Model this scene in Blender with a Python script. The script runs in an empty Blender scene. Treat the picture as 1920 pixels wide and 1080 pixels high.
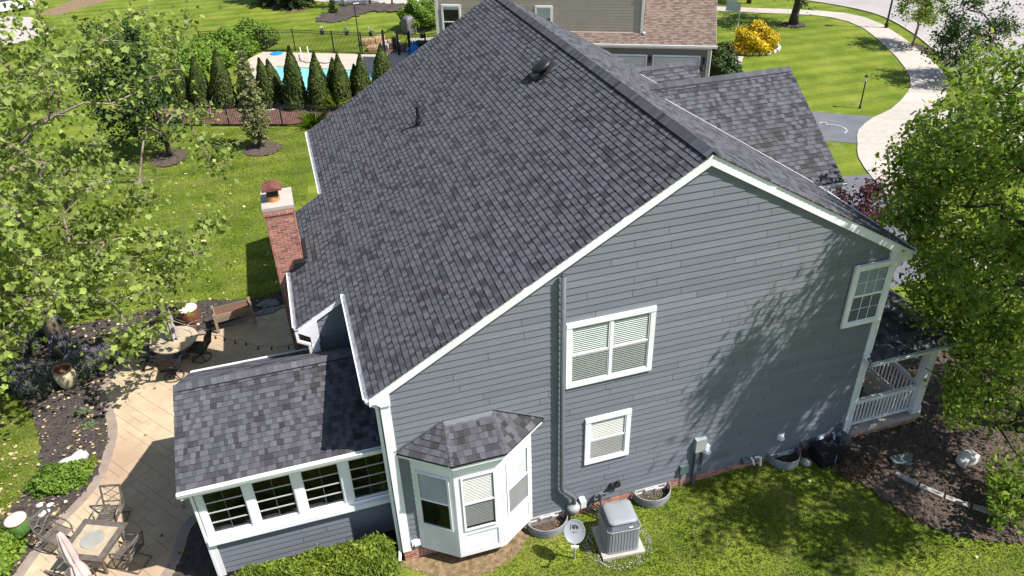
import bpy, math, random
import numpy as np
from mathutils import Matrix, Vector

random.seed(11)
rng = np.random.default_rng(7)
scene = bpy.context.scene
C = bpy.data.collections.new('Scene')
scene.collection.children.link(C)

# ------------------------------------------------------------------ camera
CAM = np.array([-0.6527, -12.5, 15.6585])
RC = np.array([[0.95574064, -0.29286805, -0.02807369],
               [-0.18145077, -0.5116399, -0.83982154],
               [0.23159328, 0.80774557, -0.54213618]])      # rows: right, down, forward
FPX = 1442.74
cd = bpy.data.cameras.new('camera')
cam = bpy.data.objects.new('camera', cd)
C.objects.link(cam)
cd.sensor_width = 36.0
cd.lens = FPX / 1920 * 36
cd.clip_start = 0.1
cd.clip_end = 1000
m = Matrix.Identity(4)
for i in range(3):
    m[i][0], m[i][1], m[i][2] = RC[0][i], -RC[1][i], -RC[2][i]
    m[i][3] = CAM[i]
cam.matrix_world = m
scene.camera = cam

# ------------------------------------------------------------------ sky and sun
SUNV = Vector((0.60, -0.42, 1.0)).normalized()
w = bpy.data.worlds.new('World')
scene.world = w
w.use_nodes = True
nt = w.node_tree
nt.nodes.clear()
so = nt.nodes.new('ShaderNodeOutputWorld')
bg = nt.nodes.new('ShaderNodeBackground')
sk = nt.nodes.new('ShaderNodeTexSky')
sk.sky_type = 'NISHITA'
sk.sun_disc = False
sk.sun_elevation = math.asin(SUNV.z)
sk.sun_rotation = math.atan2(SUNV.x, SUNV.y)
sk.air_density = 1.0
sk.dust_density = 1.0
bg.inputs['Strength'].default_value = 0.098
nt.links.new(sk.outputs[0], bg.inputs['Color'])
nt.links.new(bg.outputs[0], so.inputs['Surface'])
sd = bpy.data.lights.new('sun', 'SUN')
sd.energy = 5.0
sd.angle = math.radians(0.53)
sd.color = (1.0, 0.965, 0.94)
sun = bpy.data.objects.new('sun', sd)
C.objects.link(sun)
sun.location = (30, -20, 50)
sun.rotation_euler = (-SUNV).to_track_quat('-Z', 'Y').to_euler()
vs = scene.view_settings
vs.view_transform = 'Standard'
vs.look = 'None'
vs.exposure = 0.70
vs.gamma = 1.0
vs.use_curve_mapping = False
scene.cycles.max_bounces = 6
scene.cycles.transparent_max_bounces = 8

# ------------------------------------------------------------------ helpers
def ray(u, v):
    d = np.array([(u - 960) / FPX, (v - 540) / FPX, 1.0])
    return RC.T @ d

def sstep(t):
    t = min(1.0, max(0.0, t))
    return t * t * (3 - 2 * t)

def gh(x, y):                       # gentle rise of the ground along the front of the house
    return 0.2 * sstep(x / 14.0) * (1 - sstep((y - 4.0) / 4.0))

def G(u, v, z=0.0):                 # point of the photograph carried onto the ground (or a height above it)
    d = ray(u, v)
    p = CAM
    off = 0.0
    for _ in range(4):
        t = (z + off - CAM[2]) / d[2]
        p = CAM + t * d
        off = gh(p[0], p[1])
    return Vector((p[0], p[1], z + off))

def W(u, v, y):
    d = ray(u, v)
    p = CAM + (y - CAM[1]) / d[1] * d
    return Vector(p)

def link(o, parent=None):
    C.objects.link(o)
    if parent is not None:
        o.parent = parent
    return o

def tag(o, label=None, cat=None, group=None, kind=None):
    if label: o['label'] = label
    if cat: o['category'] = cat
    if group: o['group'] = group
    if kind: o['kind'] = kind
    return o

def thing(name, label, cat, loc=(0, 0, 0), rz=0.0, group=None):
    o = bpy.data.objects.new(name, None)
    o.empty_display_size = 0.2
    o.location = loc
    o.rotation_euler = (0, 0, rz)
    link(o)
    return tag(o, label, cat, group)

def copy_tree(o, loc=None, rz=None, parent=None, scale=None, label=None):
    c = o.copy()
    C.objects.link(c)
    if parent is not None: c.parent = parent
    if loc is not None: c.location = loc
    if rz is not None: c.rotation_euler = (0, 0, rz)
    if scale is not None: c.scale = scale
    if label: c['label'] = label
    for ch in o.children:
        copy_tree(ch, parent=c)
    return c

class MB:
    def __init__(s):
        s.v, s.f, s.t = [], [], []
    def add(s, verts, faces, tone=0.0):
        b = len(s.v)
        s.v += [tuple(p) for p in verts]
        s.f += [tuple(b + i for i in f) for f in faces]
        s.t += [tone] * len(faces)
        return s
    def box(s, c, d, R=None, tone=0.0):
        hx, hy, hz = d[0] / 2, d[1] / 2, d[2] / 2
        P = [Vector((x * hx, y * hy, z * hz)) for z in (-1, 1) for y in (-1, 1) for x in (-1, 1)]
        c = Vector(c)
        P = [(R @ p if R is not None else p) + c for p in P]
        return s.add(P, [(0, 2, 3, 1), (4, 5, 7, 6), (0, 1, 5, 4), (2, 6, 7, 3), (0, 4, 6, 2), (1, 3, 7, 5)], tone)
    def bb(s, a, b, tone=0.0):      # box from two corners
        a, b = Vector(a), Vector(b)
        return s.box((a + b) / 2, (abs(b.x - a.x), abs(b.y - a.y), abs(b.z - a.z)), None, tone)
    def beam(s, p, q, w, h, up=(0, 0, 1), tone=0.0):
        p, q, up = Vector(p), Vector(q), Vector(up)
        d = q - p
        L = d.length
        x = d.normalized()
        y = up.cross(x)
        if y.length < 1e-5: y = Vector((1, 0, 0)).cross(x)
        y.normalize()
        z = x.cross(y)
        R = Matrix((x, y, z)).transposed()
        return s.box((p + q) / 2, (L, w, h), R, tone)
    def tube(s, pts, r, seg=8, tone=0.0, cap=True):
        pts = [Vector(p) for p in pts]
        n = len(pts)
        rs = r if isinstance(r, (list, tuple)) else [r] * n
        V, F = [], []
        ref = None
        for i, p in enumerate(pts):
            d = (pts[min(i + 1, n - 1)] - pts[max(i - 1, 0)])
            if d.length < 1e-9: d = Vector((0, 0, 1))
            d.normalize()
            if ref is None:
                ref = Vector((0, 0, 1)) if abs(d.z) < 0.9 else Vector((1, 0, 0))
            a = ref - d * ref.dot(d)
            if a.length < 1e-5: a = d.orthogonal()
            a.normalize()
            ref = a
            b = d.cross(a)
            for k in range(seg):
                t = 2 * math.pi * k / seg
                V.append(p + (a * math.cos(t) + b * math.sin(t)) * rs[i])
        for i in range(n - 1):
            for k in range(seg):
                k2 = (k + 1) % seg
                F.append((i * seg + k, i * seg + k2, (i + 1) * seg + k2, (i + 1) * seg + k))
        if cap:
            F.append(tuple(range(seg - 1, -1, -1)))
            F.append(tuple((n - 1) * seg + k for k in range(seg)))
        return s.add(V, F, tone)
    def lathe(s, prof, c=(0, 0, 0), seg=24, R=None, tone=0.0, a0=0.0, a1=2 * math.pi):
        c = Vector(c)
        full = abs(a1 - a0 - 2 * math.pi) < 1e-6
        cols = seg if full else seg + 1
        V, F = [], []
        for (r, z) in prof:
            for k in range(cols):
                t = a0 + (a1 - a0) * k / seg
                p = Vector((r * math.cos(t), r * math.sin(t), z))
                V.append((R @ p if R is not None else p) + c)
        for i in range(len(prof) - 1):
            for k in range(seg):
                k2 = (k + 1) % cols
                F.append((i * cols + k, i * cols + k2, (i + 1) * cols + k2, (i + 1) * cols + k))
        return s.add(V, F, tone)
    def extr(s, poly, vec, tone=0.0):   # solid from a planar polygon and a vector
        poly = [Vector(p) for p in poly]
        vec = Vector(vec)
        n = len(poly)
        nm = Vector((0, 0, 0))
        for i in range(n):
            nm += poly[i].cross(poly[(i + 1) % n])
        if nm.dot(vec) > 0: poly.reverse()
        V = poly + [p + vec for p in poly]
        F = [tuple(range(n)), tuple(range(2 * n - 1, n - 1, -1))]
        F += [(i, n + i, n + (i + 1) % n, (i + 1) % n) for i in range(n)]
        F = [tuple(reversed(f)) if k >= 2 else f for k, f in enumerate(F)]
        F = [f if k < 2 else tuple(reversed(f)) for k, f in enumerate(F)]
        return s.add(V, F, tone)
    def quad(s, a, b, c, d, tone=0.0):
        return s.add([a, b, c, d], [(0, 1, 2, 3)], tone)
    def build(s, name, mat, parent=None, world=True, smooth=False, kind=None, label=None):
        me = bpy.data.meshes.new(name)
        me.from_pydata([tuple(p) for p in s.v], [], s.f)
        if any(s.t):
            at = me.attributes.new('tone', 'FLOAT', 'FACE')
            at.data.foreach_set('value', s.t)
        me.materials.append(mat)
        if smooth:
            me.polygons.foreach_set('use_smooth', [True] * len(me.polygons))
        o = bpy.data.objects.new(name, me)
        if parent is not None and world:
            r = parent
            off = Vector((0, 0, 0))
            while r is not None:
                off += Vector(r.location)
                r = r.parent
            o.location = -off
        link(o, parent)
        if kind: o['kind'] = kind
        if label: o['label'] = label
        return o

def np_mesh(name, V, k, mat, parent=None, tone=None, kind=None, world=True, smooth=False):
    n = len(V) // k
    me = bpy.data.meshes.new(name)
    me.vertices.add(len(V))
    me.vertices.foreach_set('co', np.ascontiguousarray(V, dtype=np.float32).ravel())
    me.loops.add(n * k)
    me.loops.foreach_set('vertex_index', np.arange(n * k, dtype=np.int32))
    me.polygons.add(n)
    me.polygons.foreach_set('loop_start', np.arange(0, n * k, k, dtype=np.int32))
    try:
        me.polygons.foreach_set('loop_total', np.full(n, k, dtype=np.int32))
    except Exception:
        pass
    if tone is not None:
        at = me.attributes.new('tone', 'FLOAT', 'FACE')
        at.data.foreach_set('value', np.asarray(tone, dtype=np.float32))
    me.update(calc_edges=True)
    me.materials.append(mat)
    o = bpy.data.objects.new(name, me)
    if parent is not None and world:
        o.location = -Vector(parent.location)
    link(o, parent)
    if kind: o['kind'] = kind
    return o

# ------------------------------------------------------------------ materials
def mat(name, c1, c2=None, rough=0.7, ns=6.0, bump=0.0, bs=40.0, tk=0.0, spec=0.3, metal=0.0, tint=None, c3=None, ns3=0.5, stretch=None, det=4.0):
    M = bpy.data.materials.new(name)
    M.use_nodes = True
    n, l = M.node_tree.nodes, M.node_tree.links
    b = n['Principled BSDF']
    b.inputs['Roughness'].default_value = rough
    b.inputs['Specular IOR Level'].default_value = spec
    b.inputs['Metallic'].default_value = metal
    tc = n.new('ShaderNodeTexCoord')
    vec = tc.outputs['Object']
    if stretch:
        mp = n.new('ShaderNodeMapping')
        mp.inputs['Scale'].default_value = stretch
        l.new(vec, mp.inputs['Vector'])
        vec = mp.outputs['Vector']
    col = None
    c2 = c2 or tuple(min(1, x * 1.18) for x in c1)
    nz = n.new('ShaderNodeTexNoise')
    nz.inputs['Scale'].default_value = ns
    nz.inputs['Detail'].default_value = det
    l.new(vec, nz.inputs['Vector'])
    rp = n.new('ShaderNodeValToRGB')
    rp.color_ramp.elements[0].position = 0.32
    rp.color_ramp.elements[1].position = 0.68
    rp.color_ramp.elements[0].color = (*c1, 1)
    rp.color_ramp.elements[1].color = (*c2, 1)
    l.new(nz.outputs['Fac'], rp.inputs['Fac'])
    col = rp.outputs['Color']
    if c3:
        n3 = n.new('ShaderNodeTexNoise')
        n3.inputs['Scale'].default_value = ns3
        n3.inputs['Detail'].default_value = 3
        l.new(tc.outputs['Object'], n3.inputs['Vector'])
        r3 = n.new('ShaderNodeValToRGB')
        r3.color_ramp.elements[0].position = 0.45
        r3.color_ramp.elements[1].position = 0.66
        l.new(n3.outputs['Fac'], r3.inputs['Fac'])
        mx = n.new('ShaderNodeMixRGB')
        mx.inputs['Color2'].default_value = (*c3, 1)
        l.new(r3.outputs['Color'], mx.inputs['Fac'])
        l.new(col, mx.inputs['Color1'])
        col = mx.outputs['Color']
    if tk:
        at = n.new('ShaderNodeAttribute')
        at.attribute_name = 'tone'
        ma = n.new('ShaderNodeMath')
        ma.operation = 'MULTIPLY_ADD'
        ma.inputs[1].default_value = tk
        ma.inputs[2].default_value = 1.0
        l.new(at.outputs['Fac'], ma.inputs[0])
        mx = n.new('ShaderNodeMixRGB')
        mx.blend_type = 'MULTIPLY'
        mx.inputs['Fac'].default_value = 1
        l.new(col, mx.inputs['Color1'])
        l.new(ma.outputs[0], mx.inputs['Color2'])
        col = mx.outputs['Color']
        if tint:
            mx2 = n.new('ShaderNodeMixRGB')
            mx2.inputs['Color2'].default_value = (*tint, 1)
            mr = n.new('ShaderNodeMapRange')
            mr.inputs['From Min'].default_value = 0.2
            mr.inputs['From Max'].default_value = 1.2
            l.new(at.outputs['Fac'], mr.inputs['Value'])
            l.new(mr.outputs[0], mx2.inputs['Fac'])
            l.new(col, mx2.inputs['Color1'])
            col = mx2.outputs['Color']
    l.new(col, b.inputs['Base Color'])
    if bump:
        nb = n.new('ShaderNodeTexNoise')
        nb.inputs['Scale'].default_value = bs
        nb.inputs['Detail'].default_value = 3
        l.new(vec, nb.inputs['Vector'])
        bp = n.new('ShaderNodeBump')
        bp.inputs['Strength'].default_value = bump
        bp.inputs['Distance'].default_value = 0.02
        l.new(nb.outputs['Fac'], bp.inputs['Height'])
        l.new(bp.outputs[0], b.inputs['Normal'])
    return M

def leafmat(name, c1, c2, trans=0.35, tk=0.35, ns=1.2, tint=None, c3=None, ns3=0.5):
    M = mat(name, c1, c2, rough=0.55, ns=ns, tk=tk, spec=0.25, tint=tint, c3=c3, ns3=ns3)
    n, l = M.node_tree.nodes, M.node_tree.links
    b = n['Principled BSDF']
    out = n['Material Output']
    tr = n.new('ShaderNodeBsdfTranslucent')
    src = b.inputs['Base Color'].links[0].from_socket
    hs = n.new('ShaderNodeHueSaturation')
    hs.inputs['Saturation'].default_value = 1.1
    hs.inputs['Value'].default_value = 1.3
    l.new(src, hs.inputs['Color'])
    l.new(hs.outputs[0], tr.inputs['Color'])
    mx = n.new('ShaderNodeMixShader')
    mx.inputs['Fac'].default_value = trans
    l.new(b.outputs[0], mx.inputs[1])
    l.new(tr.outputs[0], mx.inputs[2])
    l.new(mx.outputs[0], out.inputs['Surface'])
    return M

def glassmat(name, tint=(0.97, 0.98, 0.98)):
    M = bpy.data.materials.new(name)
    M.use_nodes = True
    n, l = M.node_tree.nodes, M.node_tree.links
    n.remove(n['Principled BSDF'])
    tr = n.new('ShaderNodeBsdfTransparent')
    tr.inputs['Color'].default_value = (*tint, 1)
    gl = n.new('ShaderNodeBsdfGlossy')
    gl.inputs['Roughness'].default_value = 0.02
    fr = n.new('ShaderNodeFresnel')
    fr.inputs['IOR'].default_value = 1.45
    gm = n.new('ShaderNodeNewGeometry')
    mm = n.new('ShaderNodeMath'); mm.operation = 'SUBTRACT'; mm.inputs[0].default_value = 1.0
    mu = n.new('ShaderNodeMath'); mu.operation = 'MULTIPLY'
    l.new(gm.outputs['Backfacing'], mm.inputs[1])
    l.new(mm.outputs[0], mu.inputs[0]); l.new(fr.outputs[0], mu.inputs[1])
    mx = n.new('ShaderNodeMixShader')
    l.new(mu.outputs[0], mx.inputs['Fac'])
    l.new(tr.outputs[0], mx.inputs[1])
    l.new(gl.outputs[0], mx.inputs[2])
    l.new(mx.outputs[0], n['Material Output'].inputs['Surface'])
    return M

def lawnmat():
    M = bpy.data.materials.new('lawn_grass')
    M.use_nodes = True
    n, l = M.node_tree.nodes, M.node_tree.links
    b = n['Principled BSDF']
    b.inputs['Roughness'].default_value = 0.85
    b.inputs['Specular IOR Level'].default_value = 0.1
    tc = n.new('ShaderNodeTexCoord')
    def noise(s, d=4, vec=None):
        q = n.new('ShaderNodeTexNoise')
        q.inputs['Scale'].default_value = s
        q.inputs['Detail'].default_value = d
        q.inputs['Roughness'].default_value = 0.65
        l.new(vec or tc.outputs['Object'], q.inputs['Vector'])
        return q.outputs['Fac']
    def ramp(fac, p0, c0, p1, c1):
        r = n.new('ShaderNodeValToRGB')
        r.color_ramp.elements[0].position = p0
        r.color_ramp.elements[1].position = p1
        r.color_ramp.elements[0].color = (*c0, 1)
        r.color_ramp.elements[1].color = (*c1, 1)
        l.new(fac, r.inputs['Fac'])
        return r.outputs['Color']
    def mix(a, bcol, fac, mode='MIX'):
        x = n.new('ShaderNodeMixRGB')
        x.blend_type = mode
        if isinstance(fac, float): x.inputs['Fac'].default_value = fac
        else: l.new(fac, x.inputs['Fac'])
        if isinstance(a, tuple): x.inputs['Color1'].default_value = (*a, 1)
        else: l.new(a, x.inputs['Color1'])
        if isinstance(bcol, tuple): x.inputs['Color2'].default_value = (*bcol, 1)
        else: l.new(bcol, x.inputs['Color2'])
        return x.outputs['Color']
    c = ramp(noise(0.35, 5), 0.35, LAWN1, 0.68, LAWN2)
    # blade-scale mottling, stretched along the mowing direction
    mp = n.new('ShaderNodeMapping')
    mp.inputs['Scale'].default_value = (5.0, 16.0, 1.0)
    mp.inputs['Rotation'].default_value = (0, 0, 0.22)
    l.new(tc.outputs['Object'], mp.inputs['Vector'])
    c = mix(c, ramp(noise(1.0, 6, mp.outputs[0]), 0.3, (0.55, 0.6, 0.5), 0.72, (1.35, 1.3, 1.2)), 0.75, 'MULTIPLY')
    c = mix(c, ramp(noise(22, 3), 0.3, (0.6, 0.62, 0.55), 0.7, (1.3, 1.28, 1.2)), 0.6, 'MULTIPLY')
    # mowing stripes
    wv = n.new('ShaderNodeTexWave')
    wv.bands_direction = 'Y'
    wv.inputs['Scale'].default_value = 0.19
    wv.inputs['Distortion'].default_value = 1.0
    wv.inputs['Detail'].default_value = 2
    wv.inputs['Detail Scale'].default_value = 0.35
    l.new(mp.inputs['Vector'].links[0].from_socket, wv.inputs['Vector'])
    c = mix(c, ramp(wv.outputs['Fac'], 0.3, (0.83, 0.86, 0.80), 0.7, (1.09, 1.07, 1.04)), 0.9, 'MULTIPLY')
    # worn, straw coloured patches
    c = mix(c, LAWN3, ramp(noise(0.8, 6), 0.58, (0, 0, 0), 0.78, (0.6, 0.6, 0.6)))
    l.new(c, b.inputs['Base Color'])
    bp = n.new('ShaderNodeBump')
    bp.inputs['Strength'].default_value = 0.6
    bp.inputs['Distance'].default_value = 0.05
    l.new(noise(30, 4), bp.inputs['Height'])
    l.new(bp.outputs[0], b.inputs['Normal'])
    return M

LAWN1, LAWN2, LAWN3 = (0.098, 0.148, 0.014), (0.205, 0.240, 0.036), (0.30, 0.28, 0.10)
M_LAWN = lawnmat()
M_BLADE = leafmat('grass_blade', (0.055, 0.105, 0.012), (0.130, 0.180, 0.026), 0.3, 0.38, 0.55, c3=(0.26, 0.24, 0.095), ns3=0.9)
M_SIDING = mat('grey_siding_paint', (0.162, 0.175, 0.196), (0.180, 0.193, 0.214), 0.6, 0.9, 0.15, 90, 0.14, stretch=(1, 1, 6))
M_WALL = mat('grey_sheathing', (0.10, 0.11, 0.12), None, 0.8)
M_WHITE = mat('white_paint', (0.83, 0.81, 0.83), (0.88, 0.86, 0.88), 0.45, 1.2, 0.03, 60, c3=(0.74, 0.72, 0.72), ns3=0.9)
M_GUTTER = mat('white_gutter_metal', (0.68, 0.68, 0.67), (0.78, 0.78, 0.77), 0.4, 2.0)
M_SHINGLE = mat('charcoal_shingle', (0.063, 0.064, 0.071), (0.089, 0.089, 0.096), 0.92, 30.0, 0.5, 160, 0.44, spec=0.2, c3=(0.078, 0.075, 0.080), ns3=0.5)
M_FELT = mat('dark_roof_felt', (0.020, 0.020, 0.023), None, 0.9)
M_BRICK = mat('red_brick', (0.33, 0.125, 0.085), (0.43, 0.185, 0.130), 0.85, 9.0, 0.3, 70, 0.35)
M_MORTAR = mat('pale_mortar', (0.58, 0.50, 0.44), (0.66, 0.58, 0.52), 0.95, 20)
M_CONC = mat('pale_concrete', (0.37, 0.33, 0.28), (0.44, 0.39, 0.335), 0.85, 2.5, 0.15, 60, 0.10)
M_POOLDECK = mat('pool_deck_concrete', (0.40, 0.34, 0.27), (0.46, 0.40, 0.33), 0.85, 1.5)
M_STREET = mat('pale_street_concrete', (0.32, 0.295, 0.272), (0.37, 0.34, 0.315), 0.88, 1.2, 0.1, 40, c3=(0.29, 0.27, 0.25), ns3=0.2)
M_ASPH = mat('grey_asphalt', (0.105, 0.110, 0.120), (0.14, 0.145, 0.155), 0.85, 1.0, 0.2, 90)
M_STREETJ = mat('street_joint', (0.17, 0.155, 0.145), None, 0.9)
M_CHALK = mat('white_chalk', (0.30, 0.31, 0.32), (0.45, 0.45, 0.45), 0.9, 8)
M_PATIO = mat('tan_stamped_concrete', (0.41, 0.315, 0.200), (0.50, 0.395, 0.265), 0.75, 2.2, 0.25, 30, 0.05, c3=(0.36, 0.25, 0.165), ns3=0.3)
M_PATIOJ = mat('patio_joint', (0.25, 0.185, 0.13), None, 0.9)
M_BORDER = mat('mauve_brown_stamped_border', (0.225, 0.175, 0.140), (0.30, 0.24, 0.195), 0.75, 3.0, 0.2, 30)
M_MULCH = mat('brown_mulch', (0.052, 0.039, 0.030), (0.125, 0.092, 0.070), 0.95, 26.0, 1.0, 50, 0.2)
M_MULCHD = mat('dark_mulch', (0.038, 0.030, 0.026), (0.092, 0.073, 0.063), 0.95, 26.0, 1.0, 50, 0.2)
M_MULCHR = mat('red_brown_mulch', (0.085, 0.045, 0.034), (0.20, 0.105, 0.078), 0.95, 18.0, 1.0, 40, 0.2)
M_DIRT = mat('bare_tan_soil', (0.13, 0.092, 0.045), (0.27, 0.19, 0.105), 0.95, 7.0, 0.8, 40, 0.06)
M_STRAW = mat('dry_fallen_leaf', (0.26, 0.18, 0.085), (0.58, 0.46, 0.26), 0.8, 4.0, tk=0.6)
M_FALL = mat('pale_fallen_leaf', (0.36, 0.36, 0.14), (0.62, 0.58, 0.34), 0.8, 2.0, tk=0.4)
M_STONE = mat('grey_stone', (0.27, 0.25, 0.22), (0.40, 0.37, 0.33), 0.85, 6.0, 0.5, 18, 0.15)
M_STONED = mat('dark_grey_slate', (0.10, 0.11, 0.115), (0.19, 0.195, 0.19), 0.85, 8.0, 0.4, 20)
M_STONEW = mat('pale_stone', (0.48, 0.46, 0.43), (0.62, 0.60, 0.57), 0.85, 5.0, 0.4, 18, 0.1)
M_STONEO = mat('orange_sandstone', (0.40, 0.24, 0.13), (0.52, 0.34, 0.2), 0.85, 5.0, 0.4, 18, 0.2)
M_BARK = mat('grey_brown_bark', (0.14, 0.105, 0.075), (0.27, 0.215, 0.165), 0.9, 9.0, 0.8, 22, stretch=(1, 1, 0.3))
M_BARKD = mat('dark_bark', (0.045, 0.034, 0.026), (0.09, 0.07, 0.055), 0.9, 9.0, 0.8, 22)
M_TWIG = mat('pale_twig', (0.24, 0.19, 0.14), (0.38, 0.32, 0.26), 0.85, 9.0)
M_SYC = leafmat('yellow_green_lobed_leaf', (0.185, 0.255, 0.046), (0.310, 0.375, 0.100), 0.45, 0.6)
M_LEAFR = leafmat('mid_green_small_leaf', (0.122, 0.195, 0.030), (0.235, 0.305, 0.056), 0.50, 0.6)
M_LEAFD = leafmat('dark_green_leaf', (0.022, 0.050, 0.012), (0.055, 0.10, 0.022), 0.2, 0.5)
M_LEAFM = leafmat('bright_green_leaf', (0.10, 0.18, 0.022), (0.18, 0.27, 0.03), 0.3, 0.45)
M_ARB = leafmat('dark_arborvitae_spray', (0.036, 0.066, 0.012), (0.082, 0.112, 0.020), 0.2, 0.6, tint=(0.11, 0.085, 0.02))
M_SPRUCE = leafmat('grey_green_needle', (0.13, 0.155, 0.050), (0.26, 0.265, 0.11), 0.15, 0.5)
M_YEW = leafmat('yellow_green_yew_needle', (0.11, 0.17, 0.018), (0.21, 0.27, 0.03), 0.25, 0.6)
M_YELLOW = leafmat('golden_leaf', (0.42, 0.30, 0.010), (0.62, 0.46, 0.02), 0.25, 0.5)
M_REDLEAF = leafmat('purple_red_leaf', (0.045, 0.014, 0.020), (0.10, 0.03, 0.035), 0.25, 0.5)
M_BLOSSOM = leafmat('cream_blossom', (0.62, 0.52, 0.34), (0.75, 0.66, 0.48), 0.2, 0.3)
M_LAVL = leafmat('grey_green_lavender_leaf', (0.085, 0.120, 0.055), (0.14, 0.18, 0.085), 0.15, 0.5)
M_LAV = leafmat('lavender_spike', (0.10, 0.088, 0.145), (0.19, 0.165, 0.25), 0.15, 0.5)
M_BROWNLEAF = mat('brown_dead_leaf', (0.085, 0.050, 0.030), (0.20, 0.12, 0.07), 0.9, 3.0, tk=0.5)
M_GLASS = glassmat('window_glass')
M_GLASSD = glassmat('dark_porch_glass', (0.70, 0.72, 0.72))
M_BLINDS = mat('sun_dimmed_grey_blind', (0.36, 0.38, 0.36), (0.42, 0.44, 0.42), 0.6, 2)  # copy of the cream blind, greyed so direct sun does not whiten it
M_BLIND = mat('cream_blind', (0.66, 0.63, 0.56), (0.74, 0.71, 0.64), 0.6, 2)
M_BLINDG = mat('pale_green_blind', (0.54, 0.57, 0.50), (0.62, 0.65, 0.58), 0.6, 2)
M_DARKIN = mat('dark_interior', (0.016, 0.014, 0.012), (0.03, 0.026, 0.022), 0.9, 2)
M_SCREEN = mat('dark_insect_screen', (0.20, 0.205, 0.20), (0.24, 0.245, 0.24), 0.7, 2)
M_MUNTIN = mat('pale_grey_muntin', (0.42, 0.43, 0.42), None, 0.5)
M_PIPE = mat('grey_painted_pipe', (0.095, 0.105, 0.113), (0.115, 0.125, 0.133), 0.5, 3)
M_GREYBOX = mat('grey_utility_metal', (0.28, 0.29, 0.29), (0.36, 0.37, 0.36), 0.5, 3)
M_GALV = mat('galvanised_corrugated_steel', (0.17, 0.18, 0.185), (0.27, 0.28, 0.28), 0.5, 4)
M_BLACK = mat('black_metal', (0.012, 0.012, 0.013), (0.022, 0.022, 0.024), 0.45, 4)
M_BLACKP = mat('black_rubber', (0.010, 0.010, 0.012), None, 0.7)
M_ACGREY = mat('ac_light_grey_paint', (0.225, 0.240, 0.255), (0.255, 0.27, 0.285), 0.4, 2)
M_ACDARK = mat('ac_dark_grille', (0.055, 0.062, 0.072), (0.085, 0.092, 0.10), 0.5, 6)
M_DISH = mat('dish_grey', (0.24, 0.255, 0.27), (0.28, 0.295, 0.31), 0.45, 2)
M_PVC = mat('white_pvc', (0.72, 0.72, 0.70), None, 0.4)
M_BRONZE = mat('weathered_bronze_aluminium', (0.085, 0.070, 0.058), (0.15, 0.125, 0.105), 0.5, 7, spec=0.5)
M_TILE = mat('tan_tile_tabletop', (0.36, 0.29, 0.19), (0.46, 0.38, 0.26), 0.5, 5, 0.1, 40)
M_TILEG = mat('grey_burner_lid', (0.26, 0.25, 0.22), (0.33, 0.32, 0.28), 0.5, 4)
M_FABRIC = mat('faded_pink_canvas', (0.50, 0.37, 0.34), (0.66, 0.53, 0.49), 0.9, 3.0, 0.2, 60, 0.25)
M_FABRICT = mat('taupe_canvas', (0.33, 0.28, 0.25), (0.45, 0.40, 0.37), 0.9, 4.0, 0.2, 60, 0.25)
M_DRUMTOP = mat('cream_drum_top', (0.62, 0.50, 0.42), (0.74, 0.62, 0.54), 0.6, 3)
M_GREENGL = mat('green_drip_glaze', (0.035, 0.12, 0.020), (0.12, 0.24, 0.05), 0.25, 7.0, spec=0.6, stretch=(4, 4, 0.5))
M_RUSTGL = mat('brown_glaze', (0.13, 0.045, 0.025), (0.22, 0.09, 0.05), 0.35, 6, spec=0.5)
M_URN = mat('cream_drip_glaze', (0.36, 0.30, 0.17), (0.62, 0.56, 0.38), 0.3, 7.0, spec=0.5, stretch=(4, 4, 0.5))
M_CEDAR = mat('weathered_cedar', (0.22, 0.155, 0.10), (0.36, 0.27, 0.185), 0.85, 7.0, 0.3, 40, 0.2, stretch=(0.6, 6, 6))
M_SOIL = mat('planter_soil', (0.09, 0.045, 0.03), (0.19, 0.095, 0.06), 0.95, 20, 0.8, 40)
M_BEIGE = mat('beige_siding_paint', (0.37, 0.315, 0.25), (0.40, 0.345, 0.275), 0.6, 2, tk=0.06)
M_TAUPE = mat('taupe_siding_paint', (0.185, 0.160, 0.145), (0.205, 0.178, 0.162), 0.6, 2, tk=0.06)
M_CREAM = mat('cream_trim_paint', (0.66, 0.62, 0.56), (0.72, 0.68, 0.62), 0.5, 2)
M_SHINGB = mat('brown_shingle', (0.155, 0.112, 0.088), (0.205, 0.152, 0.122), 0.92, 12.0, 0.3, 120, 0.30)
M_DOORG = mat('cream_garage_door', (0.58, 0.55, 0.49), (0.64, 0.61, 0.55), 0.5, 1)
M_TERRA = mat('terracotta_flue', (0.50, 0.20, 0.06), (0.60, 0.27, 0.09), 0.7, 5)
M_RUST = mat('rust_red_metal', (0.13, 0.042, 0.034), (0.21, 0.075, 0.055), 0.6, 6)
M_BLUE = mat('bright_blue_plastic', (0.012, 0.21, 0.58), (0.02, 0.26, 0.66), 0.4, 3)
M_COVER = mat('grey_vinyl_cover', (0.10, 0.095, 0.095), (0.17, 0.16, 0.155), 0.5, 6)
M_FLOWER = mat('white_flower', (0.75, 0.75, 0.72), None, 0.7)
M_SIGN = mat('white_grey_sign_panel', (0.50, 0.53, 0.56), (0.58, 0.61, 0.64), 0.5, 2)
M_CARW = mat('white_car_paint', (0.70, 0.71, 0.72), None, 0.25, spec=0.6)
M_TYRE = mat('tyre_rubber', (0.012, 0.012, 0.013), None, 0.8)
M_GREENPL = mat('grey_green_slate_slab', (0.085, 0.125, 0.115), (0.13, 0.17, 0.155), 0.6, 4)
M_WATER = bpy.data.materials.new('pool_water')
M_WATER.use_nodes = True
_b = M_WATER.node_tree.nodes['Principled BSDF']
_b.inputs['Base Color'].default_value = (0.20, 0.50, 0.47, 1)
_b.inputs['Roughness'].default_value = 0.08
_n = M_WATER.node_tree.nodes.new('ShaderNodeTexNoise'); _n.inputs['Scale'].default_value = 2.5
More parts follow.
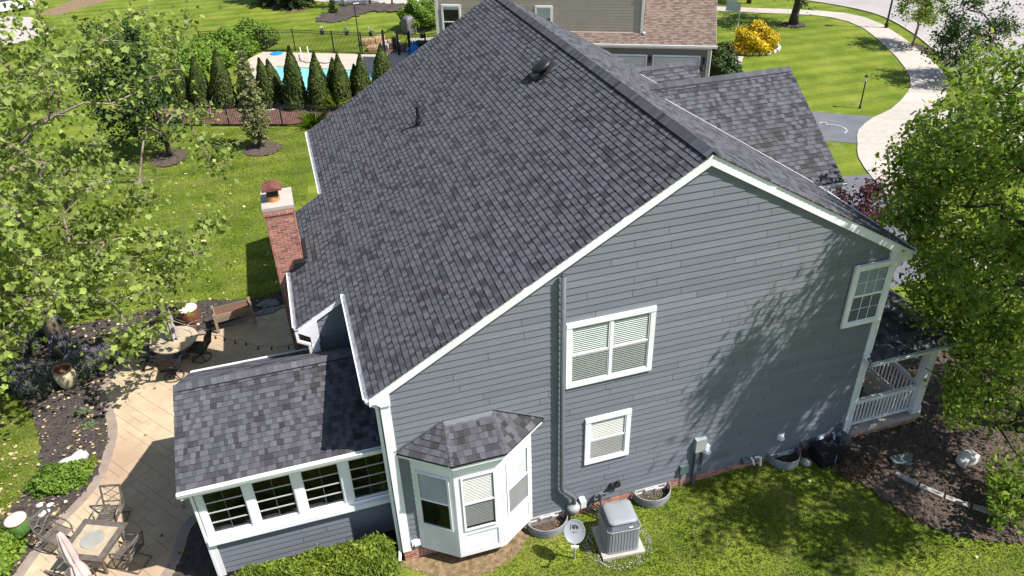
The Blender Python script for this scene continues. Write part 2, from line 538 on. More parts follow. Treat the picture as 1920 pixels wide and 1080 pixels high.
_bp = M_WATER.node_tree.nodes.new('ShaderNodeBump'); _bp.inputs['Strength'].default_value = 0.15
M_WATER.node_tree.links.new(_n.outputs['Fac'], _bp.inputs['Height'])
M_WATER.node_tree.links.new(_bp.outputs[0], _b.inputs['Normal'])

# ------------------------------------------------------------------ pieces (bricks, shingles, slabs, boards)
_unit = {}
def unit_mesh(name, mt, tone):
    q = round(max(-1.4, min(1.4, tone)) * 5) / 5
    key = (name, mt.name, q)
    if key not in _unit:
        b = MB().box((0, 0, 0), (1, 1, 1), None, q if q else 1e-4)
        me = bpy.data.meshes.new(name)
        me.from_pydata([tuple(p) for p in b.v], [], b.f)
        at = me.attributes.new('tone', 'FLOAT', 'FACE')
        at.data.foreach_set('value', b.t)
        me.materials.append(mt)
        _unit[key] = me
    return _unit[key]

def on_frame(p):
    d = RC @ (np.array(p) - CAM)
    if d[2] < 0.5: return None
    u, v = 960 + FPX * d[0] / d[2], 540 + FPX * d[1] / d[2]
    return (u, v, d[2]) if -10 < u < 1930 and -10 < v < 1090 else None

def place_pieces(name, items, mt, parent, limit=300, fieldname=None, fieldparent=None):
    """items: (centre, R 3x3, dims, tone, facing normal or None, weight); the largest in view become parts, the rest one stuff part"""
    sc = []
    for i, it in enumerate(items):
        fr = on_frame(it[0])
        s = 0.0
        if fr:
            dm = sorted(it[2])
            a = dm[1] * dm[2]
            if it[4] is not None:
                dv = Vector(CAM - np.array(it[0])).normalized()
                a *= max(0.0, dv.dot(it[4]))
            s = a / fr[2] ** 2 * it[5]
        sc.append((-s, i))
    sc.sort()
    chosen = [i for _, i in sc[:limit]]
    rest = [i for _, i in sc[limit:]]
    off = Vector((0, 0, 0))
    r = parent
    while r is not None:
        off += Vector(r.location); r = r.parent
    for i in chosen:
        c, R, d, t = items[i][:4]
        o = bpy.data.objects.new(name, unit_mesh(name, mt, t))
        M4 = (R if R is not None else Matrix.Identity(3)).to_4x4()
        o.rotation_euler = M4.to_euler()
        o.location = Vector(c) - off
        o.scale = d
        link(o, parent)
    if rest:
        b = MB()
        for i in rest:
            c, R, d, t = items[i][:4]
            b.box(c, d, R, t if t else 1e-4)
        b.build(fieldname or (name + '_field'), mt, fieldparent or parent, kind='stuff')

def shingles(O, U, Vd, vmin, vmax, span, expo=0.143, wmin=0.13, wmax=0.34, seed=1, weight=1.0, holes=()):
    """one roof plane of laminated shingles: O eave origin, U along the eave, Vd up the slope"""
    r = random.Random(seed)
    O, U, Vd = Vector(O), Vector(U).normalized(), Vector(Vd).normalized()
    N = U.cross(Vd)
    if N.z < 0: N = -N
    items = []
    k = int(math.floor(vmin / expo))
    while k * expo < vmax - 0.01:
        v0 = max(k * expo, vmin)
        v1 = min((k + 1) * expo, vmax)
        vm = (v0 + v1) / 2
        for (a, b_) in span(vm):
            u = a - r.random() * 0.1
            hi = r.random() < 0.5
            while u < b_:
                wd = r.uniform(wmin, wmax) * (0.75 if hi else 1.0)
                u0, u1 = max(u, a), min(u + wd, b_)
                u += wd
                hi = (not hi) if r.random() < 0.85 else hi
                if u1 - u0 < 0.02: continue
                um = (u0 + u1) / 2
                if any(h[0] < um < h[1] and h[2] < vm < h[3] for h in holes): continue
                tone = (r.gauss(0.62, 0.26) if hi else r.gauss(-0.30, 0.28))
                if r.random() < 0.16: tone = r.gauss(-0.95, 0.15)
                th = 0.019 if hi else 0.015
                L = v1 - v0 + 0.02
                tilt = 0.125
                x = U
                y = (Vd * math.cos(tilt) - N * math.sin(tilt)).normalized()
                z = x.cross(y)
                if z.dot(N) < 0: z = -z; x = -x
                R = Matrix((x, y, z)).transposed()
                c = O + U * um + Vd * (v0 + L / 2) + N * (0.010 + th / 2)
                items.append((c, R, (u1 - u0 - 0.003, L, th), tone, N, weight))
        k += 1
    return items

def siding(O, U, N, z0, z1, span, openings=(), expo=0.175, seed=1, top=None):
    """lapped boards: returns a list of (MB) one per board; O.z ignored"""
    r = random.Random(seed)
    O, U, N = Vector(O), Vector(U).normalized(), Vector(N).normalized()
    out = []
    k = 0
    z = z0
    while z < z1 - 0.02:
        zt = min(z + expo, z1)
        ivb, ivt = span(z + 0.002), span(zt - 0.002)
        if ivb is None or ivt is None:
            ivt = ivt or ivb
            if ivb is None: break
        segs = [(ivb[0], ivb[1], ivt[0], ivt[1])]
        for (ox0, ox1, oz0, oz1) in openings:
            if z > oz0 - 0.01 and zt < oz1 + 0.01:
                ns = []
                for (b0, b1, t0, t1) in segs:
                    if ox0 > b0 + 0.02 and ox1 < b1 - 0.02:
                        ns += [(b0, ox0, t0, ox0), (ox1, b1, ox1, t1)]
                    elif ox0 <= b0 + 0.02 and ox1 > b0 and ox1 < b1: ns.append((ox1, b1, ox1, t1))
                    elif ox0 < b1 and ox1 >= b1 - 0.02 and ox0 > b0: ns.append((b0, ox0, t0, ox0))
                    elif ox0 <= b0 and ox1 >= b1: pass
                    else: ns.append((b0, b1, t0, t1))
                segs = ns
        for (b0, b1, t0, t1) in segs:
            cuts = [None]
            x = min(b0, t0) + r.uniform(1.2, 3.8)
            cs = []
            while x < max(b1, t1) - 0.9:
                if x > max(b0, t0) + 0.5 and x < min(b1, t1) - 0.4: cs.append(x)
                x += r.choice((3.66, 3.66, 2.4, 1.6))
            prevb, prevt = b0, t0
            for c in cs + [None]:
                eb, et = (b1, t1) if c is None else (c - 0.004, c - 0.004)
                nb, ntp = 0.024, 0.006
                def P(u, zz, d): return O + U * u + N * d + Vector((0, 0, zz - O.z))
                V = [P(prevb, z - 0.012, nb), P(eb, z - 0.012, nb), P(et, zt, ntp), P(prevt, zt, ntp),
                     P(prevb, z - 0.012, 0.002), P(eb, z - 0.012, 0.002), P(et, zt, 0.0), P(prevt, zt, 0.0)]
                out.append(MB().add(V, [(0, 1, 2, 3), (4, 5, 1, 0), (5, 6, 2, 1), (7, 4, 0, 3), (3, 2, 6, 7)], r.gauss(0, 0.35)))
                if c is not None: prevb = prevt = c + 0.005
        z += expo
        k += 1
    return out

def bricks(O, U, N, z0, z1, u0, u1, seed=1, weight=1.0, ground=None, holes=()):
    r = random.Random(seed)
    O, U, N = Vector(O), Vector(U).normalized(), Vector(N).normalized()
    R = Matrix((U, N, Vector((0, 0, 1)))).transposed()
    items = []
    bl, bh, j = 0.196, 0.056, 0.016
    row = 0
    z = z0
    while z + bh <= z1 + 0.005:
        u = u0 - (0.0 if row % 2 == 0 else (bl + j) / 2)
        while u < u1:
            a, b_ = max(u, u0), min(u + bl, u1)
            u += bl + j
            if b_ - a < 0.03: continue
            um = (a + b_) / 2
            if any(h[0] < um < h[1] and h[2] < z + .03 < h[3] for h in holes): continue
            c = O + U * um + N * (-0.004 + r.uniform(-.001, .002)) + Vector((0, 0, z + bh / 2 - O.z))
            if ground is not None and z + bh < ground(c.x, c.y) - 0.02: continue
            t = r.gauss(0, 0.5)
            if r.random() < 0.07: t = -1.3
            items.append((c, R, (b_ - a, 0.02, bh), t, N, weight))
        z += bh + j
        row += 1
    return items

# ------------------------------------------------------------------ ground
def build_ground():
    xs = sorted(set([-400, -250, -160, -110, -80] + list(np.arange(-60, -12, 4.0)) + list(np.arange(-12, 20, 0.5)) + list(np.arange(20, 84, 4.0)) + [110, 160, 250, 400]))
    ys = sorted(set([-200, -100, -60, -40] + list(np.arange(-30, -12, 3.0)) + list(np.arange(-12, 12, 0.5)) + list(np.arange(12, 100, 4.0)) + [120, 160, 250, 400, 600]))
    V = [(x, y, gh(x, y)) for y in ys for x in xs]
    nx = len(xs)
    F = [(j * nx + i, j * nx + i + 1, (j + 1) * nx + i + 1, (j + 1) * nx + i) for j in range(len(ys) - 1) for i in range(nx - 1)]
    b = MB(); b.add(V, F)
    o = b.build('lawn_ground', M_LAWN, smooth=True)
    o['kind'] = 'structure'
build_ground()

def inpoly(px, py, poly):
    px, py = np.asarray(px), np.asarray(py)
    r = np.zeros(px.shape, bool)
    n = len(poly)
    j = n - 1
    for i in range(n):
        xi, yi, xj, yj = poly[i][0], poly[i][1], poly[j][0], poly[j][1]
        cnd = ((yi > py) != (yj > py)) & (px < (xj - xi) * (py - yi) / (yj - yi + 1e-12) + xi)
        r ^= cnd
        j = i
    return r

def smooth_poly(pts, closed=True, n=4):     # Catmull-Rom
    P = [Vector((p[0], p[1], 0)) for p in pts]
    out = []
    N_ = len(P)
    rngi = range(N_) if closed else range(N_ - 1)
    for i in rngi:
        if closed: a, b, c, d = P[i - 1], P[i], P[(i + 1) % N_], P[(i + 2) % N_]
        else: a, b, c, d = P[max(i - 1, 0)], P[i], P[i + 1], P[min(i + 2, N_ - 1)]
        for k in range(n):
            t = k / n
            q = 0.5 * ((2 * b) + (c - a) * t + (2 * a - 5 * b + 4 * c - d) * t * t + (3 * b - a - 3 * c + d) * t ** 3)
            out.append((q.x, q.y))
    if not closed: out.append((P[-1].x, P[-1].y))
    return out

def sheet(name, poly, z, m, kind='structure', parent=None, th=0.04, conform=True):
    b = MB()
    n = len(poly)
    top = [Vector((p[0], p[1], z + (gh(p[0], p[1]) if conform else 0))) for p in poly]
    bot = [Vector((p.x, p.y, p.z - th)) for p in top]
    b.add(top + bot, [tuple(range(n))] + [(i, n + i, n + (i + 1) % n, (i + 1) % n) for i in range(n)])
    o = b.build(name, m, parent)
    if kind and parent is None: o['kind'] = kind
    return o

def bed(name, poly, m, zt=0.03, step=0.12, mound=0.05, seed=3):
    """a mulch bed: a bumpy sheet of grid cells clipped to the outline"""
    r = np.random.default_rng(seed)
    xs = np.arange(min(p[0] for p in poly) - step, max(p[0] for p in poly) + step, step)
    ys = np.arange(min(p[1] for p in poly) - step, max(p[1] for p in poly) + step, step)
    X, Y = np.meshgrid(xs, ys)
    X = X + r.uniform(-.3, .3, X.shape) * step
    Y = Y + r.uniform(-.3, .3, Y.shape) * step
    cx, cy = (X[:-1, :-1] + X[1:, 1:]) / 2, (Y[:-1, :-1] + Y[1:, 1:]) / 2
    ins = inpoly(cx, cy, poly)
    b = MB()
    idx = {}
    def vid(j, i):
        if (j, i) not in idx:
            idx[(j, i)] = len(b.v)
            x, y = X[j, i], Y[j, i]
            b.v.append((x, y, gh(x, y) + zt + r.uniform(0, mound)))
        return idx[(j, i)]
    for j in range(ins.shape[0]):
        for i in range(ins.shape[1]):
            if ins[j, i]:
                b.f.append((vid(j, i), vid(j, i + 1), vid(j + 1, i + 1), vid(j + 1, i)))
                b.t.append(float(r.normal(0, .5)))
    # outline skirt so the edge is clean
    o = b.build(name, m)
    o['kind'] = 'structure'
    return o

def litter(name, poly, n, size, m, z=0.03, shape=None, seed=5, dens=None, flat=0.35):
    r = np.random.default_rng(seed)
    lo = np.array(poly).min(0); hi = np.array(poly).max(0)
    P = r.uniform(lo, hi, (n * 4, 2))
    P = P[inpoly(P[:, 0], P[:, 1], poly)]
    if dens is not None: P = P[[r.random() < dens(p[0], p[1]) for p in P]]
    P = P[:n]
    Z = np.array([gh(p[0], p[1]) for p in P]) + z
    V, k, t = leaf_arrays(np.column_stack([P, Z]), size, LEAF6 if shape is None else shape, r, up=1.0 / flat, sj=.6)
    return np_mesh(name, V, k, m, None, t, 'stuff')

LEAF6 = np.array([(0, 0), (.28, .35), (.22, .7), (0, 1), (-.22, .7), (-.28, .35)], float)
LEAF4 = np.array([(0, 0), (.30, .5), (0, 1), (-.30, .5)], float)
NEEDLE = np.array([(0, 0), (.10, .5), (0, 1), (-.10, .5)], float)
SYCA = np.array([(0, 0), (.42, .0), (.37, .25), (.60, .44), (.33, .62), (0, 1.0), (-.30, .60), (-.62, .48), (-.36, .24), (-.44, .02)], float)

def leaf_arrays(Cn, size, shape, r, up=0.8, out=None, outw=0.0, axis=None, axw=0.0, fold=0.25, sj=0.35):
    """polygons of the given outline scattered at the points Cn; normals lean upward and outward"""
    n = len(Cn)
    N = r.normal(0, 1, (n, 3))
    N /= np.linalg.norm(N, axis=1, keepdims=True) + 1e-9
    N[:, 2] += up
    if out is not None: N += out * outw
    N /= np.linalg.norm(N, axis=1, keepdims=True) + 1e-9
    A = r.normal(0, 1, (n, 3))
    if axis is not None: A = A * (1 - axw) + axis * axw * 2
    A -= N * (A * N).sum(1, keepdims=True)
    A /= np.linalg.norm(A, axis=1, keepdims=True) + 1e-9
    B = np.cross(N, A)
    s = size * (1 + r.uniform(-sj, sj, n))
    k = len(shape)
    x, y = shape[:, 0], shape[:, 1] - 0.5
    V = (Cn[:, None, :] + s[:, None, None] * (x[None, :, None] * B[:, None, :] + y[None, :, None] * A[:, None, :]
         + fold * np.abs(x)[None, :, None] * N[:, None, :]))
    return V.reshape(-1, 3), k, np.clip(r.normal(0, .5, n), -1.3, 1.3)

# roads, walks ---------------------------------------------------------------
def Gp(*q): return [tuple(G(u, v)[:2]) for (u, v) in q]

walk_l = smooth_poly([(22.4, 58.0), (29.0, 50.6), (34.4, 45.1), (38.9, 42.1), (41.2, 39.9), (41.3, 36.1), (38.6, 29.4), (36.3, 25.4), (34.3, 23.3), (31.6, 21.4), (29.9, 20.7), (27.9, 19.4), (26.7, 17.9), (25.6, 16.4), (24.6, 14.0), (23.6, 10.5), (22.6, 4.0), (22.0, -8), (22, -30)], False, 4)
walk_r = smooth_poly([(23.6, 59.0), (30.0, 51.7), (35.3, 46.4), (39.6, 43.5), (43.0, 40.6), (43.3, 36.6), (40.6, 29.0), (38.3, 24.5), (36.2, 22.3), (33.4, 20.2), (31.7, 19.3), (29.9, 18.4), (28.7, 17.1), (27.6, 15.6), (26.6, 13.3), (25.5, 10.0), (24.5, 4.0), (24.0, -8), (24, -30)], False, 4)
def ribbon(name, A, B, z, m, cname, gap=0.012, th=0.06, every=1):
    b = MB()
    n = min(len(A), len(B))
    base = sheet(name, [tuple(p) for p in A] + [tuple(p) for p in reversed(B)], z - 0.02, M_PATIOJ, th=0.05)
    for i in range(0, n - 1, every):
        j = min(i + every, n - 1)
        a0, a1, b0, b1 = Vector((*A[i], 0)), Vector((*A[j], 0)), Vector((*B[i], 0)), Vector((*B[j], 0))
        da, db = (a1 - a0).normalized() * gap / 2, (b1 - b0).normalized() * gap / 2
        P = [a0 + da, a1 - da, b1 - db, b0 + db]
        for p in P: p.z = z + gh(p.x, p.y)
        bb = MB().extr([Vector((p.x, p.y, p.z - 0.05)) for p in P], (0, 0, 0.05), random.gauss(0, .5))
        bb.build(cname, m, base)
    return base
ribbon('sidewalk', walk_l, walk_r, 0.05, M_CONC, 'sidewalk_slab', gap=.008, every=2)

# street and the strips of grass beside it
street_edge = smooth_poly([(20, 74), (30, 62), (38.0, 52.5), (42.2, 46.5), (44.4, 42.2), (44.9, 38.4), (43.6, 33.6), (41.6, 29.0), (39.6, 25.0), (37.8, 22.0), (36.6, 20.4)], False, 4)
street_far = [(39.0, 17.5), (44, 8), (44, -40), (130, -40), (130, 130), (20, 130)]
sheet('street', street_edge + street_far, 0.012, M_STREET, th=0.05)
kb = MB()
for i in range(len(street_edge) - 1):
    kb.beam((*street_edge[i], 0.04), (*street_edge[i + 1], 0.04), 0.16, 0.10)
kb.build('kerb', M_CONC)['kind'] = 'structure'
# driveway apron and the two asphalt drives
sheet('drive_apron', [(33.6, 20.25), (31.8, 19.35), (30.0, 18.45), (28.75, 17.15), (31, 15.6), (34.5, 14.6), (44.2, 13.0), (44.2, 18), (38.6, 19.6), (36.4, 20.3)], 0.036, M_CONC, th=0.05)
sheet('neighbour_driveway', [(30.05, 20.75), (28.0, 19.4), (26.75, 17.9), (25.6, 18.75), (20, 20.2), (13.5, 22.5), (13, 29), (16.8, 30.8), (23, 27.0), (26.5, 23.3)], 0.020, M_ASPH, th=0.05)
sheet('driveway', [(25.0, 14.6), (24.0, 11.6), (22.8, 6.2), (14.0, 6.0), (13.6, 10.5), (20.0, 14.6), (22.1, 15.0)], 0.020, M_ASPH, th=0.05)
ck = MB()
def chalk(c, r, a0, a1, n=9):
    for i in range(n):
        t0, t1 = a0 + (a1 - a0) * i / n, a0 + (a1 - a0) * (i + .8) / n
        ck.beam((c.x + r * math.cos(t0), c.y + r * math.sin(t0), 0.030), (c.x + r * math.cos(t1), c.y + r * math.sin(t1), 0.030), 0.09, 0.006)
cc = G(1572, 243); chalk(Vector((cc.x - .35, cc.y + .1, 0)), 0.75, -1.2, 1.4)
cc = G(1546, 233); chalk(cc, 0.25, 0.5, 2.6, 4)
ck.build('chalk_marks', M_CHALK)['kind'] = 'structure'
sheet('entry_walk', [(28.0, 34.3), (29.5, 33.4), (26.9, 29.9), (25.3, 30.8)], 0.024, M_CONC, th=0.05)
sheet('far_sidewalk', [tuple(G(u, v)[:2]) for u, v in ((420, -12), (560, -2), (640, 8), (860, 8), (860, -2), (640, -3), (560, -14))], 0.03, M_CONC, th=0.05)
sheet('far_driveway', [(-34, 74), (-21.3, 67.5), (-18.0, 61.0), (-20.5, 58.0), (-25, 58), (-40, 66)], 0.03, M_CONC, th=0.05)
sheet('far_bare_ground', [(-21.2, 68.2), (-19.0, 67.2), (-14, 74), (-17, 78)], 0.012, M_DIRT, th=0.05)

# mulch beds
BED_R = smooth_poly([(10.95, -.05), (11.6, -.62), (11.85, -1.6), (12.15, -2.75), (12.9, -3.7), (14.1, -4.35), (15.6, -5.0), (18, -5.6), (21, -4.5), (22, -1), (20, 3.5), (15.4, 3.6), (15.2, .1), (12.6, -.02)], True, 3)
bed('mulch_bed', BED_R, M_MULCH, 0.02, 0.11, 0.05)
litter('mulch_chips', BED_R, 9000, 0.075, M_MULCH, 0.065, NEEDLE * np.array([2.2, 1]), 8)
litter('dry_needle_litter', BED_R, 2200, 0.10, M_DIRT, 0.075, NEEDLE, 9, dens=lambda x, y: 0.9 if (math.sin(x * 2.1 + y) + math.sin(y * 3.3 - x)) > 0.7 else 0.12)
BED_L = smooth_poly([(-8.16, 9.5), (-7.86, 8.4), (-7.58, 7.3), (-7.58, 6.4), (-7.68, 5.5), (-8.0, 4.7), (-8.5, 3.95), (-9.05, 2.8), (-9.6, 1.6), (-10.9, 1.8), (-10.4, 3.6), (-9.75, 4.8), (-9.4, 5.7), (-9.3, 6.6), (-9.65, 8.1), (-10.3, 9.6), (-11.8, 11.6), (-11.0, 13.6), (-8.0, 13.7), (-5.5, 13.9), (-3.2, 13.3), (-2.1, 13.6), (-1.4, 13.4), (-1.4, 12.5), (-2.4, 12.5), (-4.0, 12.1), (-7.05, 11.15), (-7.65, 10.75)], True, 3)
bed('mulch_bed', BED_L, M_MULCHD, 0.02, 0.11, 0.05, 4)
litter('mulch_chips', BED_L, 6000, 0.075, M_MULCHD, 0.065, NEEDLE * np.array([2.2, 1]), 18)
litter('fallen_leaves', BED_L, 900, 0.075, M_STRAW, 0.075, SYCA, 19, dens=lambda x, y: 0.95 if (y < 10.5 and (x > -8.6 or x < -9.2)) else 0.35)
BED_S = [(-4.3, .75), (-4.32, 3.3), (-5.05, 2.65), (-5.15, 1.9), (-5.5, 1.2), (-5.8, .3), (-4.6, -.6), (-.6, -.5), (-.1, .0), (.0, .75)]
bed('mulch_bed', BED_S, M_MULCHD, 0.02, 0.11, 0.04, 6)
BED_B = smooth_poly([(.05, -.04), (.0, -.22), (.45, -.55), (1.25, -.98), (2.35, -.86), (2.95, -.42), (3.25, -.2), (3.3, -.02)], True, 3)
bed('bare_soil', BED_B, M_DIRT, 0.008, 0.08, 0.015, 7)
# expansion joints of the concrete street
jb = MB()
for k in range(9):
    a = Vector((38.6 + k * 2.2, 19.6 + k * 4.6, .0165)); jb.beam(a, a + Vector((26, -13, 0)), .05, .004)
for off in (5.0, 10.0):
    for i in range(len(street_edge) - 1):
        p, q = street_edge[i], street_edge[i + 1]
        jb.beam((p[0] + off, p[1] + off * .3, .0168), (q[0] + off, q[1] + off * .3, .0168), .05, .004)
jb.build('street_joints', M_STREETJ)['kind'] = 'structure'

# ------------------------------------------------------------------ the grey house
house = thing('house', 'two storey grey house with lapped siding, charcoal shingle roof and white trim', 'house', (0, 0, 0))
SL = 0.578
XA, ZA = 7.11, 9.57
XL, XR = -0.21, 12.85
YN, YF = -0.11, 15.62
def zroof(x): return ZA - SL * abs(x - XA)
CS = 1 / math.sqrt(1 + SL * SL)
WR = 12.44
# wall cores
def gable(y0, y1, off=0.10):
    return [(0, y0, 0), (WR, y0, 0), (WR, y0, zroof(WR) - off), (XA, y0, ZA - off), (0, y0, zroof(0) - off)]
MB().extr(gable(0.0, 0), (0, 15.5, 0)).build('wall', M_WALL, house)
MB().bb((-1.25, 4.2, 0), (0.0, 10.0, 4.3)).build('wall', M_WALL, house)
b = MB()
b.extr([(-4.2, .745, .1), (-.005, .745, .1), (-.005, .745, 1.5), (-4.2, .745, 1.5)], (0, 4.0, 0))
b.bb((-4.2, 4.6, 1.5), (-.005, 4.745, 3.1))
b.bb((-4.2, .9, 1.5), (-4.1, 4.6, 3.3))
b.build('wall', M_WALL, house)
MB().bb((-4.1, 1.2, 1.5), (-.01, 4.5, 1.54)).build('porch_floor', M_DARKIN, house)
MB().extr([(WR + .01, 3.95, 0), (WR + .01, 10.05, 0), (WR + .01, 10.05, 6.3), (WR + .01, 7.0, 8.38), (WR + .01, 3.95, 6.3)], (1.02, 0, 0)).build('wall', M_SIDING, house)
MB().extr([(WR + .01, 10.35, 0), (WR + .01, 13.4, 0), (WR + .01, 13.4, 6.2), (WR + .01, 11.9, 7.2), (WR + .01, 10.35, 6.2)], (.7, 0, 0)).build('wall', M_SIDING, house)

# siding boards of the gable
WIN = [(4.09, 6.19, 4.35, 6.13), (4.60, 5.77, 1.79, 3.27), (11.28, 12.36, 4.33, 6.10), (0.44, 3.25, 0.35, 3.45)]
def span_g(z):
    if z < 5.3: return (0.18, WR - .02)
    a = max(0.18, XA - (ZA - z) / SL + .22); c = min(WR - .02, XA + (ZA - z) / SL - .22)
    return (a, c) if c - a > 0.05 else None
for bd in siding((0, -.002, 0), (1, 0, 0), (0, -1, 0), 0.37, 9.35, span_g, [(a + .06, c - .06, z0 + .06, z1 - .06) for a, c, z0, z1 in WIN], seed=4):
    bd.build('siding_board', M_SIDING, house)
for bd in siding((0, .742, 0), (1, 0, 0), (0, -1, 0), 0.36, 1.46, lambda z: (-4.10, -.005), seed=5):
    bd.build('siding_board', M_SIDING, house)
def span_b(z):
    x0 = max(-1.12, XA - (ZA - .28 - z) / SL)
    return (x0, -.02) if x0 < -.05 else None
for bd in siding((0, 4.197, 0), (1, 0, 0), (0, -1, 0), 3.55, 5.2, span_b, seed=6):
    bd.build('siding_board', M_SIDING, house)

# roof decks
def roof_slab(pts, th, name='roof_deck', m=M_FELT):
    return MB().extr(pts, (0, 0, -th)).build(name, m, house)
def P(x, y, dz=0.0): return (x, y, zroof(x) + dz)
roof_slab([P(XL, -.002, -.02), P(XA, -.002, -.02), P(XA, YF, -.02), P(XL, YF, -.02)], .10)
roof_slab([P(XA, -.002, -.02), P(XR, -.002, -.02), P(XR, YF, -.02), P(XA, YF, -.02)], .10)
XBO = -1.50
roof_slab([P(XBO, 4.185, -.021), P(XL - .001, 4.185, -.021), P(XL - .001, 10.06, -.021), P(XBO, 10.06, -.021)], .10)
GY, GZ, GM, GX = 7.0, 8.50, 0.70, 13.78
roof_slab([(8.8, GY, GZ - .02), (GX, GY, GZ - .02), (GX, 3.75, GZ - GM * 3.25 - .02), (12.4, 3.75, GZ - GM * 3.25 - .02)], .1)
roof_slab([(8.8, GY, GZ - .02), (GX, GY, GZ - .02), (GX, 10.2, GZ - GM * 3.2 - .02), (12.4, 10.2, GZ - GM * 3.2 - .02)], .1)
HY, HZ, HX = 11.95, 7.36, 13.38
roof_slab([(10.7, HY, HZ - .02), (HX, HY, HZ - .02), (HX, 10.25, HZ - .7 * 1.7 - .02), (12.4, 10.25, HZ - .7 * 1.7 - .02)], .1)
roof_slab([(10.7, HY, HZ - .02), (HX, HY, HZ - .02), (HX, 13.6, HZ - .7 * 1.65 - .02), (12.4, 13.6, HZ - .7 * 1.65 - .02)], .1)
SRY, SRZ, SRX = 2.97, 4.32, -4.42
SM1 = (SRZ - 3.47) / (SRY - .44); SM2 = (SRZ - 3.20) / (4.94 - SRY)
roof_slab([(SRX, SRY, SRZ - .02), (0, SRY, SRZ - .02), (0, .44, 3.45), (SRX, .44, 3.45)], .09)
roof_slab([(SRX, SRY, SRZ - .02), (0, SRY, SRZ - .02), (0, 4.94, 3.18), (SRX, 4.94, 3.18)], .09)
# porch hip roof
PH0 = 3.13; PM = 0.45
roof_slab([(12.30, -.27, PH0 - .02), (15.05, -.27, PH0 - .02), (WR + .005, 2.34, PH0 + PM * 2.61 - .02), (WR + .005, -.03, PH0 + .05)], .09)
roof_slab([(15.05, -.27, PH0 - .021), (15.05, 6.1, PH0 - .021), (WR + .005, 6.1, PH0 + PM * 2.61 - .021), (WR + .005, 2.34, PH0 + PM * 2.61 - .021)], .09)
# bay roof
BE = 3.60
BQ = dict(a=(.13, -.02), b=(1.22, -.83), c=(2.44, -.83), d=(3.58, -.02))
BT = [(1.27, 0, 4.18), (2.37, 0, 4.18)]
ea, eb, ec, ed = [(*BQ[k], BE) for k in 'abcd']
b = MB()
b.extr([ea, eb, BT[0]], (0, 0, -.05)); b.extr([eb, ec, BT[1], BT[0]], (0, 0, -.05)); b.extr([ec, ed, BT[1]], (0, 0, -.05))
b.build('roof_deck', M_FELT, house)

# shingles ------------------------------------------------------------------
S = []
vL = (XA - XL) / CS
def span_main(v):
    if v >= 0: return [(YN - .01, YF)]
    return [(4.06, 10.08)]
O = (XL, 0, zroof(XL) - .02)
up = Vector((1, 0, SL)).normalized()
chim_v0 = (-1.87 - XL) / CS; chim_v1 = (-1.06 - XL) / CS
S += shingles(O, (0, 1, 0), up, (XBO - XL) / CS, vL - .06, span_main, seed=21, holes=[(6.85, 8.05, chim_v0, chim_v1)], wmin=.075, wmax=.21)
O = (XR, 0, zroof(XR) - .02)
S += shingles(O, (0, -1, 0), Vector((-1, 0, SL)), 0, (XR - XA) / CS - .06, lambda v: [(-YF, -YN + .01)], seed=22, wmin=.16, wmax=.5)
cg = 1 / math.sqrt(1 + GM * GM)
def span_garage(v):
    y = 3.75 + v * cg; z = GZ - GM * (GY - y)
    return [(XA + (ZA - z) / SL - .05, GX + .02)]
S += shingles((0, 3.75, GZ - GM * 3.25 - .02), (1, 0, 0), (0, 1, GM), 0, 3.25 / cg - .05, span_garage, seed=23, wmin=.10, wmax=.27)
S += shingles((0, 10.2, GZ - GM * 3.2 - .02), (-1, 0, 0), (0, -1, GM), 0, 3.2 / cg - .05, lambda v: [(-GX - .02, -12.2 + v * .5)], seed=24, wmin=.2, wmax=.5)
def span_g2(v):
    y = 10.25 + v * cg; z = HZ - .7 * (HY - y)
    return [(XA + (ZA - z) / SL - .05, HX + .02)]
S += shingles((0, 10.25, HZ - .7 * 1.7 - .02), (1, 0, 0), (0, 1, .7), 0, 1.7 / cg - .05, span_g2, seed=25, wmin=.15, wmax=.38)
S += shingles((0, .44, 3.45), (1, 0, 0), (0, 1, SM1), 0, (SRY - .44) * math.hypot(1, SM1) - .06, lambda v: [(SRX - .02, -.02)], seed=26, wmin=.08, wmax=.21, weight=1.0)
S += shingles((0, 4.94, 3.18), (-1, 0, 0), (0, -1, SM2), 0, (4.94 - SRY) * math.hypot(1, SM2) - .06, lambda v: [(.03, -SRX + .02)] , seed=27, wmin=.2, wmax=.5)
hp = math.hypot(1, PM)
S += shingles((0, -.27, PH0 - .02), (1, 0, 0), (0, 1, PM), 0, 2.61 * hp, lambda v: [(12.30 if v < .2 else WR + .03, 15.05 - v / hp)], seed=28)
S += shingles((15.05, 0, PH0 - .021), (0, 1, 0), (-1, 0, PM), 0, 2.6 * hp, lambda v: [(-.27 + v / hp, 6.1)], seed=29)
def tri_plane(p, q, tops, seed, weight=1.4):
    p, q = Vector(p), Vector(q)
    U = (q - p).normalized(); L = (q - p).length
    t = Vector(tops[0]) - p
    nrm = U.cross(t).normalized()
    Vd = nrm.cross(U)
    if Vd.z < 0: Vd = -Vd
    T = [((Vector(k) - p).dot(U), (Vector(k) - p).dot(Vd)) for k in tops]
    H = T[0][1]
    lo, hi = min(k[0] for k in T), max(k[0] for k in T)
    def sp(v):
        f = v / H
        return [(lo * f, L + (hi - L) * f)]
    return shingles(p, U, Vd, 0, H - .04, sp, seed=seed, weight=weight, wmin=.08, wmax=.2)
S += tri_plane(ea, eb, [BT[0]], 31)
S += tri_plane(eb, ec, [BT[0], BT[1]], 32)
S += tri_plane(ec, ed, [BT[1]], 33)
def hidden(it):        # covered by the ridge of the porch or behind other roofs: no weight
    return it
place_pieces('shingle', S, M_SHINGLE, house, 300, 'shingle_field')

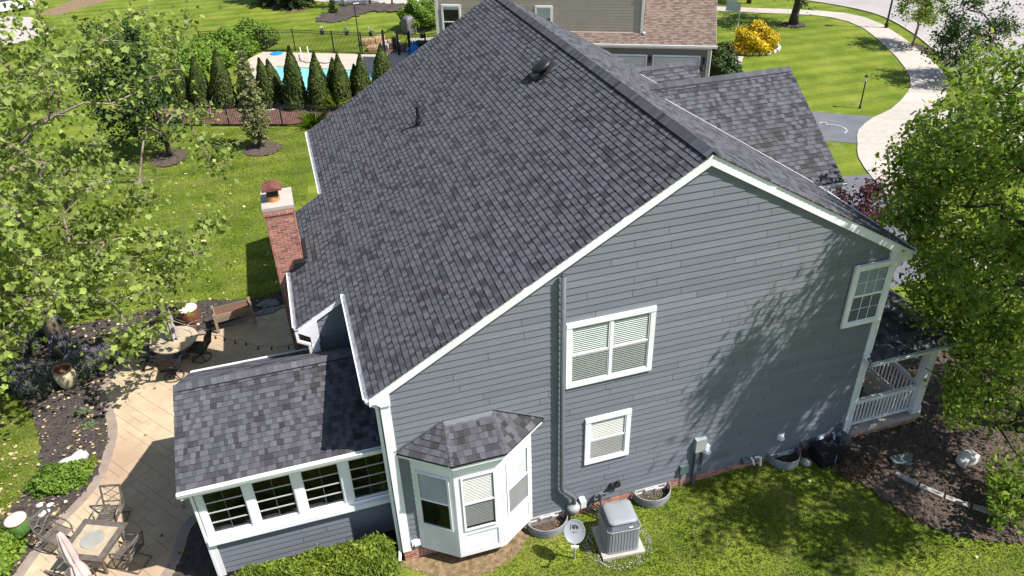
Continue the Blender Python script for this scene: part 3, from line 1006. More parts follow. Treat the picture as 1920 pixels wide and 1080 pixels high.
# ridge and hip caps
def caps(p, q, nrm_l, nrm_r, width=.15, expo=.14, lift=.035, name='ridge_cap', seed=2):
    r = random.Random(seed)
    p, q = Vector(p), Vector(q)
    d = q - p; L = d.length; d.normalize()
    n = int(L / expo)
    nns = [Vector(nrm_l).normalized(), Vector(nrm_r).normalized()]
    sides = []
    for nn in nns:
        sd_ = nn.cross(d).normalized()
        if sd_.z > 0: sd_ = -sd_
        sides.append(sd_)
    upv = (nns[0] + nns[1]).normalized()
    for i in range(n):
        a0, a1 = p + d * i * expo, p + d * (i * expo + expo + .03)
        V = []
        for (c, lf) in ((a0, lift + .018), (a1, lift + .002)):
            for h in (0, -.018):
                V += [c + sides[0] * width + nns[0] * (lf * .55 + h), c + upv * (lf + h), c + sides[1] * width + nns[1] * (lf * .55 + h)]
        F = [(0, 1, 7, 6), (1, 2, 8, 7), (3, 9, 10, 4), (4, 10, 11, 5), (0, 3, 4, 1), (1, 4, 5, 2), (6, 7, 10, 9), (7, 8, 11, 10), (0, 6, 9, 3), (2, 5, 11, 8)]
        MB().add(V, F, r.gauss(.45, .4)).build(name, M_SHINGLE, house)
nL = Vector((-SL, 0, 1)); nR = Vector((SL, 0, 1))
caps((XA, YN - .01, ZA + .015), (XA, YF, ZA + .015), nL, nR, .17, .14, .06)
rv = MB()
for s in (-1, 1):
    x0, x1 = XA + s * .16, XA + s * .02
    rv.extr([(x0, YN + .3, zroof(x0) + .0), (x0, YF - .3, zroof(x0)), (x1, YF - .3, zroof(x1)), (x1, YN + .3, zroof(x1))], (0, 0, .055))
rv.build('ridge_vent', M_BLACKP, house)
caps((GX, GY, GZ), (9.0, GY, GZ), (0, -GM, 1), (0, GM, 1), .15, .14, .035, seed=3)
caps((HX, HY, HZ), (11.0, HY, HZ), (0, -.7, 1), (0, .7, 1), .15, .14, .035, seed=4)
caps((SRX - .01, SRY, SRZ), (-.08, SRY, SRZ), (0, -SM1, 1), (0, SM2, 1), .15, .14, .035, seed=5)
b = MB()
for (x0, x1, y, z, mm) in ((9.3, GX - .25, GY, GZ, GM), (11.2, HX - .2, HY, HZ, .7), (SRX + .1, -.2, SRY, SRZ, SM1)):
    b = MB()
    b.extr([(x0, y - .172, z - mm * .172), (x1, y - .172, z - mm * .172), (x1, y - .10, z - mm * .10), (x0, y - .10, z - mm * .10)], (0, 0, .022))
    b.build('ridge_vent', M_BLACKP, house)
def nrm3(a, c, d): return (Vector(c) - Vector(a)).cross(Vector(d) - Vector(a))
def upn(v): return v if v.z > 0 else -v
n1, n2, n3 = upn(nrm3(ea, eb, BT[0])), upn(nrm3(eb, ec, BT[0])), upn(nrm3(ec, ed, BT[1]))
caps(Vector(eb) + Vector((0, 0, .0)), BT[0], n1, n2, .085, .10, .03, 'hip_cap', 6)
caps(ec, BT[1], n2, n3, .085, .10, .03, 'hip_cap', 7)
caps((15.05, -.27, PH0), (WR, 2.34, PH0 + PM * 2.61), Vector((0, -PM, 1)), Vector((PM, 0, 1)), .12, .14, .03, 'hip_cap', 8)
# bay top flashing
b = MB()
b.extr([(BT[0][0] - .02, -.02, 4.205), (BT[1][0] + .02, -.02, 4.205), (BT[1][0] - .02, -.15, 4.10), (BT[0][0] + .03, -.15, 4.10)], (0, 0, .012))
b.build('flashing', M_PIPE, house)
b = MB()
for p_, q_ in ((ea, BT[0]), (BT[0], BT[1]), (BT[1], ed)):
    b.beam(Vector(p_) + Vector((0, -.022, .05)), Vector(q_) + Vector((0, -.022, .05)), .012, .05, (0, -1, 0))
b.build('step_flashing', M_PIPE, house)
# valley metal beside the cross gables
def vp(y, gy, gz): z = gz - .7 * (gy - y); return (XA + (ZA - z) / SL - .02, y, z + .045)
b = MB()
b.beam(vp(6.55, GY, GZ), vp(3.8, GY, GZ), .022, .02)
b.build('valley_flashing', M_GUTTER, house)
b = MB()
b.beam(vp(11.7, HY, HZ), vp(10.3, HY, HZ), .022, .02)
b.build('valley_flashing', M_GUTTER, house)

# rakes, fascia, corner boards
def rake(x0, x1, y, wv, name='rake_board', zf=zroof, th=.085, dz=-.025):
    MB().extr([(x0, y, zf(x0) + dz), (x1, y, zf(x1) + dz), (x1, y, zf(x1) + dz - wv), (x0, y, zf(x0) + dz - wv)], (0, -th, 0)).build(name, M_WHITE, house)
rake(XL - .02, XA, -.001, .235)
rake(XA + .0005, XR + .02, -.001, .235)
b = MB()
b.extr([(XL - .02, -.088, zroof(XL) - .2), (.20, -.088, zroof(.20) - .2), (.20, -.088, 5.0), (.0, -.088, 5.0), (-.1, -.088, 5.10)], (0, .086, 0))
b.extr([(XR + .02, -.088, zroof(XR) - .2), (WR - .2, -.088, zroof(WR - .2) - .2), (WR - .2, -.088, 5.92), (WR, -.088, 5.92), (XR, -.088, 6.0)], (0, .086, 0))
b.build('cornice_return', M_WHITE, house)
rake(XBO - .01, XL - .03, 4.19, .215, th=.075)
MB().extr([(XBO, 4.105, 4.36), (-1.02, 4.105, 4.66), (-1.02, 4.105, 4.0), (-1.24, 4.105, 4.0), (-1.24, 4.105, 4.18)], (0, .085, 0)).build('cornice_return', M_WHITE, house)
MB().bb((-1.25, 4.11, 3.4), (-1.06, 4.2, 4.2)).build('corner_board', M_WHITE, house)
MB().bb((-.02, -.045, .345), (.185, .13, 5.15)).build('corner_board', M_WHITE, house)
MB().bb((WR - .02, -.045, .36), (WR + .055, .15, 6.0)).build('corner_board', M_WHITE, house)
MB().bb((WR - .165, -.042, .36), (WR - .025, -.004, 6.0)).build('corner_board', M_WHITE, house)
# gutters (open troughs)
def gutter(p, q, out, w=.12, h=.11, name='gutter', hangers=0):
    p, q, out = Vector(p), Vector(q), Vector(out).normalized()
    d = (q - p)
    b = MB()
    up_ = Vector((0, 0, 1))
    b.extr([p + up_ * (-h), p + out * w * .75 + up_ * (-h), p + out * w * .75 + up_ * (-h + .012), p + up_ * (-h + .012)], d)
    b.extr([p + out * w * .75 + up_ * (-h), p + out * w + up_ * 0, p + out * (w - .022) + up_ * 0, p + out * (w * .75 - .012) + up_ * (-h)], d)
    b.extr([p + up_ * (-h), p + up_ * 0, p + out * .01 + up_ * 0, p + out * .01 + up_ * (-h)], d)
    for e in (p, q - d.normalized() * .006):
        b.extr([e + up_ * (-h), e + out * w * .75 + up_ * (-h), e + out * w, e], d.normalized() * .006)
    o = b.build(name, M_GUTTER, house)
    for i in range(hangers):
        c = p + d * ((i + .5) / hangers)
        hb = MB(); hb.beam(c + Vector((0, 0, -.008)), c + out * w + Vector((0, 0, -.008)), .03, .012)
        hb.build('gutter_hanger', M_GREYBOX, o)
    return o
gutter((XL - .012, YN + .01, zroof(XL) - .03), (XL - .012, 4.06, zroof(XL) - .03), (-1, 0, 0), hangers=7)
gutter((XL - .012, 10.1, zroof(XL) - .03), (XL - .012, YF, zroof(XL) - .03), (-1, 0, 0), hangers=7)
gutter((XBO - .012, 4.1, zroof(XBO) - .03), (XBO - .012, 6.88, zroof(XBO) - .03), (-1, 0, 0), hangers=5)
gutter((XBO - .012, 8.2, zroof(XBO) - .03), (XBO - .012, 10.05, zroof(XBO) - .03), (-1, 0, 0))
gutter((XR + .012, YN + .01, zroof(XR) - .03), (XR + .012, 3.7, zroof(XR) - .03), (1, 0, 0))
gutter((12.75, 3.738, GZ - GM * 3.25 - .03), (GX + .05, 3.738, GZ - GM * 3.25 - .03), (0, -1, 0))
gutter((SRX - .02, .43, 3.47), (-.06, .43, 3.47), (0, -1, 0))
gutter((SRX, 4.952, 3.19), (-1.3, 4.952, 3.19), (0, 1, 0))
gutter((12.32, -.282, PH0), (15.1, -.282, PH0), (0, -1, 0), .09, .10)
gutter((15.062, -.2, PH0), (15.062, 6.1, PH0), (1, 0, 0), .09, .10)
# fascia boards
b = MB()
b.bb((SRX, .445, 3.30), (-.02, .47, 3.43))
b.bb((SRX, 4.92, 3.02), (-1.3, 4.94, 3.16))
b.build('fascia', M_WHITE, house)
MB().extr([(SRX, .44, 3.40), (SRX, SRY, SRZ - .06), (SRX, 4.94, 3.13), (SRX, 4.94, 2.98), (SRX, SRY, SRZ - .24), (SRX, .44, 3.24)], (.03, 0, 0)).build('rake_board', M_WHITE, house)
MB().extr([(-4.2, .76, 3.0), (-4.2, 4.7, 3.0), (-4.2, SRY, SRZ - .1)], (.04, 0, 0)).build('gable_panel', M_SIDING, house)
b = MB()
b.extr([(GX, 3.75, GZ - GM * 3.25 - .04), (GX, GY, GZ - .04), (GX, 10.2, GZ - GM * 3.2 - .04), (GX, 10.2, GZ - GM * 3.2 - .24), (GX, GY, GZ - .27), (GX, 3.75, GZ - GM * 3.25 - .24)], (-.03, 0, 0))
b.extr([(HX, 10.25, HZ - .7 * 1.7 - .04), (HX, HY, HZ - .04), (HX, 13.6, HZ - .7 * 1.65 - .04), (HX, 13.6, HZ - .7 * 1.65 - .22), (HX, HY, HZ - .25), (HX, 10.25, HZ - .7 * 1.7 - .22)], (-.03, 0, 0))
b.build('rake_board', M_WHITE, house)
# downspouts
def downspout(pts, name='downspout', m=M_GUTTER, s=.07):
    b = MB()
    for i in range(len(pts) - 1):
        p_, q_ = Vector(pts[i]), Vector(pts[i + 1])
        d = (q_ - p_).normalized()
        b.beam(p_ - d * .02, q_ + d * .02, s, s * .8, (0, 1, 0) if abs(d.z) > .5 else (0, 0, 1))
    return b.build(name, m, house)
downspout([(XL - .06, .02, zroof(XL) - .13), (XL - .06, .03, zroof(XL) - .22), (-.085, .06, 4.92), (-.075, .06, .40), (-.13, -.06, .16)])
downspout([(XBO - .06, 4.15, zroof(XBO) - .13), (XBO - .05, 4.12, 4.12), (-1.30, 4.10, 3.98), (-1.295, 4.10, 3.5)])
downspout([(SRX + .06, .38, 3.36), (SRX + .06, .40, 3.28), (-4.27, .70, 3.02), (-4.27, .70, .25), (-4.4, .5, .08)], s=.06)
downspout([(XR + .06, .15, 6.1), (XR + .05, .15, 5.9), (WR + .10, .2, 5.5), (WR + .10, .2, 4.35)])

# sunroom front: posts, header, sill, windows
OPN = [(-4.09, -3.22), (-3.04, -2.17), (-1.97, -1.11), (-.91, -.06)]
b = MB()
b.bb((-4.24, .70, 1.455), (-.005, .60, 1.60))
b.bb((-4.24, .695, 1.60), (-.005, .72, 1.66))
b.build('window_sill', M_WHITE, house)
b = MB()
b.bb((-4.22, .71, 2.99), (-.005, .80, 3.32))
b.build('header_board', M_WHITE, house)
for a, c in ((-4.22, -4.09), (-3.22, -3.04), (-2.17, -1.97), (-1.11, -.91), (-.06, -.006)):
    MB().bb((a, .702, 1.66), (c, .80, 2.99)).build('window_post', M_WHITE, house)
MB().bb((-4.27, .69, .30), (-4.11, .85, 1.455)).build('corner_board', M_WHITE, house)
MB().bb((-4.30, .70, .1), (-4.275, .88, 3.2)).build('corner_board', M_WHITE, house)
MB().bb((-4.22, .72, .05), (-.005, .80, .36)).build('skirt_board', M_DARKIN, house)
for a, c in OPN:
    wn = MB()
    wn.bb((a, .735, 1.66), (a + .03, .79, 2.99)); wn.bb((c - .03, .735, 1.66), (c, .79, 2.99))
    wn.bb((a + .03, .735, 1.66), (c - .03, .79, 1.70)); wn.bb((a + .03, .735, 2.95), (c - .03, .79, 2.99))
    wo = wn.build('window', M_WHITE, house)
    for k in range(4):
        z0, z1 = 1.70 + k * .3125, 1.70 + (k + 1) * .3125
        MB().bb((a + .03, .764, z0), (c - .03, .768, z1)).build('pane', M_GLASSD, wo)
        if k: MB().bb((a + .03, .752, z0 - .014), (c - .03, .776, z0 + .014)).build('rail', M_MUNTIN, wo)
    mx_ = (a + c) / 2
    MB().bb((mx_ - .006, .757, 1.70), (mx_ + .006, .763, 2.95)).build('muntin', M_PIPE, wo)
# left side of the sunroom
b = MB(); b.bb((-4.245, .9, 1.45), (-4.2, 4.7, 1.6)); b.bb((-4.245, .9, 2.95), (-4.2, 4.7, 3.05)); b.build('side_trim', M_WHITE, house)

# windows of the gable -------------------------------------------------------
def slats(x0, x1, z0, z1, y, m, parent, pitch=.052, tilt=.62, part='blind'):
    b = MB()
    z = z1 - .02
    R = Matrix.Rotation(tilt, 3, 'X')
    while z > z0:
        b.box(((x0 + x1) / 2, y, z), (x1 - x0, .036, .004), R)
        z -= pitch
    b.bb((x0, y - .012, z1 - .03), (x1, y + .012, z1))
    return b.build(part, m, parent)
def hung_window(x0, x1, z0, z1, mull, blind, lower, trimw=.12, grid=None, yo=-.001):
    b = MB()
    y1 = yo - .062
    b.bb((x0, yo, z1 - trimw), (x1, y1 - .012, z1)); b.bb((x0, yo, z0), (x1, y1 - .006, z0 + trimw * .85))
    b.bb((x0, yo, z0 + trimw * .85), (x0 + trimw, y1, z1 - trimw)); b.bb((x1 - trimw, yo, z0 + trimw * .85), (x1, y1, z1 - trimw))
    wo = b.build('window', M_WHITE, house)
    ix0, ix1, iz0, iz1 = x0 + trimw, x1 - trimw, z0 + trimw * .85, z1 - trimw
    n = 2 if mull else 1
    wd = (ix1 - ix0 - (.05 if mull else 0)) / n
    zm = (iz0 + iz1) / 2
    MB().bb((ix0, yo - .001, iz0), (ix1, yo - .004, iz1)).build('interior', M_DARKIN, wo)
    for i in range(n):
        a = ix0 + i * (wd + .05); c = a + wd
        if mull and i == 0: MB().bb((c, yo - .002, iz0), (c + .05, yo - .055, iz1)).build('mullion', M_WHITE, wo)
        for (s0, s1, yy, kind) in ((zm + .0, iz1, -.045, 'upper'), (iz0, zm, -.036, 'lower')):
            f = .032
            q = MB()
            q.bb((a, yo + yy, s0), (a + f, yo + yy + .018, s1)); q.bb((c - f, yo + yy, s0), (c, yo + yy + .018, s1))
            q.bb((a + f, yo + yy, s0), (c - f, yo + yy + .018, s0 + f)); q.bb((a + f, yo + yy, s1 - f), (c - f, yo + yy + .018, s1))
            q.build('sash', M_WHITE, wo)
            MB().bb((a + f, yo + yy + .006, s0 + f), (c - f, yo + yy + .010, s1 - f)).build('pane', M_GLASS if kind == 'upper' else lower, wo)
            if grid:
                g = MB()
                for k in range(1, grid[0]):
                    xx = a + f + (c - a - 2 * f) * k / grid[0]
                    g.bb((xx - .008, yo + yy + .001, s0 + f), (xx + .008, yo + yy + .004, s1 - f))
                for k in range(1, grid[1]):
                    zz = s0 + f + (s1 - s0 - 2 * f) * k / grid[1]
                    g.bb((a + f, yo + yy + .0015, zz - .008), (c - f, yo + yy + .0035, zz + .008))
                g.build('muntin', M_WHITE, wo)
        slats(a + .035, c - .035, iz0 + .04, iz1 - .03, yo - .016, blind, wo)
    return wo
hung_window(4.09, 6.19, 4.35, 6.13, True, M_BLINDG, M_GLASSD)
hung_window(4.60, 5.77, 1.79, 3.27, False, M_BLIND, M_GLASSD)
hung_window(11.28, 12.41, 4.33, 6.10, False, M_BLINDG, M_GLASSD, .13, grid=(3, 2), yo=-.043)

# bay window ------------------------------------------------------------------
BB = [(.44, 0.0), (1.27, -.60), (2.36, -.60), (3.25, 0.0)]
b = MB()
b.extr([(BB[0][0], -.001, .35), (*BB[1], .35), (*BB[2], .35), (BB[3][0], -.001, .35)], (0, 0, 3.1))
bay = b.build('bay_window', M_WHITE, house)
b = MB()
b.extr([(.16, -.002, 3.45), (1.23, -.80, 3.45), (2.43, -.80, 3.45), (3.55, -.002, 3.45)], (0, 0, .115))
b.build('bay_eave', M_WHITE, house)
def face_frame(p, q):
    p, q = Vector((*p, 0)), Vector((*q, 0))
    u = (q - p).normalized()
    n = Vector((u.y, -u.x, 0))
    return p, u, n, (q - p).length
def bay_face(p, q, blind, lower, bm=M_BLIND):
    p, u, n, L = face_frame(p, q)
    R = Matrix((u, n, Vector((0, 0, 1)))).transposed()
    def bx(mb, a, c, z0, z1, d0, d1):
        mb.box(p + u * (a + c) / 2 + n * (d0 + d1) / 2 + Vector((0, 0, (z0 + z1) / 2)), (c - a, d1 - d0, z1 - z0), R)
    m_ = (L - .70) / 2
    a, c = m_, L - m_
    z0, z1 = 1.30, 2.95
    b = MB()
    # raised casing, panel and corner stiles on the face
    bx(b, .0, m_ - .06, .36, 3.3, .0005, .022); bx(b, L - m_ + .06, L - .0, .36, 3.3, .0005, .022)
    bx(b, m_ - .06, c + .06, 3.05, 3.3, .0005, .022)
    bx(b, m_ - .06, c + .06, .36, .50, .0005, .022)
    bx(b, m_ - .06, c + .06, 1.08, 1.20, .0005, .022)
    b.build('panel_trim', M_WHITE, bay)
    f = MB()
    bx(f, a - .05, a, z0 - .05, z1 + .05, .0005, .05); bx(f, c, c + .05, z0 - .05, z1 + .05, .0005, .05)
    bx(f, a, c, z1, z1 + .05, .0005, .05); bx(f, a, c, z0 - .05, z0, .0005, .055)
    zm = (z0 + z1) / 2
    bx(f, a, c, zm - .025, zm + .025, .018, .045)
    wo = f.build('window', M_WHITE, bay)
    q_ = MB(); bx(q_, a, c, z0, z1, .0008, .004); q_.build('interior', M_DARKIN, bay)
    q_ = MB(); bx(q_, a + .002, c - .002, zm + .026, z1 - .002, .034, .038); q_.build('pane', M_GLASS, bay)
    q_ = MB(); bx(q_, a + .002, c - .002, z0 + .002, zm - .026, .024, .028); q_.build('pane', lower, bay)
    s = MB()
    z = z1 - .02
    zb = z0 + .05 if blind else zm - .02
    Rt = R @ Matrix.Rotation(-.62, 3, 'X')
    while z > zb:
        s.box(p + u * (a + c) / 2 + n * .013 + Vector((0, 0, z)), (c - a - .02, .028, .004), Rt)
        z -= .048
    s.build('blind', bm, bay)
bay_face(BB[0], BB[1], False, M_GLASSD)
bay_face(BB[1], BB[2], True, M_GLASSD)
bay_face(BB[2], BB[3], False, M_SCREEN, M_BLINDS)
# siding strip foot: a white vent block left of the bay
b = MB(); b.bb((.21, -.07, .50), (.42, -.002, .68)); b.bb((.27, -.10, .52), (.37, -.07, .60)); b.build('vent_hood', M_WHITE, house)

# foundation bricks, porch skirt, chimney ------------------------------------
BR = []
WELL = [(3.90 + .14, 5.10 - .05, -1, 1), (7.60, 8.70, -1, 1), (12.5, 13.4, -1, 1)]
BW = [(4.08, 5.10), (7.62, 8.66), (12.5, 13.5)]
BW = [(3.15, 4.10), (6.05, 6.95), (10.02, 10.80)]
BR += bricks((0, -.012, 0), (1, 0, 0), (0, -1, 0), -.07, .345, 0.0, WR, 41, 1.0, gh, holes=[(a, c, -.1, .40) for a, c in BW])
BR += bricks((WR, -.06, 0), (1, 0, 0), (0, -1, 0), 0.05, .40, 0.02, 2.28, 42, 1.0, gh)
MB().bb((0.0, -.013, -.1), (WR, .0, .35)).build('foundation_mortar', M_MORTAR, house)
MB().bb((WR + .01, -.061, -.1), (14.75, 6.0, .40)).build('porch_base', M_MORTAR, house)
cx0, cx1, cy0, cy1, cz = -1.86, -1.09, 6.90, 8.0, 6.50
MB().bb((cx0 + .012, cy0 + .012, 0), (cx1 - .012, cy1 - .012, cz)).build('chimney', M_MORTAR, house)
BR += bricks((cx0, cy0 + .012, 0), (1, 0, 0), (0, -1, 0), .02, cz - .16, 0, cx1 - cx0, 43)
BR += bricks((cx0, cy1 - .012, 0), (1, 0, 0), (0, 1, 0), .02, cz - .16, 0, cx1 - cx0, 44)
BR += bricks((cx0 + .012, cy0, 0), (0, 1, 0), (-1, 0, 0), .02, cz - .16, 0, cy1 - cy0, 45)
BR += bricks((cx1 - .012, cy0, 0), (0, 1, 0), (1, 0, 0), 3.8, cz - .16, 0, cy1 - cy0, 46)
# corbelled top courses
for k in range(2):
    zc = cz - .15 + k * .072
    BR += bricks((cx0 - .03, cy0 - .018, 0), (1, 0, 0), (0, -1, 0), zc, zc + .066, 0, cx1 - cx0 + .06, 47 + k)
    BR += bricks((cx0 - .018, cy0 - .03, 0), (0, 1, 0), (-1, 0, 0), zc, zc + .066, 0, cy1 - cy0 + .06, 49 + k)
    BR += bricks((cx1 + .018, cy0 - .03, 0), (0, 1, 0), (1, 0, 0), zc, zc + .066, 0, cy1 - cy0 + .06, 51 + k)
MB().bb((cx0 - .02, cy0 - .02, cz - .155), (cx1 + .02, cy1 + .02, cz)).build('chimney_collar', M_MORTAR, house)
place_pieces('brick', BR, M_BRICK, house, 300, 'brickwork')
MB().extr([(cx0 - .03, cy0 - .03, cz), (cx1 + .03, cy0 - .03, cz), (cx1 + .03, cy1 + .03, cz), (cx0 - .03, cy1 + .03, cz)], (0, 0, .088)).build('chimney_crown', M_CONC, house)
fc = Vector(((cx0 + cx1) / 2 - .08, (cy0 + cy1) / 2 - .1, cz + .09))
MB().lathe([(.0, .0), (.17, 0), (.17, .16), (.145, .16), (.145, .02), (0, .02)], fc, 20).build('chimney_flue', M_TERRA, house)
b = MB()
for sx in (-1, 1):
    for sy in (-1, 1): b.bb(fc + Vector((sx * .14 - .012, sy * .14 - .012, .14)), fc + Vector((sx * .14 + .012, sy * .14 + .012, .36)))
b.bb(fc + Vector((-.15, -.15, .17)), fc + Vector((.15, .15, .30)))
b.build('chimney_screen', M_BLACK, house)
b = MB(); b.bb(fc + Vector((-.26, -.26, .36)), fc + Vector((.26, .26, .39)))
b.extr([fc + Vector((-.26, -.26, .39)), fc + Vector((.26, -.26, .39)), fc + Vector((.0, -.26, .47))], (0, .52, 0))
b.build('chimney_cap', M_RUST, house)
b = MB(); b.bb((cx1 - .28, 6.66, 4.45), (cx1 + .05, 6.885, 4.93)); b.bb((cx1 + .02, 6.9, 4.4), (cx1 + .12, 8.05, 4.95)); b.build('chimney_flashing_and_notch', M_BLACKP, house)  # first box is a black stand-in for the dark notch in the roof

# porch ----------------------------------------------------------------------
MB().bb((WR + .06, -.10, .40), (14.82, 6.0, .56)).build('porch_slab', M_CONC, house)
def column(x, y, z0, z1):
    b = MB()
    b.bb((x - .12, y - .12, z0), (x + .12, y + .12, z1))
    b.bb((x - .15, y - .15, z0), (x + .15, y + .15, z0 + .22)); b.bb((x - .15, y - .15, z1 - .14), (x + .15, y + .15, z1))
    for sx in (-1, 1):
        b.bb((x + sx * .12, y - .03, z0 + .25), (x + sx * .132, y + .03, z1 - .16))
    b.build('porch_column', M_WHITE, house)
column(14.66, .08, .56, 2.92); column(14.66, 3.05, .56, 2.92); column(14.66, 5.85, .56, 2.92)
b = MB(); b.bb((14.54, -.05, 2.92), (14.80, 6.0, 3.05)); b.bb((WR + .06, -.05, 2.92), (14.54, .21, 3.05)); b.build('porch_beam', M_WHITE, house)
b = MB(); b.extr([(12.28, -.26, 3.02), (12.28, .02, 3.02), (12.28, .02, 3.22), (12.28, -.26, 3.11)], (.17, 0, 0)); b.build('porch_return', M_WHITE, house)
MB().bb((WR + .02, -.12, 2.90), (15.0, 6.0, 2.918)).build('porch_ceiling', M_WHITE, house)
def railing(p, q, n):
    p, q = Vector(p), Vector(q)
    b = MB()
    b.beam(p + Vector((0, 0, .94)), q + Vector((0, 0, .94)), .11, .06); b.beam(p + Vector((0, 0, .86)), q + Vector((0, 0, .86)), .05, .07)
    b.beam(p + Vector((0, 0, .12)), q + Vector((0, 0, .12)), .06, .08)
    o = b.build('railing', M_WHITE, house)
    for i in range(n):
        c = p + (q - p) * ((i + .5) / n)
        MB().bb(c + Vector((-.019, -.019, .16)), c + Vector((.019, .019, .825))).build('baluster', M_WHITE, o)
    MB().bb((p + q) / 2 + Vector((-.04, -.04, 0)), (p + q) / 2 + Vector((.04, .04, .08))).build('rail_foot', M_WHITE, o)
railing((WR + .06, .06, .56), (14.54, .06, .56), 17)
railing((14.66, .2, .56), (14.66, 2.93, .56), 21)
railing((14.66, 3.17, .56), (14.66, 5.73, .56), 20)

# roof fittings
def on_left(x, y, n=0.0): return Vector((x, y, zroof(x))) + Vector((-SL, 0, 1)).normalized() * n
b = MB()
nl = Vector((-SL, 0, 1)).normalized()
Rl = Matrix((Vector((CS, 0, SL * CS)), Vector((0, 1, 0)), nl)).transposed()
vc = on_left(6.27, 7.62, .02)
b.lathe([(0, .30), (.12, .29), (.24, .255), (.30, .20), (.305, .15), (.24, .14), (.16, .14), (.16, -.02)], vc, 28, Rl)
b.box(vc + nl * .012, (.75, .62, .018), Rl)
b.build('attic_vent', M_BLACK, house, smooth=True)
pc = on_left(2.98, 9.9)
b = MB(); b.tube([pc - Vector((0, 0, .1)), pc + Vector((0, 0, .56))], .055, 12); b.lathe([(.11, -.05), (.10, .10), (.06, .17)], pc + Vector((0, 0, .02)), 14)
b.build('plumbing_vent', M_BLACKP, house)
b = MB()
pc = Vector((3.99, -.125, 0))
b.tube([pc + Vector((0, 0, 7.42)), pc + Vector((0, 0, 1.30)), pc + Vector((.03, 0, 1.18)), pc + Vector((.26, -.02, .93)), pc + Vector((.32, -.02, .84)), pc + Vector((.32, -.02, .60))], .056, 14)
b.build('vent_stack', M_PIPE, house, smooth=True)
b = MB(); b.lathe([(.056, -.005), (.062, 0), (.045, .002), (.045, -.15)], pc + Vector((0, 0, 7.425)), 16); b.build('vent_stack_rim', M_BLACK, house)
b = MB()
b.lathe([(.06, .12), (.10, .06), (.16, .04), (.165, -.06), (.14, -.12), (.08, -.16), (.06, -.3)], pc + Vector((.32, -.02, .52)), 20)
b.build('vent_fan', M_GREYBOX, house, smooth=True)
b = MB(); b.bb(pc + Vector((.50, -.08, .44)), pc + Vector((.64, .11, .66))); b.build('fan_switch_box', M_PVC, house)
# electric meter and conduit
b = MB()
b.bb((7.62, -.14, 1.30), (7.92, -.005, 1.72)); b.build('meter_box', M_GREYBOX, house)
b = MB(); Ry = Matrix.Rotation(math.pi / 2, 3, 'X')
b.lathe([(0, .10), (.05, .10), (.075, .085), (.08, .0)], (7.95, -.14, 1.30), 18, Ry); b.bb((7.86, -.138, 1.20), (8.04, -.01, 1.42)); b.build('electric_meter', M_PVC, house)
b = MB(); b.beam((7.70, -.09, 1.30), (7.70, -.09, gh(7.7, -.1) - .02), .09, .07, (0, 1, 0)); b.tube([(7.88, -.07, 1.2), (7.88, -.07, .55)], .03, 8); b.build('conduit', M_PIPE, house)
b = MB(); b.bb((7.28, -.10, .60), (7.52, -.005, .86)); b.build('phone_box', M_GREENPL, house)
b = MB(); b.tube([(7.37, -.05, .62), (7.37, -.05, .1)], .016, 6); b.build('phone_conduit', M_GREYBOX, house)
def hood(x, z, m=M_PVC, s=.19):
    b = MB()
    b.bb((x - s / 2, -.035, z - s / 2), (x + s / 2, -.004, z + s / 2))
    b.extr([(x - s * .32, -.035, z + s * .35), (x - s * .32, -.13, z - s * .05), (x - s * .32, -.13, z - s * .3), (x - s * .32, -.035, z - s * .4)], (s * .64, 0, 0))
    b.build('vent_hood', m, house)
hood(10.25, .98); hood(11.58, .52, M_PVC, .22)
hood(9.22, .44, M_PIPE, .2); hood(11.05, .47, M_PIPE, .22)
b = MB(); b.tube([(9.52, -.06, .47), (9.62, -.09, .49), (9.68, -.10, .46), (9.70, -.14, .10)], .035, 10); b.build('white_drain_pipe', M_PVC, house)
b = MB(); b.tube([(9.22 + .2, -.03, .48), (9.22 + .23, -.09, .44), (9.22 + .27, -.13, .28)], .028, 8); b.build('white_drain_pipe', M_PVC, house)
b = MB(); b.tube([(11.97, -.02, .60), (11.97, -.10, .58), (11.95, -.13, .42), (11.93, -.17, .22)], .035, 10); b.lathe([(.05, 0), (.06, .05), (.035, .07)], (11.93, -.18, .19), 10); b.build('white_drain_pipe', M_PVC, house)
b = MB(); b.tube([(11.18, -.06, .45), (11.18, -.07, .1)], .012, 6); b.build('hose_bib_pipe', M_GREYBOX, house)
# gas meter at the right corner
b = MB()
b.bb((12.02, -.30, .30), (12.28, -.08, .62)); b.lathe([(0, .09), (.10, .08), (.14, .0), (.10, -.06), (0, -.07)], (12.22, -.30, .50), 18, Ry)
b.lathe([(0, .12), (.09, .10), (.10, .02), (.06, 0)], (12.0, -.18, .66), 14)
b.tube([(12.05, -.14, .66), (12.05, -.14, .86), (12.12, -.06, .92)], .025, 8); b.tube([(12.3, -.2, .45), (12.3, -.2, .1)], .025, 8)
b.build('gas_meter', M_PIPE, house, smooth=False)
b = MB()       # refrigerant lines and gas piping by the condenser
b.lathe([(0, .0), (.055, .0), (.055, .20), (.065, .22), (.065, .26), (.0, .27)], (5.02, -.16, .52), 12)
b.tube([(5.02, -.16, .52), (5.05, -.16, .30), (5.2, -.35, .22), (5.3, -.5, .25)], .028, 8)
b.tube([(5.02, -.1, .45), (4.85, -.08, .40), (4.72, -.1, .25), (4.7, -.12, .1)], .02, 6)
b.tube([(5.05, -.08, .62), (5.3, -.06, .6), (5.38, -.06, .74)], .016, 6)
b.build('gas_regulator', M_PIPE, house)
b = MB()
for dx in (0, .13):
    b.lathe([(.05, 0), (.06, .05), (.06, .11), (.0, .12)], (5.36 + dx, -.02, .83), 12, Ry)
b.bb((5.5, -.12, .76), (5.58, -.03, .92))
b.build('wall_vent_pair', M_BLACK, house)
b = MB()
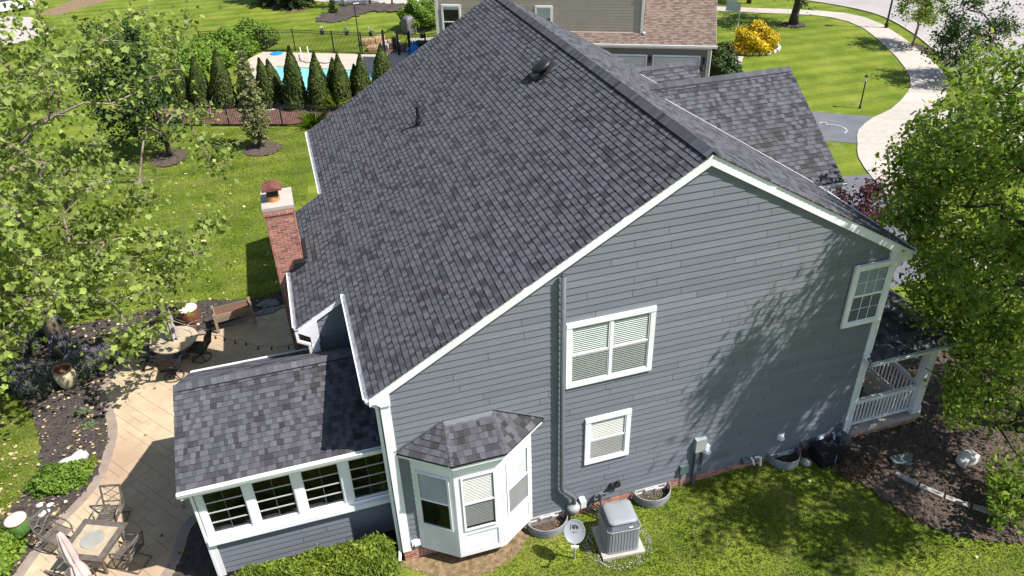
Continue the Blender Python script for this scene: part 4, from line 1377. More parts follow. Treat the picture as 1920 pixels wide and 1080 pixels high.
for i in range(5):
    t = i / 4
    b.tube([(4.55 + .1 * i, -.03 - .02 * i, .34), (4.75 + .08 * i, -.16, .22 + .03 * math.sin(i)), (4.95 + .05 * i, -.40, .18 + .02 * i), (5.1, -.55, .30)], .017, 6)
b.build('refrigerant_lines', M_BLACKP, house)
# basement windows
for (a, c) in BW:
    g = gh(a, 0)
    z1 = .36
    b = MB()
    b.bb((a, -.03, z1 - .05), (c, -.005, z1)); b.bb((a, -.03, -.25), (a + .05, -.005, z1 - .05)); b.bb((c - .05, -.03, -.25), (c, -.005, z1 - .05))
    b.bb((a + .05, -.028, .18), (c - .05, -.006, .22))
    wo = b.build('basement_window', M_CREAM, house)
    MB().bb((a + .05, -.014, -.25), (c - .05, -.010, z1 - .05)).build('pane', M_GLASSD, wo)
    MB().bb((a + .02, -.012, -.3), (c - .02, -.0115, z1 - .02)).build('interior', M_CREAM, wo)
    k = MB()
    for xx in (a + (c - a) * .36, a + (c - a) * .66): k.bb((xx - .014, -.06, .22), (xx + .014, -.03, z1 - .03))
    k.bb((a + (c - a) * .30, -.075, .30), (a + (c - a) * .72, -.06, .33))
    k.build('grip_bar', M_PVC, wo)

# ------------------------------------------------------------------ patio
PATIO_L = smooth_poly([(-9.6, 1.2), (-9.05, 2.8), (-8.5, 4.0), (-8.0, 4.75), (-7.7, 5.5), (-7.6, 6.4), (-7.6, 7.3), (-7.88, 8.4), (-8.18, 9.4), (-7.65, 10.75), (-7.0, 11.2), (-5.6, 11.65), (-4.0, 12.05), (-2.4, 12.48), (-1.3, 12.5)], False, 4)
PATIO_R = smooth_poly([(-4.32, 3.5), (-4.6, 3.2), (-5.05, 2.7), (-5.2, 2.0), (-5.45, 1.3), (-6.0, .6), (-7.0, .2)], False, 4)
OUT = PATIO_L + [(-1.3, 4.98), (-4.30, 4.98)] + PATIO_R + [(-9.6, .2)]
patio = sheet('patio', OUT, 0.018, M_PATIOJ, th=0.05)
def offset_line(L, d):
    out = []
    n = len(L)
    for i in range(n):
        a, b_ = Vector(L[max(i - 1, 0)]), Vector(L[min(i + 1, n - 1)])
        t = (b_ - a).normalized()
        out.append((L[i][0] + t.y * d, L[i][1] - t.x * d))
    return out
L2 = offset_line(PATIO_L, .27)
for A, B, nm in ((PATIO_L, L2, 'border'), (PATIO_R, offset_line(PATIO_R, .27), 'border')):
    for i in range(0, len(A) - 1, 2):
        j = min(i + 2, len(A) - 1)
        pts = [A[k] for k in range(i, j + 1)] + [B[k] for k in range(j, i - 1, -1)]
        MB().extr([(p[0], p[1], .020) for p in pts], (0, 0, .026)).build('border_slab', M_BORDER, patio)
INNER = [p for p in L2] + [(-1.3, 5.0), (-4.30, 5.0)] + offset_line(PATIO_R, .27) + [(-9.2, .3)]
def clip_rect(poly, R0, R1, fr):
    """outline clipped by a rectangle given in the rotated frame fr"""
    P_ = [fr(p) for p in poly]
    for ax, val, sg in ((0, R0[0], 1), (0, R1[0], -1), (1, R0[1], 1), (1, R1[1], -1)):
        out = []
        n = len(P_)
        for i in range(n):
            a, b_ = P_[i - 1], P_[i]
            ia, ib = sg * (a[ax] - val) >= 0, sg * (b_[ax] - val) >= 0
            if ia != ib:
                t = (val - a[ax]) / (b_[ax] - a[ax])
                out.append((a[0] + (b_[0] - a[0]) * t, a[1] + (b_[1] - a[1]) * t))
            if ib: out.append(b_)
        P_ = out
        if len(P_) < 3: return []
    return P_
def patio_slabs():
    r = random.Random(5)
    th = math.radians(38)
    c, s = math.cos(th), math.sin(th)
    fr = lambda p: (c * p[0] + s * p[1], -s * p[0] + c * p[1])
    inv = lambda p: (c * p[0] - s * p[1], s * p[0] + c * p[1])
    cell = 0.235
    q = [fr(p) for p in INNER]
    x0, x1 = min(p[0] for p in q), max(p[0] for p in q)
    y0, y1 = min(p[1] for p in q), max(p[1] for p in q)
    nx, ny = int((x1 - x0) / cell) + 2, int((y1 - y0) / cell) + 2
    used = set()
    g = .004
    n = 0
    for j in range(ny):
        for i in range(nx):
            if (i, j) in used: continue
            wI, hI = r.choice(((3, 2), (2, 2), (2, 3), (3, 3), (2, 1), (1, 2), (4, 2)))
            while wI > 1 and any((i + a, j) in used for a in range(wI)): wI -= 1
            while hI > 1 and any((i + a, j + b_) in used for a in range(wI) for b_ in range(hI)): hI -= 1
            for a in range(wI):
                for b_ in range(hI): used.add((i + a, j + b_))
            pl = clip_rect(INNER, (x0 + i * cell + g, y0 + j * cell + g), (x0 + (i + wI) * cell - g, y0 + (j + hI) * cell - g), fr)
            if len(pl) < 3: continue
            area = abs(sum(pl[k - 1][0] * pl[k][1] - pl[k][0] * pl[k - 1][1] for k in range(len(pl)))) / 2
            if area < .004: continue
            zt = .024 + r.uniform(0, .003)
            MB().extr([(*inv(p), .019) for p in pl], (0, 0, zt), r.gauss(0, .55)).build('paving_slab', M_PATIO, patio)
            n += 1
patio_slabs()
litter('fallen_leaves', OUT, 46, 0.10, M_STRAW, 0.052, SYCA, 29, flat=.25)
LAWNB = [(-11, 13.9), (-1.5, 13.6), (-1.4, 20), (-3, 27), (-12, 26)]
litter('fallen_leaves', LAWNB, 150, 0.09, M_FALL, 0.03, SYCA, 30, dens=lambda x, y: 0.9 if y < 19 else 0.4)
LAWNL = [(-12.5, 2), (-10.6, 2), (-9.6, 5), (-9.5, 7), (-11, 9.5), (-13.5, 9)]
litter('fallen_leaves', LAWNL, 190, 0.08, M_STRAW, 0.035, SYCA, 31, dens=lambda x, y: 0.95 if x > -10.4 else 0.35)
LAWNF = [(.2, -1.6), (11.2, -.8), (12, -3), (13, -4.2), (12, -7), (2, -7)]
litter('fallen_leaves', LAWNF, 18, 0.05, M_FALL, 0.04, SYCA, 32)

# patio furniture ------------------------------------------------------------
def patio_chair(name, label, loc, rz, group, swivel=False, cushion=False):
    """metal armchair: y+ is the way the sitter faces"""
    t = thing(name, label, 'patio chair', loc, rz, group)
    m = M_BLACK if swivel else M_BRONZE
    b = MB()
    for i in range(8):
        y = -.20 + i * .06
        b.bb((-.24, y - .019, .415), (.24, y + .019, .428))
    b.build('seat', m, t, world=False)
    f = MB()
    f.tube([(-.26, -.24, .42), (-.26, .26, .43), (.26, .26, .43), (.26, -.24, .42), (-.26, -.24, .42)], .017, 6)
    f.build('seat_frame', m, t, world=False)
    bk = MB()
    a, c = Vector((-.25, -.25, .42)), Vector((-.25, -.40, .98))
    d, e = Vector((.25, -.25, .42)), Vector((.25, -.40, .98))
    bk.beam(a, c, .035, .035, (0, 1, 0)); bk.beam(d, e, .035, .035, (0, 1, 0)); bk.beam(c, e, .05, .035)
    L = lambda u, v: a + (d - a) * u + (c - a) * v
    bk.beam(L(.03, .22), L(.97, .22), .025, .02)
    if swivel:
        q = MB(); q.extr([L(.04, .18), L(.96, .18), L(.96, .95), L(.04, .95)], (0, .012, 0)); q.build('back_sling', m, t, world=False)
    for k in range(2):          # crossing lattice bars
        v0, v1 = .22 + .37 * k, .22 + .37 * (k + 1)
        for (u0, u1) in ((.05, .95), (.95, .05)):
            pts = [L(u0 + (u1 - u0) * i / 6, v0 + (v1 - v0) * (.5 - .5 * math.cos(math.pi * i / 6))) for i in range(7)]
            bk.tube(pts, .010, 5)
    bk.build('backrest', m, t, world=False)
    for s in (-1, 1):
        ar = MB()
        ar.tube([(s * .26, -.33, .70), (s * .29, -.15, .69), (s * .30, .12, .66), (s * .29, .24, .60), (s * .27, .27, .43)], .020, 6)
        ar.build('armrest', m, t, world=False)
    if swivel:
        q = MB(); q.tube([(0, 0, .41), (0, 0, .12)], .035, 8)
        for k in range(4):
            an = math.pi / 4 + k * math.pi / 2
            q.tube([(0, 0, .16), (.18 * math.cos(an), .18 * math.sin(an), .11), (.29 * math.cos(an), .29 * math.sin(an), .02)], .016, 5)
        q.build('pedestal', m, t, world=False)
        q = MB(); q.tube([(.27 * math.cos(k * math.pi / 12), .27 * math.sin(k * math.pi / 12), .045) for k in range(25)], .012, 5, cap=False)
        q.build('base_ring', m, t, world=False)
    else:
        for s in (-1, 1):
            q = MB(); q.tube([(s * .25, .26, .42), (s * .26, .27, .10), (s * .26, .24, .035), (s * .26, -.36, .035)], .017, 6)
            q.build('leg', m, t, world=False)
        q = MB(); q.tube([(-.26, -.36, .035), (.26, -.36, .035)], .017, 6); q.build('base_rail', m, t, world=False)
    if swivel:
        q = MB(); q.bb((-.25, -.22, .43), (.25, .25, .47)); q.build('seat_pad', m, t, world=False)
        t.scale = (1.12, 1.12, 1.08)
    return t

def faces(p, target):        # rotation so that local +y points at the target
    d = Vector(target) - Vector(p)
    return math.atan2(-d.x, d.y)

# fire table
ft = [G(161, 980, .68), G(230, 983, .68), G(183, 1051, .68), G(120, 1040, .68)]
FC = (ft[0] + ft[1] + ft[2] + ft[3]) / 4
FC.z = 0
e = ft[1] - ft[0]
fang = math.atan2((ft[2] - ft[1]).y, (ft[2] - ft[1]).x)
fire = thing('fire_table', 'square tan tiled fire table with a round grey burner lid', 'fire table', (FC.x, FC.y, .045), fang)
b = MB(); b.bb((-.33, -.33, 0), (.33, .33, .60)); b.build('base', M_TILE, fire, world=False)
b = MB()
for s in (-1, 1):
    b.bb((-.58, s * .505 - .075, .615), (.58, s * .505 + .075, .66)); b.bb((s * .505 - .075, -.43, .615), (s * .505 + .075, .43, .66))
b.build('table_edge', M_BRONZE, fire, world=False)
b = MB()
for i in (0, 1):
    for j in (0, 1):
        b2 = MB(); b2.bb((-.425 + i * .427, -.425 + j * .427, .62), (-.002 + i * .427, -.002 + j * .427, .655), random.gauss(0, .4)); b2.build('tile', M_TILE, fire, world=False)
b = MB(); b.lathe([(0, .676), (.27, .676), (.28, .668), (.28, .656)], (0, 0, 0), 32); b.build('burner_lid', M_TILEG, fire, world=False)
b = MB()
for sx in (-1, 1):
    for sy in (-1, 1): b.bb((sx * .40 - .03, sy * .40 - .03, 0), (sx * .40 + .03, sy * .40 + .03, .615))
for k in range(1):
    pass
for sx in (-1, 1):
    for sy in (-1, 1):
        q = MB(); q.bb((sx * .43 - .03, sy * .43 - .03, 0), (sx * .43 + .03, sy * .43 + .03, .614)); q.build('leg', M_BRONZE, fire, world=False)
GF = 'bronze armchairs around the square fire table'
def at(u, v, z=0.45):
    p = G(u, v, z); p.z = .045
    return p
for (u, v, lab) in ((207, 962, 'lattice back chair behind the square fire table, nearest the sunroom windows'),
                    (105, 1003, 'lattice back chair beside the green glazed drum stool'),
                    (240, 1035, 'lattice back chair on the sunroom side of the square fire table, seen from behind'),
                    (140, 1078, 'lattice back chair under the folded pink umbrella, cut by the lower edge')):
    p = at(u, v)
    patio_chair('patio_chair', lab, p, faces(p, FC) + random.uniform(-.12, .12), GF)

def folded_umbrella(name, label, base, h, m, r=.17, tilt=(0, 0)):
    t = thing(name, label, 'umbrella', base)
    b = MB(); b.tube([(0, 0, 0), (tilt[0], tilt[1], h + .03)], .02, 8); b.build('pole', M_BRONZE, t, world=False)
    seg = 40
    V, F = [], []
    prof = [(h, .015), (h - .05, .05), (h - .18, .085), (h - .5, .125), (h - .85, .145), (h - 1.02, .105), (h - 1.10, .125), (h - 1.35, .19), (h - 1.5, .21)]
    for (z, rr) in prof:
        for k in range(seg):
            a = 2 * math.pi * k / seg
            ff = 1 + .26 * math.sin(a * 8 + z * 1.3) + .08 * math.sin(a * 17)
            x = z / h
            V.append((rr * r / .17 * ff * math.cos(a) + tilt[0] * x, rr * r / .17 * ff * math.sin(a) + tilt[1] * x, z))
    for i in range(len(prof) - 1):
        for k in range(seg):
            F.append((i * seg + k, i * seg + (k + 1) % seg, (i + 1) * seg + (k + 1) % seg, (i + 1) * seg + k))
    b = MB(); b.add(V, F); b.build('canopy', m, t, world=False, smooth=True)
    b = MB(); b.tube([((.115 * r / .17) * math.cos(k * .524) + tilt[0] * .6, (.115 * r / .17) * math.sin(k * .524) + tilt[1] * .6, h - 1.02) for k in range(13)], .014, 5, cap=False); b.build('tie_strap', m, t, world=False)
    b = MB(); b.lathe([(0, h + .09), (.02, h + .07), (.012, h + .03), (.03, h + .0)], (tilt[0], tilt[1], 0), 10); b.build('finial', M_BRONZE, t, world=False)
    b = MB(); b.lathe([(.26, 0), (.25, .05), (.06, .09), (.045, .3), (.0, .3)], (0, 0, 0), 20); b.build('base_plate', M_BRONZE, t, world=False)
    return t
ub = G(110, 1000, 2.45); ub.z = .045
folded_umbrella('patio_umbrella', 'folded faded pink umbrella standing beside the square fire table', ub, 2.45, M_FABRIC, .145)

# round table with swivel chairs
TC = G(325, 636, .74); TC.z = .045
rt = thing('round_table', 'round tan tiled dining table with dark rim on the far patio', 'table', TC)
b = MB(); b.lathe([(0, .70), (.56, .70), (.56, .685), (0, .685)], (0, 0, 0), 40); b.build('tabletop', M_TILE, rt, world=False)
b = MB(); b.lathe([(.58, .66), (.58, .705), (.60, .712), (.72, .712), (.755, .70), (.76, .66), (.72, .64), (.58, .66)], (0, 0, 0), 48); b.build('table_rim', M_TILE, rt, world=False, smooth=False)
b = MB(); b.lathe([(.56, .684), (.56, .703), (.58, .703), (.58, .684)], (0, 0, 0), 40); b.build('rim_groove', M_BRONZE, rt, world=False)
b = MB(); b.lathe([(.34, 0), (.32, .05), (.10, .12), (.08, .5), (.22, .64), (.0, .66)], (0, 0, 0), 20); b.build('pedestal', M_BRONZE, rt, world=False)
ub = TC + Vector((.03, .03, 0))
folded_umbrella('patio_umbrella', 'folded taupe umbrella through the middle of the round table', ub, 2.30, M_FABRICT, .15)
GR = 'dark swivel chairs around the round table'
for (u, v, lab) in ((374, 655, 'dark swivel chair to the right of the round table, by the sunlit strip of patio'),
                    (322, 690, 'dark swivel chair in front of the round table, with a dry leaf on its seat'),
                    (272, 668, 'dark swivel chair left of the round table, at the lavender bed')):
    p = at(u, v, .42)
    patio_chair('swivel_chair', lab, p, faces(p, TC) + random.uniform(-.25, .25), GR, swivel=True)

def drum(name, label, base, r, h, body, top):
    t = thing(name, label, 'garden stool', base)
    b = MB(); b.lathe([(r * .80, 0), (r * .98, h * .30), (r * 1.04, h * .55), (r * 1.0, h * .80), (r * .95, h * .88)], (0, 0, 0), 32); b.build('body', body, t, world=False, smooth=True)
    b = MB(); b.lathe([(r * .95, h * .88), (r * 1.0, h * .90), (r * .99, h * .96), (r * .94, h * .965)], (0, 0, 0), 32); b.build('rim_band', M_RUSTGL, t, world=False)
    b = MB(); b.lathe([(r * .945, h * .96), (r * .93, h * 1.0), (r * .6, h * 1.01), (0, h * 1.01)], (0, 0, 0), 32); b.build('lid', top, t, world=False, smooth=True)
    return t
p = G(43, 1000, 0); p.z = .05
drum('drum_stool', 'green glazed drum stool with pale lid in the mulch', p, .27, .50, M_GREENGL, M_DRUMTOP)
p = G(360, 606, 0); p.z = .05
drum('drum_stool', 'brown glazed drum stool with cream lid between the round table and the wooden planter', p, .34, .62, M_RUSTGL, M_DRUMTOP)
p = G(132, 728, 0); p.z = .05
ur = thing('urn_planter', 'cream glazed urn planter with brown rim in front of the lavender', 'planter', p)
b = MB(); b.lathe([(0, 0), (.16, 0), (.24, .18), (.30, .42), (.31, .56), (.28, .66), (.26, .70)], (0, 0, 0), 32); b.build('body', M_URN, ur, world=False, smooth=True)
b = MB(); b.lathe([(.26, .70), (.31, .73), (.30, .76), (.25, .76), (.24, .70), (.20, .5)], (0, 0, 0), 32); b.build('rim', M_RUSTGL, ur, world=False, smooth=True)
b = MB(); b.lathe([(.235, .56), (0, .57)], (0, 0, 0), 24); b.build('soil', M_SOIL, ur, world=False)

# raised wooden planter
pa, pb = G(399, 583, .8), G(468, 566, .8)
pm = (pa + pb) / 2
ang = math.atan2(pb.y - pa.y, pb.x - pa.x)
pl = thing('raised_planter', 'weathered wooden planter box on four legs at the patio edge', 'planter', (pm.x, pm.y, .02), ang)
Lp = (pb - pa).length / 2
for s in (-1, 1):
    for k in range(2):
        b = MB(); b.bb((-Lp + .03, s * .27 - .015, .44 + k * .15), (Lp - .03, s * .27 + .015, .585 + k * .15), random.gauss(0, .5)); b.build('side_board', M_CEDAR, pl, world=False)
        b = MB(); b.bb((s * (Lp - .02) - .015, -.25, .44 + k * .15), (s * (Lp - .02) + .015, .25, .585 + k * .15), random.gauss(0, .5)); b.build('end_board', M_CEDAR, pl, world=False)
for sx in (-1, 1):
    for sy in (-1, 1):
        b = MB(); b.bb((sx * Lp - .045, sy * .29 - .035, 0), (sx * Lp + .045, sy * .29 + .035, .80)); b.build('leg', M_CEDAR, pl, world=False)
b = MB(); b.bb((-Lp + .04, -.25, .50), (Lp - .04, .25, .64)); b.build('soil', M_SOIL, pl, world=False)

# stones ----------------------------------------------------------------------
def rock(name, label, cat, c, d, m, seed=1, flat=False, group=None, rz=0.0, parent=None):
    r = random.Random(seed)
    b = MB()
    seg, rows = 12, 7
    V, F = [], []
    ph = [r.uniform(0, 6.28) for _ in range(6)]
    for i in range(rows + 1):
        el = -math.pi / 2 + math.pi * i / rows
        for k in range(seg):
            a = 2 * math.pi * k / seg
            rr = 1 + .16 * math.sin(2 * a + ph[0]) + .10 * math.sin(3 * a + ph[1] + el) + .08 * math.sin(5 * a + ph[2] + 2 * el)
            ex = .55 if flat else .75
            ce, se = math.copysign(abs(math.cos(el)) ** ex, math.cos(el)), math.copysign(abs(math.sin(el)) ** ex, math.sin(el))
            V.append((d[0] * rr * ce * math.cos(a), d[1] * rr * ce * math.sin(a), d[2] * se))
    for i in range(rows):
        for k in range(seg):
            F.append((i * seg + k, i * seg + (k + 1) % seg, (i + 1) * seg + (k + 1) % seg, (i + 1) * seg + k))
    b.add(V, F, r.gauss(0, .5))
    o = b.build(name, m, parent, world=False, smooth=not flat)
    o.location = c
    o.rotation_euler = (0, 0, rz)
    if label: tag(o, label, cat, group)
    return o
c = G(1811, 866, 0); rock('boulder', 'pale grey boulder alone in the mulch bed', 'boulder', c + Vector((0, 0, .12)), (.30, .24, .20), M_STONEW, 3)
c = G(504, 571, 0); rock('stepping_stone', 'dark slate stepping stone nearer the lawn', 'stepping stone', (c.x, c.y, .05), (.42, .26, .045), M_STONED, 5, True, 'slate stepping stones by the chimney', .2)
c = G(502, 586, 0); rock('stepping_stone', 'dark slate stepping stone nearer the patio', 'stepping stone', (c.x, c.y, .05), (.46, .24, .045), M_STONED, 8, True, 'slate stepping stones by the chimney', .15)
c = G(1692, 866, 0)
sl = MB(); sl.extr([(-.36, -.02, 0), (.02, -.24, .0), (.40, .06, 0), (.1, .17, 0), (-.30, .19, 0)], (0, 0, .035)); o = sl.build('slate_slab', M_GREENPL, None)
o.location = c + Vector((0, 0, .08)); o.rotation_euler = (.08, .06, .1); tag(o, 'grey green flat slab lying in the mulch near the porch', 'slab')
c = G(118, 880, 0); rock('garden_rock', 'white rock beside the yellow moss by the patio curve', 'rock', c + Vector((.1, .0, .10)), (.30, .22, .17), M_STONEW, 13, True, 'pale rocks at the shrub by the patio', .5)
c = G(152, 868, 0); rock('garden_rock', 'flat white rock against the patio border, right of the other', 'rock', c + Vector((-.05, .05, .09)), (.30, .24, .15), M_STONEW, 14, True, 'pale rocks at the shrub by the patio', 1.0)
for i, (u, v) in enumerate(((76, 950), (88, 962), (80, 968), (95, 950))):
    c = G(u, v, 0)
    rock('garden_rock', ('small cream stone beside the green drum stool, topmost', 'small cream stone beside the green drum stool, lowest right', 'small cream stone beside the green drum stool, lowest', 'small cream stone beside the green drum stool, nearest the patio')[i], 'rock', c + Vector((0, 0, .06)), (.10, .07, .05), M_STONEW, 20 + i, False, 'small cream stones by the drum stool')
# curved stone edging in the bed
edge = smooth_poly([tuple(G(u, v)[:2]) for u, v in ((1677, 889), (1730, 918), (1790, 943), (1850, 962), (1905, 972), (1960, 970), (2040, 950))], False, 8)
acc, cur, n = [], 0.0, 0
pts = [Vector((*p, 0)) for p in edge]
dist = [0]
for i in range(1, len(pts)): dist.append(dist[-1] + (pts[i] - pts[i - 1]).length)
def along(s):
    for i in range(1, len(pts)):
        if dist[i] >= s:
            t = (s - dist[i - 1]) / (dist[i] - dist[i - 1]); return pts[i - 1].lerp(pts[i], t)
    return pts[-1]
ew = thing('stone_edging', 'curved row of grey edging blocks in the mulch bed', 'edging', (*edge[0], gh(*edge[0])))
s = 0.0
while s < dist[-1] - .3:
    L = 0.62
    a, b_ = along(s + .02), along(min(s + L - .02, dist[-1]))
    z = gh(a.x, a.y) + .10
    q = MB()
    d = (b_ - a).normalized(); nrm = Vector((-d.y, d.x, 0))
    w0 = .075
    jig = random.uniform(-.01, .01)
    P8 = [a + nrm * w0, a - nrm * w0, b_ - nrm * w0, b_ + nrm * w0]
    P8 = [p + Vector((0, 0, z - .16)) for p in P8] + [p + Vector((0, 0, z + jig)) - (p - (a + b_) / 2) * .04 for p in P8]
    q.add(P8, [(0, 1, 2, 3), (7, 6, 5, 4), (0, 4, 5, 1), (1, 5, 6, 2), (2, 6, 7, 3), (3, 7, 4, 0)], random.gauss(0, .6))
    q.build('edging_stone', M_STONE, ew)
    s += L

# things along the gable -------------------------------------------------------
# air conditioner on its pad
ap = Vector((5.10, -1.13, gh(5.1, -1.1)))
pad = thing('equipment_pad', 'pale concrete pad under the air conditioner', 'concrete pad', ap, -.09)
b = MB(); b.bb((-.53, -.50, -.03), (.53, .50, .085)); b.build('slab', M_CONC, pad, world=False)
b = MB()
r_ = random.Random(2)
gv = MB()
for i in range(420):
    a = r_.uniform(0, 6.283); q = r_.uniform(.62, .86)
    x, y = q * math.cos(a), q * math.sin(a)
    if abs(x) < .54 and abs(y) < .51: continue
    s_ = r_.uniform(.012, .028)
    gv.box((x, y, .012), (s_, s_, s_), Matrix.Rotation(r_.uniform(0, 3), 3, 'Z'), r_.gauss(0, .5))
gv.build('gravel', M_STONE, pad, world=False, kind='stuff')
ac = thing('air_conditioner', 'grey outdoor air conditioner unit with a domed top on a concrete pad', 'air conditioner', ap + Vector((0, 0, .088)), -.09)
def rrect(h, rad, n=5):
    out = []
    for (sx, sy, a0) in ((1, 1, 0), (-1, 1, 90), (-1, -1, 180), (1, -1, 270)):
        for k in range(n + 1):
            a = math.radians(a0 + 90 * k / n)
            out.append((sx * (h - rad) + rad * math.cos(a), sy * (h - rad) + rad * math.sin(a)))
    return out
def loft(mb, secs, cap_top=True, tone=0.0):
    n = len(secs[0][1])
    V, F = [], []
    for z, pl_ in secs: V += [(x, y, z) for x, y in pl_]
    for i in range(len(secs) - 1):
        for k in range(n): F.append((i * n + k, i * n + (k + 1) % n, (i + 1) * n + (k + 1) % n, (i + 1) * n + k))
    if cap_top: F.append(tuple((len(secs) - 1) * n + k for k in range(n)))
    return mb.add(V, F, tone)
b = MB(); loft(b, [(0, rrect(.385, .10)), (.73, rrect(.385, .10))]); b.build('coil', M_ACDARK, ac, world=False)
b = MB(); loft(b, [(0, rrect(.42, .11)), (.05, rrect(.42, .11)), (.05, rrect(.40, .10))]); b.build('base_pan', M_ACGREY, ac, world=False)
for side in range(4):
    R = Matrix.Rotation(side * math.pi / 2, 3, 'Z')
    for k in range(8):
        x = -.30 + .60 * (k + .5) / 8
        q = MB(); q.box(R @ Vector((x, -.405, .39)), (.062, .022, .68), R); q.build('louvre_panel', M_ACGREY, ac, world=False)
    q = MB(); q.lathe([(.085, .05), (.085, .73)], R @ Vector((-.325, -.325, 0)), 8); q.build('corner_post', M_ACGREY, ac, world=False, smooth=True)
b = MB(); loft(b, [(.73, rrect(.425, .12)), (.77, rrect(.425, .12)), (.775, rrect(.415, .11))]); b.build('top_band', M_ACGREY, ac, world=False)
b = MB(); loft(b, [(.775, rrect(.41, .11)), (.90, rrect(.35, .11)), (.93, rrect(.33, .1))]); b.build('fan_grille', M_ACDARK, ac, world=False)
b = MB()
for side in range(4):
    R = Matrix.Rotation(side * math.pi / 2, 3, 'Z')
    for k in range(15):
        x = -.31 + .62 * k / 14
        b.beam(R @ Vector((x, -.405, .79)), R @ Vector((x * .86, -.355, .895)), .006, .010)
    for k in range(5):
        t = (k + .5) / 5
        b.beam(R @ Vector((-.33 + .03 * t, -.408 + .05 * t, .785 + .11 * t)), R @ Vector((.33 - .03 * t, -.408 + .05 * t, .785 + .11 * t)), .006, .006)
b.build('grille_bars', M_ACGREY, ac, world=False, kind='stuff')
b = MB(); loft(b, [(.93, rrect(.355, .12)), (.955, rrect(.36, .12)), (.985, rrect(.33, .12)), (1.005, rrect(.22, .12)), (1.01, rrect(.125, .12))]); b.build('top_cover', M_ACGREY, ac, world=False, smooth=True)
b = MB(); b.box((.16, -.392, .84), (.10, .006, .022), Matrix.Rotation(-.45, 3, 'X')); b.build('nameplate', M_WHITE, ac, world=False)

# satellite dish
dp = Vector((3.91, -1.27, gh(3.9, -1.3)))
ds = thing('satellite_dish', 'grey satellite dish on a short post in the lawn', 'satellite dish', dp)
b = MB(); b.tube([(0, 0, -.05), (0, 0, .86)], .024, 10); b.build('post', M_GREYBOX, ds, world=False)
fwd = Vector((-.26, -.72, .64)).normalized()
xa = Vector((0, 0, 1)).cross(fwd).normalized(); ya = fwd.cross(xa)
Rd = Matrix((xa, ya, fwd)).transposed()
dc = Vector((-.01, .02, .98))
b = MB()
prof = [(.0, .0), (.10, .006), (.18, .022), (.25, .045), (.265, .056), (.262, .050), (.18, .014), (.10, -.004), (0, -.012)]
V0 = len(b.v)
b.lathe(prof, (0, 0, 0), 36)
b.v = [tuple(Rd @ Vector((p[0] * .95, p[1] * 1.08, p[2])) + dc) for p in b.v]
b.build('reflector', M_DISH, ds, world=False, smooth=True)
b = MB(); b.tube([dc + Rd @ Vector((0, -.27, .03)), dc + Rd @ Vector((0, -.34, .18)), dc + Rd @ Vector((0, -.30, .34))], .014, 6); b.build('feed_arm', M_GREYBOX, ds, world=False)
b = MB(); b.beam(dc + Rd @ Vector((-.09, -.29, .34)), dc + Rd @ Vector((.09, -.29, .34)), .05, .055); b.build('feed_horn', M_PVC, ds, world=False)
b = MB(); b.beam(Vector((0, 0, .84)), dc - fwd * .012, .06, .07); b.build('bracket', M_GREYBOX, ds, world=False)
b = MB()     # dark printed emblem on the dish
for (x0, y0, x1, y1) in ((-.09, .04, -.09, .14), (-.09, .14, -.03, .14), (-.03, .14, -.03, .05), (-.06, .09, -.01, .09), (.0, .05, .0, .15), (.0, .15, .05, .13), (.05, .13, .05, .06), (.02, .10, .08, .10), (.08, .05, .08, .13), (-.05, -.02, .05, -.01)):
    f0 = Rd @ Vector((x0, y0, .012 + .3 * (x0 * x0 + y0 * y0))); f1 = Rd @ Vector((x1, y1, .012 + .3 * (x1 * x1 + y1 * y1)))
    b.beam(dc + f0, dc + f1, .014, .004, fwd)
b.build('emblem', M_BLACK, ds, world=False)

# window wells
def well(x0, x1, label, lit):
    xm, hw = (x0 + x1) / 2, (x1 - x0) / 2 + .06
    g = gh(xm, -.3)
    t = thing('window_well', label, 'window well', (xm, 0, g), 0, 'corrugated steel window wells along the gable')
    seg = 22
    dep = .48
    b = MB()
    prof = []
    for k in range(9):
        z = -.35 + .54 * k / 8
        prof.append(((.018 if k % 2 else -.008), z))
    V, F = [], []
    for (o_, z) in prof:
        for k in range(seg + 1):
            a = math.pi + math.pi * k / seg
            V.append(((hw + o_) * math.cos(a), (dep + o_) * math.sin(a) - .03, z + .08))
    n = seg + 1
    for i in range(len(prof) - 1):
        for k in range(seg): F.append((i * n + k, i * n + k + 1, (i + 1) * n + k + 1, (i + 1) * n + k))
    b.add(V, F)
    b.build('corrugated_wall', M_GALV, t, world=False, smooth=True)
    b = MB(); b.tube([(hw * math.cos(math.pi + math.pi * k / seg), dep * math.sin(math.pi + math.pi * k / seg) - .03, .27) for k in range(seg + 1)], .014, 6); b.build('rim', M_GALV, t, world=False)
    b = MB()
    V = [(0, -.03, .03)] + [(hw * .985 * math.cos(math.pi + math.pi * k / seg), dep * .985 * math.sin(math.pi + math.pi * k / seg) - .03, .02) for k in range(seg + 1)]
    b.add(V, [(0, k + 1, k + 2) for k in range(seg)]); b.build('gravel_floor', M_MULCH, t, world=False)
    r2 = np.random.default_rng(int(x0 * 100))
    n_ = 90
    a = r2.uniform(math.pi, 2 * math.pi, n_); q = np.sqrt(r2.uniform(0, .9, n_))
    Pn = np.column_stack([q * hw * np.cos(a), q * dep * np.sin(a) - .03, r2.uniform(.03, .07, n_)])
    V, k, tn = leaf_arrays(Pn, .05, LEAF6, r2, up=1.0)
    np_mesh('debris', V, k, lit, t, tn, 'stuff', world=False)
well(3.15, 4.10, 'steel window well behind the satellite dish, filled with tan leaves', M_BROWNLEAF)
well(6.05, 6.95, 'steel window well right of the air conditioner, with green weeds inside', M_LAVL)
well(10.02, 10.80, 'steel window well below the white wall vent, in tree shade', M_MULCH)

